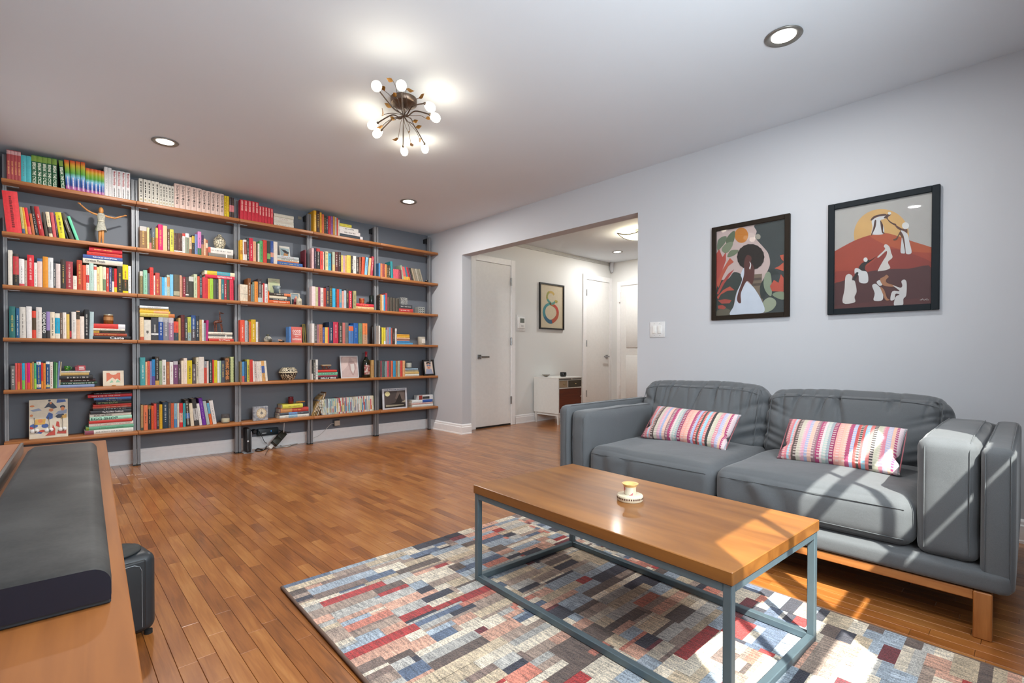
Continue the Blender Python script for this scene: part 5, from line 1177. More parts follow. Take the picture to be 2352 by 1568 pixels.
for xa in (-1.290, -0.34): MB().bbox(xa, xa+0.028, -5.155, -3.36, 0.122, 0.1545, 0.003, 1).build('frame_rail', SW, sofa)
for x, y in ((-1.297, -5.200), (-1.297, -3.36), (-0.36, -5.200), (-0.36, -3.36)):
    MB().bbox(x, x+0.045, y, y+0.046, 0.0, 0.1545, 0.003, 1).build('leg', wood('sofa_leg_wood', '8f5426', 'b67a42', 'Z', 0.4, 60, 4), sofa)

# ------------------------------------------------------------------ striped lumbar pillows
def stripe_mat():
    m, nt, b = newmat('woven_stripes'); tc = N(nt, 'ShaderNodeTexCoord')
    sp = N(nt, 'ShaderNodeSeparateXYZ'); nt.links.new(tc.outputs['Generated'], sp.inputs[0])
    cols = ['8a5560', 'c87a80', '8fb4c4', 'c08a88', '5a4c48', 'b8b0a0', 'c898a8', '9aa0bc', 'd0a898', '8a6a70', 'a04468', 'd0b8b8', 'a8b4ac', '90989c', '8a3858', 'd4968c', 'd8a494', 'a04a68', '98a4c0', 'b0504c', '4a4a46', 'b85a58', '8ab4c4', 'c0706c', '3c3a3a', 'b4b09c', 'c07a88', 'a4a4bc', 'd0a894', 'a04068', 'c8b4b8', '9a9aa0']
    r = nt.nodes.new('ShaderNodeValToRGB'); r.color_ramp.interpolation = 'CONSTANT'; e = r.color_ramp.elements
    while len(e) < len(cols): e.new(0.5)
    rr = random.Random(2); ws = [rr.uniform(0.6, 1.5) for _ in cols]; tot = sum(ws); acc = 0
    for q, c, w_ in zip(e, cols, ws): q.position = acc/tot; q.color = lin(c, 1.15); acc += w_
    nt.links.new(sp.outputs['X'], r.inputs['Fac'])
    ck = N(nt, 'ShaderNodeTexWave', bands_direction='Z'); ck.inputs['Scale'].default_value = 26; ck.inputs['Distortion'].default_value = 0.4
    nt.links.new(tc.outputs['Object'], ck.inputs['Vector'])
    n2 = N(nt, 'ShaderNodeTexNoise'); n2.inputs['Scale'].default_value = 90; nt.links.new(tc.outputs['Object'], n2.inputs['Vector'])
    th = N(nt, 'ShaderNodeMath', operation='GREATER_THAN'); th.inputs[1].default_value = 0.62; nt.links.new(ck.outputs['Fac'], th.inputs[0])
    wv = N(nt, 'ShaderNodeTexWave', bands_direction='X'); wv.inputs['Scale'].default_value = 12.5; nt.links.new(tc.outputs['Object'], wv.inputs['Vector'])
    t2 = N(nt, 'ShaderNodeMath', operation='GREATER_THAN'); t2.inputs[1].default_value = 0.5; nt.links.new(wv.outputs['Fac'], t2.inputs[0])
    mu = N(nt, 'ShaderNodeMath', operation='MULTIPLY'); nt.links.new(th.outputs[0], mu.inputs[0]); nt.links.new(t2.outputs[0], mu.inputs[1])
    m5 = N(nt, 'ShaderNodeMath', operation='MULTIPLY'); m5.inputs[1].default_value = 0.7; nt.links.new(mu.outputs[0], m5.inputs[0])
    mx = N(nt, 'ShaderNodeMix', data_type='RGBA'); nt.links.new(m5.outputs[0], mx.inputs[0]); nt.links.new(r.outputs['Color'], mx.inputs[6]); mx.inputs[7].default_value = lin('d8c4bc')
    nt.links.new(mx.outputs[2], b.inputs['Base Color']); b.inputs['Roughness'].default_value = 0.9
    bp = N(nt, 'ShaderNodeBump'); bp.inputs['Strength'].default_value = 0.3; bp.inputs['Distance'].default_value = 0.003
    nt.links.new(ck.outputs['Fac'], bp.inputs['Height']); nt.links.new(bp.outputs[0], b.inputs['Normal'])
    return m
SM = stripe_mat()
def pilw(seed):
    def f(a, b, c, p):
        n_ = noise.noise(Vector((p.x*9+seed, p.y*4, p.z*9)))
        cr = 0.016*math.exp(-((c+0.35)/0.14)**2)*max(0, abs(a)-0.55)/0.45
        return Vector(((-1 if a > 0 else 1)*cr*0.9, (1 if b < 0 else -1)*cr*0.6*(b < 0)+0.005*n_, 0.006*n_))
    return f
for y0, y1, x, z, rl, lab, sd in ((-3.640, -4.165, -0.885, 0.424, 1.5, 'striped lumbar pillow on the left seat, farther from the window light', 1.0), (-4.425, -4.905, -0.915, 0.424, 0.0, 'striped lumbar pillow on the right seat with sunlight on it', 6.0)):
    wd = y0-y1; hz = 0.255
    t = thing('throw_pillow', lab, 'pillow', 'striped lumbar pillows', (x, (y0+y1)/2, z))
    M = Matrix.Translation((x, (y0+y1)/2, z))@Matrix.Rotation(math.radians(-90), 4, 'Z')@Matrix.Rotation(math.radians(-46), 4, 'X')@Matrix.Rotation(math.radians(rl), 4, 'Y')
    cb = cushion(wd, 0.11, hz, 0.02, 0, 40, pilw(sd), True)
    cb.v = [(p[0], p[1], p[2]+hz/2) for p in cb.v]
    me = cb.build('cover', SM, t); me.matrix_parent_inverse = Matrix.Identity(4)
    for s in (-1, 1):
        ed = MB().tube([Vector((s*wd/2*0.985, 0, hz/2+(-1+2*i/10)*hz/2*0.9)) for i in range(11)], 0.0025, 6)
        e = ed.build('edge_seam', plain('9a5a60', 0.8), t); e.matrix_parent_inverse = Matrix.Identity(4)
    t.matrix_basis = M

# ------------------------------------------------------------------ rug
RX0, RX1, RY0, RY1 = -2.842, -1.418, -3.240, -5.50
def rug_mat():
    m, nt, b = newmat('rug_pile'); ca = N(nt, 'ShaderNodeAttribute', attribute_type='GEOMETRY', attribute_name='dye')
    tc = N(nt, 'ShaderNodeTexCoord')
    n1 = N(nt, 'ShaderNodeTexNoise'); n1.inputs['Scale'].default_value = 260; n1.inputs['Detail'].default_value = 2
    mp = N(nt, 'ShaderNodeMapping'); mp.inputs['Scale'].default_value = (130, 18, 1)
    n3 = N(nt, 'ShaderNodeTexNoise'); n3.inputs['Scale'].default_value = 1.0; n3.inputs['Detail'].default_value = 3
    n2 = N(nt, 'ShaderNodeTexNoise'); n2.inputs['Scale'].default_value = 22; n2.inputs['Detail'].default_value = 3
    nt.links.new(tc.outputs['Object'], mp.inputs['Vector']); nt.links.new(mp.outputs[0], n3.inputs['Vector'])
    nt.links.new(tc.outputs['Object'], n1.inputs['Vector']); nt.links.new(tc.outputs['Object'], n2.inputs['Vector'])
    sm = N(nt, 'ShaderNodeMath', operation='ADD'); nt.links.new(n1.outputs['Fac'], sm.inputs[0]); nt.links.new(n3.outputs['Fac'], sm.inputs[1])
    r = ramp(nt, [(0.36, (0.42, 0.42, 0.43, 1)), (0.5, (1, 1, 1, 1)), (0.64, (1.7, 1.66, 1.6, 1))])
    hf = N(nt, 'ShaderNodeMath', operation='MULTIPLY'); hf.inputs[1].default_value = 0.5; nt.links.new(sm.outputs[0], hf.inputs[0]); nt.links.new(hf.outputs[0], r.inputs['Fac'])
    mu = N(nt, 'ShaderNodeMix', data_type='RGBA', blend_type='MULTIPLY'); mu.inputs[0].default_value = 1.0
    nt.links.new(ca.outputs['Color'], mu.inputs[6]); nt.links.new(r.outputs['Color'], mu.inputs[7]); nt.links.new(mu.outputs[2], b.inputs['Base Color'])
    b.inputs['Roughness'].default_value = 0.95; b.inputs['Sheen Weight'].default_value = 0.2
    bp = N(nt, 'ShaderNodeBump'); bp.inputs['Strength'].default_value = 0.6; bp.inputs['Distance'].default_value = 0.006
    nt.links.new(n1.outputs['Fac'], bp.inputs['Height']); nt.links.new(bp.outputs[0], b.inputs['Normal'])
    return m
rg = random.Random(21)
CWX, CWY = 0.0212, 0.0145
GX, GY = int((RX1-RX0)/CWX), int((RY0-RY1)/CWY)
occ = [[False]*GX for _ in range(GY)]
PAL = [('cfc4b2', 20), ('b9a88f', 15), ('9a877a', 11), ('c79a85', 11), ('bd7563', 7), ('9c2f2e', 4), ('6a2a32', 6), ('33333f', 8), ('56647a', 7), ('94a0ac', 12), ('5d4f49', 6), ('a9a7a2', 10), ('7d6a62', 6)]
pc = [c for c, _ in PAL]; pw = [w for _, w in PAL]
rug = thing('area_rug', 'patchwork area rug of cream, blue, red and brown blocks', 'rug', None, ((RX0+RX1)/2, (RY0+RY1)/2, 0))
pv = MB(); dye = []
for j in range(GY):
    for i in range(GX):
        if occ[j][i]: continue
        hh = rg.choice((1, 2, 2, 3, 3, 4)); ww = rg.randint(3, 12) if hh > 1 else rg.randint(4, 12)
        c = rg.choices(pc, pw)[0]
        if c in ('9c2f2e', '6a2a32'): hh = min(hh, 3)
        w_ = 0
        while w_ < ww and i+w_ < GX and not occ[j][i+w_]: w_ += 1
        if GX-(i+w_) == 1: w_ += 1
        hh = min(hh, GY-j)
        for a in range(hh):
            for b_ in range(w_): occ[j+a][min(i+b_, GX-1)] = True
        x0, x1 = RX0+i*CWX, RX0+min(i+w_, GX)*CWX; y0, y1 = RY0-j*CWY, RY0-(j+hh)*CWY
        z = 0.0105+rg.uniform(-0.0006, 0.0006)
        pv.add([(x0, y1, z), (x1, y1, z), (x1, y0, z), (x0, y0, z)], [(0, 1, 2, 3)])
        l = lin(c); k = rg.uniform(0.85, 1.15); dye.append((l[0]*k, l[1]*k, l[2]*k, 1))
shear = lambda p: (p[0]+(p[1]-RY0)*0.030, p[1], p[2])
pv.v = [shear(p) for p in pv.v]
pile = pv.build('pile', rug_mat(), rug); pile['kind'] = 'stuff'
da = pile.data.attributes.new('dye', 'FLOAT_COLOR', 'FACE'); da.data.foreach_set('color', [x for d in dye for x in d])
ex1 = RX0+GX*CWX; ey1 = RY0-GY*CWY
MB().add([shear(p) for p in ((RX0, ey1, 0.009), (ex1, ey1, 0.009), (ex1, RY0, 0.009), (RX0, RY0, 0.009), (RX0, ey1, 0.0003), (ex1, ey1, 0.0003), (ex1, RY0, 0.0003), (RX0, RY0, 0.0003))], [(0, 1, 2, 3), (7, 6, 5, 4), (0, 4, 5, 1), (1, 5, 6, 2), (2, 6, 7, 3), (3, 7, 4, 0)]).build('backing', plain('5a4a40', 0.9), rug)
bd = MB()
for a, b_ in (((RX0, RY0), (RX0, ey1)), ((ex1, RY0), (ex1, ey1)), ((RX0, RY0), (ex1, RY0))):
    k = 40 if a[0] == b_[0] else 30
    bd.tube([shear((a[0]+(b_[0]-a[0])*i/k, a[1]+(b_[1]-a[1])*i/k, 0.0063+0.0004*math.sin(i*1.7))) for i in range(k+1)], 0.0062 if a[0] == b_[0] else 0.004, 8)
bd.build('edge_binding', plain('6a5448', 0.9), rug)

# ------------------------------------------------------------------ coffee table
TC = np.array([-1.9825, -4.2675]); ta = math.radians(-2.9)      # long axis almost along the wall
L_, W_ = 1.070, 0.594
tb = thing('coffee_table', 'low coffee table with thick wooden top and slate blue steel frame', 'table', None, (TC[0], TC[1], 0.012), (0, 0, ta))
LOCAL.add(tb.name)
TWD = wood('table_oak', '5c3313', '94602a', 'Y', 0.36, 15, 1.6, coat=0.15)
MB().bbox(-W_/2, W_/2, -L_/2, L_/2, 0.355, 0.390, 0.002, 1).build('table_top', TWD, tb)
MS = plain('5f7078', 0.42, 0.35, var=0.05)
bw = 0.0225; fx, fy = W_/2-0.004, L_/2-0.004
for sx in (-1, 1):
    for sy in (-1, 1):
        MB().bbox(sx*fx, sx*(fx-bw), sy*fy, sy*(fy-bw), 0.0, 0.355, 0.002, 1).build('leg', MS, tb)
    for z in (0.0, 0.355-bw):
        MB().bbox(sx*fx, sx*(fx-bw), -fy+bw, fy-bw, z, z+bw, 0.002, 1).build('long_rail', MS, tb)
for sy in (-1, 1):
    for z in (0.0, 0.355-bw):
        MB().bbox(-fx+bw, fx-bw, sy*fy, sy*(fy-bw), z, z+bw, 0.002, 1).build('cross_rail', MS, tb)
# painted candle holder on it
cp = at(1447, 1148, 'Z', 0.402)
t = thing('candle_holder', 'small painted ceramic candle holder with round carved foot on the coffee table', 'candle holder', None, (cp[0], cp[1], 0.4025))
z0 = 0.4025
def paint_mat(name, cols, scale):
    m, nt, b = newmat(name); tc = N(nt, 'ShaderNodeTexCoord'); v = N(nt, 'ShaderNodeTexVoronoi'); v.inputs['Scale'].default_value = scale
    mp = N(nt, 'ShaderNodeMapping'); mp.inputs['Scale'].default_value = (1, 1, 0.35)
    nt.links.new(tc.outputs['Object'], mp.inputs['Vector']); nt.links.new(mp.outputs[0], v.inputs['Vector'])
    sp = N(nt, 'ShaderNodeSeparateColor'); nt.links.new(v.outputs['Color'], sp.inputs[0])
    r = nt.nodes.new('ShaderNodeValToRGB'); r.color_ramp.interpolation = 'CONSTANT'; e = r.color_ramp.elements
    while len(e) < len(cols): e.new(0.5)
    for i, (q, c) in enumerate(zip(e, cols)): q.position = i/len(cols); q.color = lin(c)
    nt.links.new(sp.outputs[0], r.inputs['Fac']); nt.links.new(r.outputs['Color'], b.inputs['Base Color']); b.inputs['Roughness'].default_value = 0.35
    return m
MB().lathe([(0.044, z0), (0.046, z0+0.004), (0.046, z0+0.018), (0.044, z0+0.021), (0.0, z0+0.021)], (cp[0], cp[1], 0), 40).build('foot', plain('cfc2a8', 0.5, var=0.15), t)
for k in range(36):
    a = 2*math.pi*k/36
    MB().box(-0.0022, 0.0022, -0.0006, 0.0006, z0+0.0085, z0+0.0145, Matrix.Translation((cp[0]+0.0462*math.cos(a), cp[1]+0.0462*math.sin(a), 0))@Matrix.Rotation(a+math.pi/2, 4, 'Z')).build('carved_notch', plain('5a3a2c', 0.6), t)
MB().lathe([(0.019, z0+0.021), (0.021, z0+0.026), (0.0215, z0+0.046), (0.0225, z0+0.050)], (cp[0], cp[1], 0), 28).build('cup', paint_mat('painted_figures', ['d8ccb0', 'a8323c', '3a4a8a', 'd8d4c4', '5a4a44', 'c06a70', 'e0d8c8'], 70), t)
MB().lathe([(0.0225, z0+0.050), (0.025, z0+0.056), (0.030, z0+0.060), (0.030, z0+0.0615), (0.022, z0+0.058), (0.018, z0+0.050), (0.0, z0+0.045)], (cp[0], cp[1], 0), 32).build('rim', plain('d6ae6c', 0.3, var=0.15), t)

# ------------------------------------------------------------------ media console, soundbar, subwoofer
CW = wood('console_wood', '6c3b13', '925823', 'Y', 0.6, 30, 1.8, coat=0.0)
ca_ = math.atan2(-(3.351-3.444), (4.67-2.817))     # edge turns slightly
cs = thing('media_console', 'orange-brown wooden media console along the left wall', 'console', None, (-3.351, -2.817, 0), (0, 0, -ca_))
LOCAL.add(cs.name)
CL, CD = 2.02, 0.34
MB().bbox(-CD, 0, -CL, 0, 0.572, 0.600, 0.003, 2).build('top', CW, cs)
MB().bbox(-CD+0.01, -0.20, -CL+0.02, -0.02, 0.20, 0.571, 0.002, 1).build('cabinet_body', CW, cs)
for x in (-CD+0.02, -0.24):
    for y in (-CL+0.04, -0.10): MB().bbox(x, x+0.03, y, y+0.03, 0.0, 0.1995, 0.002, 1).build('leg', CW, cs)
for k in range(3): MB().bbox(-0.1995, -0.188, -CL+0.04+k*0.65, -CL+0.67+k*0.65, 0.21, 0.56, 0.002, 1).build('door', CW, cs)
# soundbar
sbN = at(258, 1385, 'Z', 0.6008); sbF = at(222, 1012, 'Z', 0.652)
y0, y1 = sbN[1], sbF[1]
sb = thing('soundbar', 'long charcoal soundbar with rounded edges on the wooden console', 'soundbar', None, (sbN[0], y0, 0.6008), (0, 0, math.atan2(-(sbF[0]-sbN[0]), y1-y0)))
LOCAL.add(sb.name)
sl = math.hypot(sbF[0]-sbN[0], y1-y0)
def dust_mat():
    m, nt, b = newmat('soundbar_mesh'); tc = N(nt, 'ShaderNodeTexCoord')
    n1 = N(nt, 'ShaderNodeTexNoise'); n1.inputs['Scale'].default_value = 9; n1.inputs['Detail'].default_value = 6
    n2 = N(nt, 'ShaderNodeTexNoise'); n2.inputs['Scale'].default_value = 150; n2.inputs['Detail'].default_value = 2
    nt.links.new(tc.outputs['Object'], n1.inputs['Vector']); nt.links.new(tc.outputs['Object'], n2.inputs['Vector'])
    ad = N(nt, 'ShaderNodeMath', operation='MULTIPLY_ADD'); ad.inputs[1].default_value = 0.25; nt.links.new(n2.outputs['Fac'], ad.inputs[0]); nt.links.new(n1.outputs['Fac'], ad.inputs[2])
    r = ramp(nt, [(0.45, lin('1f1f1e')), (0.85, lin('3d3c3a'))]); nt.links.new(ad.outputs[0], r.inputs['Fac']); nt.links.new(r.outputs['Color'], b.inputs['Base Color'])
    b.inputs['Roughness'].default_value = 0.62
    return m
SBW, SBH = 0.158, 0.052
prof = []
for k in range(7): a = math.pi/2*k/6; prof.append((-0.020+0.020*math.cos(math.pi/2-a) if False else -0.022+0.022*math.sin(math.pi/2-a)*1.0, SBH-0.022+0.022*math.cos(math.pi/2-a)))
pts = [(0.0, 0.006)]+prof+[(-SBW+0.015, SBH), (-SBW, SBH-0.012), (-SBW, 0.006)]
body = MB(); n_ = len(pts)
ys_ = [0.0, 0.006, 0.02, sl-0.02, sl-0.006, sl]; ins = [0.006, 0.002, 0, 0, 0.002, 0.008]
cx, cz = -SBW/2, SBH/2; vs_ = []
for yy, i_ in zip(ys_, ins):
    for x, z in pts: vs_.append((x+(i_ if x < cx else -i_), yy, z-(i_ if z > 0.02 else 0)))
fs_ = [(r_*n_+k, r_*n_+(k+1) % n_, (r_+1)*n_+(k+1) % n_, (r_+1)*n_+k) for r_ in range(5) for k in range(n_)]
body.add(vs_, fs_, True).add(vs_[:n_], [list(range(n_))[::-1]]).add(vs_[-n_:], [list(range(n_))])
body.build('grille', dust_mat(), sb)
ec = MB(); ec.add([(x*0.985-0.001, -0.0008, z*0.96+0.001) for x, z in pts], [list(range(n_))[::-1]]); ec.build('end_cap', plain('0f1322', 0.5, var=0.08), sb)
MB().bbox(-SBW+0.004, -0.001, 0.002, sl-0.002, 0.0, 0.0075, 0.002, 1).build('base_strip', plain('222a30', 0.5), sb)
MB().bbox(-SBW*0.99, -SBW*0.72, -0.0016, 0.004, 0.012, 0.036, 0.006, 3).build('port_recess', plain('0c0d10', 0.3), sb)
MB().tube([Vector(q) for q in spline([(-SBW*0.80, -0.0018, 0.038), (-SBW*0.735, -0.0018, 0.036), (-SBW*0.705, -0.0018, 0.030), (-SBW*0.705, -0.0018, 0.016), (-SBW*0.735, -0.0018, 0.011), (-SBW*0.80, -0.0018, 0.010)], 4, False)], 0.0012, 6).build('port_ring', plain('55585a', 0.3, 0.4), sb)
# subwoofer on the floor
swc = thing('subwoofer', 'black rounded subwoofer standing on the floor beside the console', 'speaker', None, (-3.31, -3.20, 0), (0, 0, math.radians(10)))
LOCAL.add(swc.name)
MB().bbox(-0.14, 0.045, -0.085, 0.085, 0.012, 0.275, 0.03, 5).build('cabinet', plain('22282d', 0.42, var=0.05), swc)
MB().bbox(-0.13, 0.012, -0.092, -0.080, 0.03, 0.258, 0.018, 4).build('front_panel', plain('1b2024', 0.5, var=0.05), swc)
fr = MB(); fr.tube([(0.0, -0.0925, 0.04), (0.0, -0.0925, 0.225), (-0.006, -0.0925, 0.24), (-0.02, -0.0925, 0.248), (-0.10, -0.0925, 0.248)], 0.0013, 6); fr.build('panel_trim', plain('8a9298', 0.3, 0.5), swc)
MB().lathe([(0.075, 0.2755), (0.078, 0.280), (0.07, 0.284), (0.0, 0.284)], (-0.055, 0.0, 0), 28).build('top_cover', plain('2c3030', 0.7, var=0.25), swc)
for x in (-0.12, 0.025):
    for y in (-0.065, 0.065): MB().lathe([(0.012, 0), (0.012, 0.012)], (x, y, 0), 10).build('rubber_foot', plain('111111', 0.8), swc)
# wooden box with metal trim behind the soundbar
bx = thing('wooden_box', 'flat reddish wooden box with grey metal edge behind the soundbar', 'box', None, (-3.574, -2.96, 0.6008), (0, 0, -0.038))
LOCAL.add(bx.name)
MB().bbox(-0.185, -0.0075, -0.95, 0, 0, 0.032, 0.002, 1).build('body', wood('box_wood', '9a6040', 'b47a54', 'Y', 0.4, 40, 3), bx)
MB().bbox(-0.007, 0, -0.95, 0, 0, 0.0345, 0.001, 1).build('metal_edge', plain('8e8c88', 0.35, 0.7), bx)
MB().box(-0.185, -0.008, -0.62, -0.616, 0.032, 0.0324).build('seam_line', plain('3a2a20', 0.6), bx)
g = MB(); vs_ = []
for i in range(9):
    for s_ in (0, 1): vs_.append((-3.5735+0.006*s_+0.004*math.sin(i*1.9), -3.30-0.045*i, 0.606+0.022*s_+0.006*math.sin(i*2.3)))
g.add(vs_, [(2*i, 2*i+1, 2*i+3, 2*i+2) for i in range(8)], True)
o = g.build('paper_strip', plain('b9aca0', 0.7)); tag(o, 'crumpled pale paper strip wedged between the soundbar and wooden box', 'paper')
sd_ = o.modifiers.new('thickness', 'SOLIDIFY'); sd_.thickness = 0.0006
# ------------------------------------------------------------------ chandelier
ZC = (820, 160, 0.13393)
def pc_(x, y, z): return Vector(at(ZC[0]+x*ZC[2], ZC[1]+y*ZC[2], 'Z', z))
C0 = Vector((-1.975, -2.722, 0))
BR = plain('6a5a4e', 0.35, 0.8, var=0.15)
ch = thing('leaf_chandelier', 'bronze twig ceiling light with eight glass bulbs and gold leaves', 'chandelier', None, (C0.x, C0.y, H))
MB().lathe([(0.0, H-0.052), (0.02, H-0.050), (0.05, H-0.042), (0.068, H-0.034), (0.076, H-0.030), (0.077, H-0.0005)], (C0.x, C0.y, 0), 36).build('canopy', BR, ch)
hub = Vector((C0.x, C0.y, 2.345))
MB().tube([(C0.x, C0.y, H-0.06), hub], 0.008, 10).ball(hub, 0.012, 12, 8).build('stem', BR, ch)
view = Vector(fw)
GB = emit('fff4dc', 3.2)
bulbs = [((395, 360, 2.27), None), ((792, 350, 2.27), None), ((1162, 578, 2.325), (1310, 680, 2.31)), ((1248, 768, 2.325), (1415, 860, 2.31)),
         ((355, 912, 2.33), (195, 975, 2.315)), ((420, 1035, 2.335), (290, 1140, 2.32)), ((790, 1315, 2.375), (825, 1465, 2.345)), ((1157, 1270, 2.375), (1172, 1425, 2.345))]
for k, (b0, tp) in enumerate(bulbs):
    p0 = pc_(*b0)
    if tp is None:
        c = pc_(335, 285, 2.265) if k == 0 else pc_(760, 275, 2.265)
        ax = (Vector(CAM)-c).normalized()*0.62+Vector((0, 0, 0.1)); ax = ax.normalized(); p0 = c-ax*0.034; p1 = c+ax*0.03
    else:
        p1 = pc_(*tp); ax = (p1-p0).normalized()
    L = max(0.066, min(0.08, (p1-p0).length))
    mid = hub+(p0-hub)*0.45+Vector((0, 0, 0.022 if k > 1 else -0.02))
    arm = MB().tube([Vector(q) for q in spline([hub, hub+(p0-hub)*0.15+Vector((0, 0, -0.008)), mid, p0], 6, False)], 0.0038, 8).build('arm', BR, ch)
    MB().tube([p0-ax*0.006, p0+ax*0.008], [0.006, 0.0085], 10).build('socket', BR, arm)
    MB().lathe([(0.007, 0.004), (0.016, L*0.12), (0.0245, L*0.38), (0.026, L*0.62), (0.021, L*0.85), (0.012, L*0.97), (0, L)], p0, 18, ax).build('glass_bulb', GB, arm)
    lp = bpy.data.lights.new('bulb_lamp', 'POINT'); lp.energy = 0.42; lp.color = (1, 0.88, 0.70); lp.shadow_soft_size = 0.03
    lo = bpy.data.objects.new('bulb_lamp', lp); COL.objects.link(lo); lo.location = p0+ax*(L+0.035)
LEAF = plain('9a6c34', 0.35, 0.75, var=0.3, scale=40)
leaves = [((620, 195), (540, 155)), ((480, 370), (440, 290)), ((850, 325), (985, 360)), ((1050, 490), (1145, 405)), ((600, 645), (475, 570)), ((425, 790), (425, 660)), ((655, 865), (595, 818)), ((955, 885), (1022, 868)),
          ((1000, 985), (1108, 958)), ((1062, 1160), (1080, 1238)), ((918, 1240), (955, 1308)), ((705, 1175), (603, 1198)), ((440, 960), (338, 990)), ((905, 1035), (868, 1062)), ((1180, 835), (1228, 818)), ((675, 475), (632, 395))]
for k, (a, b_) in enumerate(leaves):
    z = 2.33+0.012*((k*5) % 4)-0.012
    if a[1] > 1000: z += 0.03
    p0, p1 = pc_(a[0], a[1], z), pc_(b_[0], b_[1], z+0.008)
    st = MB().tube([Vector(q) for q in spline([hub, hub+(p0-hub)*0.35+Vector((0.012*math.sin(k), 0.012*math.cos(k*2), 0.004)), hub+(p0-hub)*0.75+Vector((0, 0, 0.012)), p0], 5, False)], 0.0017, 6).build('twig', BR, ch)
    d = p1-p0; L = max(d.length, 0.035); d.normalize(); side = d.cross(view).normalized(); nn = side.cross(d)
    g = MB(); vs_ = []
    for i, wf_ in ((0, 0.02), (0.2, 0.55), (0.42, 0.9), (0.62, 0.75), (0.82, 0.35), (1.0, 0.02)):
        c = p0+d*(L*i)+nn*0.004*math.sin(i*3.1)
        for s_ in (-1, 0, 1): vs_.append(c+side*(s_*wf_*0.0135)+nn*(0.003*abs(s_)))
    g.add(vs_, [(r_*3+q, r_*3+q+1, r_*3+q+4, r_*3+q+3) for r_ in range(5) for q in (0, 1)], True)
    g.build('leaf', LEAF, st)

# ------------------------------------------------------------------ framed pictures on the right wall
def wall_art(name, label, yl, yr, zb, zt, fwid, fmat, zm, layers, backing):
    t = thing(name, label, 'picture', None, (0, (yl+yr)/2, zb))
    y0, y1 = min(yl, yr), max(yl, yr); d = 0.024
    for a, b_, c, e in ((y0, y0+fwid, zb, zt), (y1-fwid, y1, zb, zt), (y0+fwid, y1-fwid, zb, zb+fwid), (y0+fwid, y1-fwid, zt-fwid, zt)):
        MB().bbox(-d, -0.001, a, b_, c, e, 0.002, 1).build('frame_side', fmat, t)
    MB().box(-0.010, -0.0012, y0+fwid, y1-fwid, zb+fwid, zt-fwid).build('print_sheet', plain(backing, 0.6, k=1.0, var=0.02), t)
    ox, oy, sc = zm; lo, hi = (y0+fwid+0.0005, zb+fwid+0.0005), (y1-fwid-0.0005, zt-fwid-0.0005)
    lay = 0
    for nm, hx, smooth, pts in layers:
        lay += 1
        P = []
        for x, y in (spline(pts, 4) if smooth else pts):
            p = at(ox+x*sc, oy+y*sc, 'X', -0.012); P.append((min(max(p[1], lo[0]), hi[0]), min(max(p[2], lo[1]), hi[1])))
        MB().add([(-0.0102-0.00012*lay, a, b_) for a, b_ in P], [list(range(len(P)))]).build(nm, plain(hx, 0.55, k=1.0, var=0.05, scale=12), t)
    MB().box(-0.0205, -0.0195, y0+fwid, y1-fwid, zb+fwid, zt-fwid).build('glass_pane', glass('frame_glass', (0.98, 0.985, 0.99, 1), 0.0, 0.06), t)
    return t
def circ(cx, cy, rx, ry, n=28, bump=0.0, m=18):
    return [(cx+rx*(1+bump*math.cos(m*2*math.pi*k/n))*math.cos(2*math.pi*k/n), cy+ry*(1+bump*math.cos(m*2*math.pi*k/n))*math.sin(2*math.pi*k/n)) for k in range(n)]
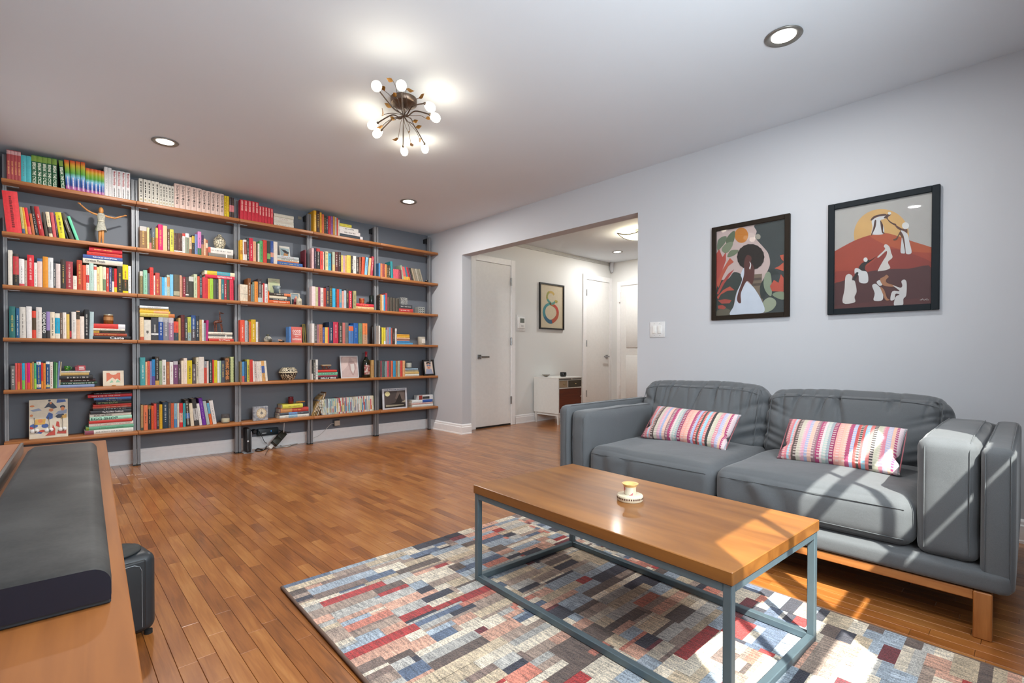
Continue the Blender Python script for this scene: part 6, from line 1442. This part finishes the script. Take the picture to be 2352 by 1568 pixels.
A1 = [
 ('printed_foliage', '3a4141', True, [(690, 300), (810, 262), (1060, 215), (1060, 700), (1060, 1345), (800, 1350), (770, 1180), (760, 1040), (840, 870), (880, 760), (860, 640), (800, 560), (745, 500), (700, 440), (720, 370)]),
 ('printed_sun', 'b9742b', False, circ(537, 418, 82, 92)),
 ('printed_leaf', '63705c', True, [(250, 600), (252, 490), (300, 440), (358, 432), (345, 500), (300, 560)]),
 ('printed_leaf', '59664f', True, [(350, 480), (400, 400), (455, 365), (458, 440), (430, 520), (380, 560)]),
 ('printed_leaf', '78836a', True, [(300, 585), (350, 520), (425, 495), (432, 540), (380, 620), (330, 630)]),
 ('printed_leaf', '6a765e', True, [(370, 680), (390, 620), (430, 595), (505, 600), (450, 660)]),
 ('printed_undergrowth', '343d39', True, [(225, 1010), (380, 940), (450, 860), (545, 900), (535, 1000), (480, 1100), (440, 1280), (400, 1390), (225, 1400)]),
 ('printed_branch', '5f5a4c', True, [(225, 1340), (330, 1290), (420, 1330), (440, 1380), (225, 1400)]),
 ('printed_red_leaf', 'a84a40', False, [(225, 640), (270, 585), (310, 680), (352, 620), (352, 720), (300, 860), (260, 980), (225, 1080)]),
 ('printed_red_leaf', 'b2543f', False, [(240, 1000), (300, 850), (400, 690), (446, 738), (380, 790), (320, 900), (262, 1050)]),
 ('printed_red_leaf', 'a2443c', False, [(242, 1120), (300, 990), (380, 880), (452, 825), (400, 905), (330, 1000), (262, 1130)]),
 ('printed_red_leaf', 'b0503f', False, [(245, 1160), (320, 1075), (400, 1032), (455, 1078), (370, 1085), (290, 1130), (258, 1190)]),
 ('printed_red_leaf', 'a0463c', False, [(255, 1200), (340, 1185), (420, 1198), (395, 1235), (300, 1240)]),
 ('printed_red_leaf', 'a0463c', False, [(255, 1265), (310, 1255), (355, 1282), (330, 1308), (260, 1300)]),
 ('printed_steps', '746657', False, [(660, 890), (785, 880), (780, 1080), (800, 1230), (700, 1080), (650, 990)]),
 ('printed_step_shade', '544a41', False, [(655, 935), (782, 925), (782, 955), (655, 965)]),
 ('printed_step_shade', '544a41', False, [(655, 1000), (782, 990), (784, 1020), (665, 1030)]),
 ('printed_dark_fern', '2f3836', True, [(760, 1040), (830, 900), (900, 820), (990, 880), (900, 900), (840, 1000), (830, 1120), (780, 1180)]),
 ('printed_leaf', '84907a', True, [(805, 960), (835, 870), (880, 865), (900, 960), (900, 1140), (850, 1120), (812, 1050)]),
 ('printed_leaf', '7b8770', True, [(910, 1130), (960, 1100), (1045, 1100), (1045, 1190), (960, 1170)]),
 ('printed_leaf', '929a84', True, [(800, 1340), (800, 1220), (870, 1165), (940, 1190), (955, 1250), (900, 1320)]),
 ('printed_red_leaf', 'b04f3f', False, [(880, 1030), (930, 955), (985, 990), (1012, 885), (1045, 930), (1045, 1095), (905, 1090)]),
 ('printed_red_leaf', 'b5553f', False, [(935, 815), (990, 790), (1045, 745), (1045, 850), (990, 830)]),
 ('printed_red_leaf', 'b5553f', False, [(1000, 660), (1045, 650), (1045, 730), (1020, 710)]),
 ('printed_hair', '241f1b', False, circ(650, 680, 163, 156, 54, 0.022, 18)),
 ('printed_dress', 'c3ccd8', True, [(604, 970), (690, 1050), (790, 1220), (806, 1345), (600, 1360), (402, 1376), (450, 1260), (480, 1120), (545, 960), (530, 890), (572, 805), (600, 820), (610, 900)]),
 ('printed_figure', '55312d', True, [(582, 700), (610, 655), (650, 670), (663, 700), (655, 740), (688, 800), (695, 880), (668, 1005), (606, 968), (545, 1080), (530, 1140), (534, 1226), (508, 1232), (485, 1190), (500, 1110), (546, 980), (572, 880), (570, 770)]),
 ('printed_necklace', 'd8d8d8', True, [(634, 735), (656, 768), (644, 828), (632, 812), (646, 772)]),
]
wall_art('framed_print', 'dark brown framed print of a figure in white among red and green leaves', -3.685, -4.199, 1.181, 1.848, 0.031, plain('21180f', 0.55, var=0.1, spec=0.25), (1600, 460, .19128), A1, 'bda9a4')
A2 = [
 ('printed_sun', 'c79e62', False, circ(712, 640, 292, 272, 40)),
 ('printed_hill', '983f2c', True, [(190, 825), (215, 815), (420, 705), (590, 645), (750, 622), (900, 660), (1010, 700), (1238, 772), (1260, 780), (1260, 1380), (190, 1450)]),
 ('printed_slope', 'a8502f', True, [(590, 650), (750, 624), (900, 662), (1010, 702), (1255, 780), (1255, 830), (1000, 815), (860, 780), (740, 740)]),
 ('printed_slope', '86352b', True, [(190, 1040), (500, 1000), (700, 860), (860, 790), (1255, 930), (1255, 1000), (900, 1005), (600, 1030), (190, 1150)]),
 ('printed_valley', '4c2c2c', True, [(190, 1185), (300, 1130), (560, 1035), (800, 1005), (1000, 1000), (1260, 990), (1260, 1380), (700, 1400), (190, 1450)]),
 ('printed_foreground', '552f2e', True, [(190, 1400), (400, 1375), (700, 1345), (1260, 1310), (1260, 1380), (190, 1450)]),
 ('printed_robe', 'c9c9c9', True, [(612, 490), (680, 450), (755, 432), (790, 448), (735, 475), (705, 490), (738, 560), (738, 625), (690, 640), (620, 638), (606, 620), (618, 560)]),
 ('printed_limb', '4a2e26', True, [(658, 490), (650, 560), (622, 620), (612, 645), (602, 643), (625, 570), (640, 492)]),
 ('printed_limb', '4a2e26', True, [(700, 488), (730, 540), (730, 605), (752, 625), (722, 624), (708, 565)]),
 ('printed_limb', '4a2e26', True, [(598, 482), (640, 440), (745, 418), (762, 436), (665, 452), (612, 488)]),
 ('printed_limb', '4a2e26', True, [(735, 462), (790, 415), (812, 428), (778, 462), (815, 505), (868, 528), (856, 542), (800, 510), (768, 470)]),
 ('printed_hair', 'd2d2ce', False, circ(798, 413, 18, 15)),
 ('printed_limb', '5a3a2e', True, [(856, 532), (930, 575), (980, 568), (984, 628), (936, 600), (955, 690), (968, 800), (955, 845), (935, 700), (905, 640), (880, 690), (848, 702), (838, 690), (872, 672), (905, 612), (918, 600), (872, 566)]),
 ('printed_hair', 'cfcfcc', False, circ(968, 545, 38, 36)),
 ('printed_robe', 'c9c9c9', True, [(918, 594), (985, 628), (1006, 705), (1032, 830), (976, 842), (966, 770), (950, 660)]),
 ('printed_robe', 'c4c4c4', True, [(930, 670), (948, 740), (962, 830), (940, 838), (916, 825), (922, 740)]),
 ('printed_robe', 'c6c1bb', True, [(738, 765), (758, 740), (798, 768), (815, 830), (830, 882), (782, 930), (806, 990), (760, 1015), (690, 1026), (675, 1020), (722, 930), (765, 860), (766, 812), (690, 878), (672, 872), (750, 795)]),
 ('printed_limb', '26211f', True, [(664, 866), (590, 925), (548, 960), (536, 1005), (560, 1032), (505, 1018), (470, 1000), (498, 950), (540, 922), (562, 900), (592, 910)]),
 ('printed_robe', 'c6c6c6', True, [(432, 1000), (470, 998), (505, 1022), (562, 1040), (568, 1145), (482, 1145), (470, 1070), (432, 1058)]),
 ('printed_limb', '26211f', True, [(440, 1045), (470, 1042), (445, 1100), (400, 1175), (388, 1192), (372, 1165), (412, 1110)]),
 ('printed_flower', 'd2d2ce', False, circ(545, 905, 22, 24)),
 ('printed_robe', 'c4bfbb', True, [(338, 1075), (370, 1055), (405, 1080), (402, 1120), (432, 1135), (450, 1240), (428, 1300), (430, 1356), (305, 1363), (322, 1220), (328, 1120)]),
 ('printed_robe', 'c6c6c6', True, [(615, 1182), (650, 1160), (690, 1192), (722, 1225), (725, 1330), (632, 1336), (642, 1262)]),
 ('printed_robe', 'c6c6c6', True, [(662, 1142), (700, 1120), (724, 1165), (692, 1182)]),
 ('printed_limb', '9a6a4c', True, [(698, 1112), (740, 1085), (768, 1065), (790, 1088), (762, 1118), (772, 1150), (852, 1178), (832, 1192), (735, 1178)]),
 ('printed_limb', '9a6a4c', True, [(700, 1195), (740, 1222), (772, 1308), (802, 1330), (758, 1333), (725, 1260)]),
 ('printed_robe', 'c4c2c0', True, [(925, 1135), (955, 1115), (980, 1148), (976, 1280), (946, 1320), (938, 1386), (848, 1390), (864, 1300), (905, 1275), (862, 1268), (852, 1325), (808, 1332), (830, 1240), (905, 1236), (832, 1176), (912, 1202), (935, 1180)]),
]
a2 = wall_art('framed_print', 'largest print, dark framed, white robed figures climbing a red hill', -4.413, -4.935, 1.178, 1.851, 0.034, plain('111a20', 0.6, var=0.08, spec=0.25), (1870, 400, .2168), A2, 'a9a7a2')
sg = MB()
for k in range(8):
    p = at(1870+(1120+k*12)*.2168, 400+(1333+4*math.sin(k*2.2))*.2168, 'X', -0.0142); q = at(1870+(1128+k*12)*.2168, 400+(1322+7*math.cos(k*1.7))*.2168, 'X', -0.0142)
    sg.tube([Vector(p), Vector(q)], 0.0009, 5)
sg.build('signature', plain('c8c8c4', 0.5), a2)
# ------------------------------------------------------------------ light switch, thermostat, hall poster
a, b_ = at(1493.5, 741, 'X', 0), at(1528, 774, 'X', 0)
t = thing('light_switch', 'white double rocker light switch beside the hall opening', 'light switch', None, (0, (a[1]+b_[1])/2, (a[2]+b_[2])/2))
yl, yr = a[1], b_[1]; zt_, zb_ = a[2]+0.004, b_[2]
MB().bbox(-0.006, -0.0005, yr, yl, zb_, zt_, 0.003, 2).build('plate', plain('d2d3d3', 0.35, k=1.1), t)
for f_ in (0.30, 0.66):
    yc = yl+(yr-yl)*f_; MB().bbox(-0.0105, -0.005, yc-0.016, yc+0.016, zb_+(zt_-zb_)*0.24, zb_+(zt_-zb_)*0.76, 0.0025, 2).build('rocker', plain('dadbd8', 0.3, k=1.1), t)
    for s_ in (0.12, 0.88): MB().lathe([(0.0028, 0), (0.002, 0.0012)], (-0.006, yc, zb_+(zt_-zb_)*s_), 8, (-1, 0, 0)).build('screw', plain('9a9a98', 0.3, 0.6), t)
t = thing('thermostat', 'white wall thermostat with small grey screen in the hall', 'thermostat', None, (1.16, HY, 1.36))
MB().bbox(1.075, 1.245, HY-0.008, HY-0.0005, 1.255, 1.475, 0.003, 1).build('back_plate', plain('dcdcda', 0.4, k=1.1), t)
MB().bbox(1.095, 1.225, HY-0.030, HY-0.008, 1.29, 1.44, 0.006, 2).build('body', plain('e2e2e0', 0.4, k=1.1), t)
MB().box(1.125, 1.205, HY-0.0308, HY-0.030, 1.365, 1.425).build('screen', plain('6f7670', 0.3), t)
MB().bbox(1.14, 1.19, HY-0.0312, HY-0.030, 1.31, 1.335, 0.001, 1).build('button', plain('cfcfcd', 0.4), t)
t = thing('framed_poster', 'thin black framed ampersand poster above the white hall cabinet', 'picture', None, (1.78, HY, 1.3))
x0, x1, z0, z1 = 1.522, 2.045, 1.298, 1.955; f_ = 0.02
for a, b_, c, e in ((x0, x0+f_, z0, z1), (x1-f_, x1, z0, z1), (x0+f_, x1-f_, z0, z0+f_), (x0+f_, x1-f_, z1-f_, z1)):
    MB().box(a, b_, HY-0.025, HY-0.001, c, e).build('frame_side', plain('1c1c1c', 0.4), t)
MB().box(x0+f_, x1-f_, HY-0.010, HY-0.001, z0+f_, z1-f_).build('print_sheet', plain('c3b79c', 0.6, var=0.03), t)
Zp = (1040, 480, 0.3443)
def pp(x, y): p = at(Zp[0]+x*Zp[2], Zp[1]+y*Zp[2], 'Y', HY-0.0105); return np.array((p[0], p[2]))
amp = [(676, 572), (662, 556), (640, 556), (629, 580), (634, 606), (655, 632), (640, 634), (618, 650), (608, 685), (618, 725), (645, 750), (672, 744), (694, 718), (699, 685), (688, 655), (668, 640), (655, 634), (672, 628), (686, 614), (697, 622)]
sp_ = spline([pp(*q) for q in amp], 5, False); ns_ = len(sp_)
cols = [(0.0, 'b79a4a'), (0.10, '8a8a40'), (0.2, '4a8a80'), (0.33, '3a7f88'), (0.47, '2f5f78'), (0.56, 'a84a30'), (0.68, 'b03a2c'), (0.78, 'b8642c'), (0.86, '4a8478'), (0.93, 'a89a4a')]
for ci, (c0, hx) in enumerate(cols):
    c1 = cols[ci+1][0] if ci+1 < len(cols) else 1.0
    i0, i1 = int(c0*(ns_-1)), int(c1*(ns_-1)); g = MB(); vs_ = []
    for i in range(i0, i1+1):
        d = sp_[min(i+1, ns_-1)]-sp_[max(i-1, 0)]; d = d/max(np.linalg.norm(d), 1e-6); n_ = np.array((-d[1], d[0]))
        wd = 0.017+0.012*math.sin(math.pi*min(1, max(0, (i/(ns_-1)-0.3)/0.5)))
        for s_ in (-1, 1): q = sp_[i]+n_*wd*s_; vs_.append((q[0], HY-0.0106-0.0002*ci, q[1]))
    g.add(vs_, [(2*k, 2*k+1, 2*k+3, 2*k+2) for k in range(i1-i0)]); g.build('printed_ribbon', plain(hx, 0.5), t)
# ------------------------------------------------------------------ hall cabinet and what stands on it
CX0, CX1, CY0, CY1 = 1.395, 1.895, -0.98, -0.525
cab = thing('hall_cabinet', 'small white cabinet with grey and beige drawers and red-brown door', 'cabinet', None, ((CX0+CX1)/2, -0.75, 0))
WH = plain('d4d4d0', 0.4, k=1.1, var=0.02)
b = MB().bbox(CX0, CX0+0.016, CY0, CY1, 0.146, 0.612, 0.001, 1).bbox(CX1-0.016, CX1, CY0, CY1, 0.146, 0.612, 0.001, 1).bbox(CX0+0.016, CX1-0.016, CY0, CY1, 0.146, 0.160, 0.001, 1).box(CX0+0.016, CX1-0.016, CY1-0.01, CY1, 0.16, 0.612).box(CX0+0.016, CX1-0.016, CY0, CY1-0.01, 0.478, 0.492).box(1.583, 1.595, CY0, CY1-0.01, 0.492, 0.590).box(CX0+0.016, CX1-0.016, CY0, CY1-0.01, 0.586, 0.594)
b.build('body', WH, cab)
MB().bbox(CX0-0.002, CX1+0.002, CY0-0.002, CY1, 0.612, 0.628, 0.002, 1).build('top', WH, cab)
ob = MB().bbox(CX0+0.018, CX1-0.018, CY0+0.004, CY0+0.02, 0.596, 0.610, 0.001, 1).build('tray_front', plain('77746e', 0.5), cab)
MB().lathe([(0.006, 0), (0.004, 0.012), (0.007, 0.016), (0, 0.018)], (1.66, CY0+0.004, 0.603), 10, (0, -1, 0)).build('knob', plain('c8c4b8', 0.3, 0.6), ob)
for xa, xb, hx in ((CX0+0.019, 1.580, 'a8967a'), (1.598, CX1-0.019, '4a463a')):
    dw = MB().bbox(xa, xb, CY0+0.001, CY0+0.02, 0.495, 0.583, 0.0015, 1).build('drawer', plain(hx, 0.5), cab)
    MB().lathe([(0.008, 0), (0.005, 0.012), (0.010, 0.02), (0, 0.024)], ((xa+xb)/2, CY0+0.001, 0.538), 12, (0, -1, 0)).build('knob', plain('b8a878', 0.25, 0.8), dw)
dr_ = MB().bbox(CX0+0.019, CX1-0.019, CY0+0.001, CY0+0.018, 0.164, 0.475, 0.0015, 1).build('door', wood('cabinet_door_wood', '5a2410', '74351a', 'X', 0.4, 50, 3), cab)
MB().lathe([(0.006, 0), (0.004, 0.012), (0.008, 0.018), (0, 0.022)], (CX1-0.04, CY0+0.001, 0.36), 12, (0, -1, 0)).build('knob', plain('d0ccc0', 0.3, 0.6), dr_)
for x, y in ((CX0+0.012, CY0+0.012), (CX1-0.042, CY0+0.012), (CX0+0.012, CY1-0.042), (CX1-0.042, CY1-0.042)):
    MB().add([(x, y, 0.1455), (x+0.03, y, 0.1455), (x+0.03, y+0.03, 0.1455), (x, y+0.03, 0.1455), (x+0.006, y+0.006, 0.0), (x+0.024, y+0.006, 0.0), (x+0.024, y+0.024, 0.0), (x+0.006, y+0.024, 0.0)], [(3, 2, 1, 0), (4, 5, 6, 7), (0, 1, 5, 4), (1, 2, 6, 5), (2, 3, 7, 6), (3, 0, 4, 7)]).build('leg', WH, cab)
MB().bbox(CX0+0.04, CX1-0.04, CY0+0.02, CY0+0.035, 0.112, 0.1455, 0.001, 1).bbox(CX0+0.02, CX0+0.035, CY0+0.04, CY1-0.04, 0.112, 0.1455, 0.001, 1).build('apron', WH, cab)
c = at(1253.5, 862.5, 'Z', 0.6285)
c = np.array((1.50, -0.66, 0.6285))
t = thing('small_bowl', 'shallow grey bowl on the left of the white hall cabinet', 'bowl', None, c)
MB().lathe([(0.016, c[2]), (0.02, c[2]+0.003), (0.052, c[2]+0.024), (0.056, c[2]+0.030), (0.052, c[2]+0.030), (0.02, c[2]+0.008), (0, c[2]+0.007)], (c[0], c[1], 0), 28).build('body', plain('8a847a', 0.4, var=0.15), t)
MB().lathe([(0.0555, c[2]+0.0298), (0.0565, c[2]+0.0312), (0.0535, c[2]+0.0312)], (c[0], c[1], 0), 28).build('rim', plain('4a4640', 0.4), t)
c = np.array((1.70, -0.80, 0.6285))
t = thing('black_pot', 'small black round pot on the right of the white hall cabinet', 'pot', None, c)
MB().lathe([(0.034, c[2]), (0.042, c[2]+0.008), (0.046, c[2]+0.035), (0.043, c[2]+0.058), (0.040, c[2]+0.062)], (c[0], c[1], 0), 24).build('body', plain('1c1c1c', 0.25), t)
MB().lathe([(0.0445, c[2]+0.050), (0.0455, c[2]+0.053), (0.0435, c[2]+0.056)], (c[0], c[1], 0), 24).build('rim_band', plain('4a4a48', 0.3, 0.5), t)
MB().lathe([(0.038, c[2]+0.060), (0.038, c[2]+0.064), (0, c[2]+0.066)], (c[0], c[1], 0), 20).build('candle_wax', plain('3a3a38', 0.6), t)
# curved glass ceiling light in the hall
hx_, hy_, hw = 1.71, -2.02, 0.20
t = thing('hall_ceiling_light', 'square curved glass ceiling light with pointed corners in the hall', 'ceiling light', None, (hx_, hy_, H))
g = MB(); n_ = 14; vs_ = []
for i in range(n_+1):
    for j in range(n_+1):
        a, b_ = 2*i/n_-1, 2*j/n_-1; r2 = a*a+b_*b_
        vs_.append((hx_+a*hw, hy_+b_*hw, 2.335+0.028*r2+0.012*(abs(a*b_))**2))
g.add(vs_, [(i*(n_+1)+j, (i+1)*(n_+1)+j, (i+1)*(n_+1)+j+1, i*(n_+1)+j+1) for i in range(n_) for j in range(n_)], True)
g.build('glass_shade', emit('fff0cc', 1.4), t)
rim = MB(); per = [(2*k/20-1, -1) for k in range(20)]+[(1, 2*k/20-1) for k in range(20)]+[(1-2*k/20, 1) for k in range(20)]+[(-1, 1-2*k/20) for k in range(20)]
rim.tube([(hx_+a*hw, hy_+b_*hw, 2.335+0.028*(a*a+b_*b_)+0.012*(abs(a*b_))**2) for a, b_ in per], 0.006, 6, False, True); rim.build('metal_rim', plain('6a5f50', 0.4, 0.6), t)
MB().lathe([(0.02, 2.345), (0.02, 2.41), (0.07, 2.415), (0.07, H-0.0005)], (hx_, hy_, 0), 20).build('ceiling_plate', plain('a8a49a', 0.4, 0.5), t)
lp = bpy.data.lights.new('hall_lamp', 'POINT'); lp.energy = 20; lp.color = (1, 0.88, 0.68); lp.shadow_soft_size = 0.05
lo = bpy.data.objects.new('hall_lamp', lp); COL.objects.link(lo); lo.location = (hx_+0.09, hy_+0.09, 2.39)
# ------------------------------------------------------------------ modem, router, adapters and cables under the middle bay
Ze = (540, 960, 0.11054)
def pe(x, y, Y): return Vector(at(Ze[0]+x*Ze[2], Ze[1]+y*Ze[2], 'Y', Y))
def pf(x, y): return Vector(at(Ze[0]+x*Ze[2], Ze[1]+y*Ze[2], 'Z', 0.0))
BKM = plain('1a1c1e', 0.4, var=0.05)
f0 = pf(300, 740); Yt = f0.y
t = thing('modem_tower', 'tall black modem standing on the floor under the middle bay', 'modem', None, f0)
xl, xr = pe(240, 700, Yt).x, pe(345, 700, Yt).x; zt_ = pe(300, 215, Yt).z
MB().bbox(xl, xr-0.006, Yt, Yt+0.12, 0.012, zt_, 0.008, 3).build('case', BKM, t)
MB().bbox(xr-0.008, xr+0.003, Yt-0.001, Yt+0.02, 0.012, zt_-0.03, 0.002, 1).build('front_strip', plain('7a8086', 0.35, 0.3), t)
MB().bbox(xl-0.02, xr+0.02, Yt+0.01, Yt+0.10, 0, 0.012, 0.005, 2).build('stand', plain('8a8d90', 0.4), t)
MB().box(xr+0.003, xr+0.0034, Yt+0.004, Yt+0.010, zt_*0.5, zt_*0.52).build('indicator_light', plain('e0e8f0', 0.3), t)
MB().lathe([(0.008, 0), (0.008, 0.001), (0, 0.0012)], ((xl+xr)/2-0.01, Yt-0.0002, zt_*0.5), 14, (0, -1, 0)).build('emblem', plain('c8ccd0', 0.3), t)
t = thing('router_box', 'flat black router fixed to the wall above the baseboard', 'router', None, pe(650, 300, -0.05))
a, b_ = pe(475, 370, -0.06), pe(905, 330, -0.06); zt_ = pe(690, 210, -0.06).z; zb_ = pe(690, 350, -0.06).z
MB().bbox(a.x, b_.x, -0.06, -0.02, zb_, zt_, 0.006, 3).build('case', plain('1c2a30', 0.35), t)
MB().box(a.x+(b_.x-a.x)*0.2, a.x+(b_.x-a.x)*0.4, -0.0606, -0.06, zb_+0.018, zb_+0.026).build('maker_mark', plain('c8d0d4', 0.4), t)
MB().box(a.x+(b_.x-a.x)*0.62, a.x+(b_.x-a.x)*0.64, -0.0606, -0.06, zb_+0.03, zb_+0.045).build('indicator_light', emit('3a8ad0', 1.0), t)
MB().lathe([(0.022, 0), (0.022, 0.05), (0.015, 0.054)], (a.x-0.03, -0.02, zt_-0.02), 14, (0, -1, 0)).build('side_knob', BKM, t)
MB().box(a.x, b_.x, -0.02, -0.0005, zb_+0.01, zt_-0.01).build('wall_mount', BKM, t)
t = thing('power_strip', 'white power strip with two black adapters leaning under the shelf', 'power strip', None, pf(760, 660))
p0, p1 = pf(705, 655), pe(960, 340, -0.06); p0.z = 0.012
ax = (p1-p0).normalized(); q_ = Vector((0, 0, 1)).rotation_difference(ax).to_matrix().to_4x4(); M = Matrix.Translation(p0)@q_
MB().bbox(-0.018, 0.018, -0.018, 0.018, 0, (p1-p0).length, 0.004, 2, M).build('strip_body', plain('cfcfca', 0.4), t)
for f_, s_ in ((0.22, 1), (0.62, 1)):
    z_ = (p1-p0).length*f_; MB().bbox(-0.030, 0.034, -0.062, -0.016, z_-0.002, z_+0.085, 0.005, 2, M).build('adapter', plain('23261f', 0.4), t)
def cable(name, label, pts, r, hx):
    o = MB().tube([Vector(q) for q in spline([Vector(p) for p in pts], 6, False)], r, 6).build(name, plain(hx, 0.5)); tag(o, label, 'cable'); return o
F_ = lambda x, y, z=0.004: pf(x, y)+Vector((0, 0, z))
cable('cable', 'white cable hanging from the shelf bracket to the power strip', [pe(1020, 95, -0.13), pe(1015, 200, -0.12), pe(1000, 340, -0.11), pe(940, 450, -0.11), pe(880, 505, -0.12)], 0.0045, 'c4c6c6')
cable('cable', 'thick white cable coiled on the floor by the power strip', [F_(840, 620), F_(950, 605), F_(1080, 600), F_(1160, 570), F_(1130, 540), F_(1020, 535), F_(930, 560), F_(980, 590), F_(1100, 585), F_(1200, 555), F_(1350, 520)], 0.005, 'cfcfca')
cable('cable', 'thin black cable running down from the router box', [pe(490, 260, -0.065), pe(530, 330, -0.08), pe(580, 430, -0.08), pe(620, 500, -0.1), F_(690, 570, 0.02)], 0.003, '17181a')
cable('cable', 'short black cable to the right of the router box', [pe(905, 245, -0.05), pe(980, 270, -0.05), pe(1080, 290, -0.05), pe(1155, 288, -0.03)], 0.004, '17181a')
cable('cable', 'tangled black cable on the floor beside the modem', [F_(370, 560, 0.03), F_(450, 575, 0.02), F_(540, 610, 0.01), F_(600, 570, 0.03), F_(660, 590, 0.02), F_(620, 650), F_(520, 690), F_(420, 680), F_(470, 640), F_(570, 660)], 0.0045, '1a1a1a')
cable('cable', 'grey cable lying on the floor in front of the adapters', [F_(690, 660), F_(660, 700), F_(630, 760)], 0.002, '55504a')
t = thing('shelf_clip', 'pale cable bracket screwed under the middle bay bottom shelf', 'bracket', None, pe(1015, 92, -0.15))
a, b_ = pe(935, 92, -0.2), pe(1095, 92, -0.2); zc_ = SZ[5]-0.0275
MB().box(a.x, b_.x, -0.20, -0.09, zc_-0.007, zc_).build('plate', plain('b9b8b2', 0.5), t)
MB().lathe([(0.006, zc_-0.014), (0.006, zc_-0.007)], (pe(1020, 95, -0.13).x, -0.13, 0), 10).build('cable_grip', plain('c8c8c4', 0.5), t)
t = thing('wall_plug', 'beige plug adapter in the wall outlet under the fourth bay', 'plug', None, pe(2120, 105, -0.02))
a, b_ = pe(2072, 160, -0.03), pe(2178, 155, -0.03); zt_ = pe(2120, 52, -0.03).z
MB().bbox(a.x, b_.x, -0.035, -0.004, a.z, zt_, 0.003, 2).build('body', plain('c9bfae', 0.4), t)
MB().box(a.x-0.012, b_.x+0.004, -0.004, -0.0003, a.z-0.01, zt_+0.012).build('outlet_plate', plain('3a3f45', 0.5), t)
cable('cable', 'thin white cable looping down the wall from the beige plug', [(a.x, -0.02, (a.z+zt_)/2), pe(2000, 120, -0.03), pe(1940, 170, -0.03), pe(1860, 260, -0.03), pe(1740, 360, -0.03), pe(1625, 412, -0.03)], 0.0028, 'cfcfcb')
a = P2('g', 1342, 550, -0.004); b_ = P2('g', 1415, 505, -0.004)
o = MB().bbox(a.x, b_.x, -0.008, -0.0004, a.z, b_.z, 0.002, 1).build('wall_anchor', plain('8f8778', 0.6)); tag(o, 'small beige anchor plate on the dark wall near the ceiling', 'plate')
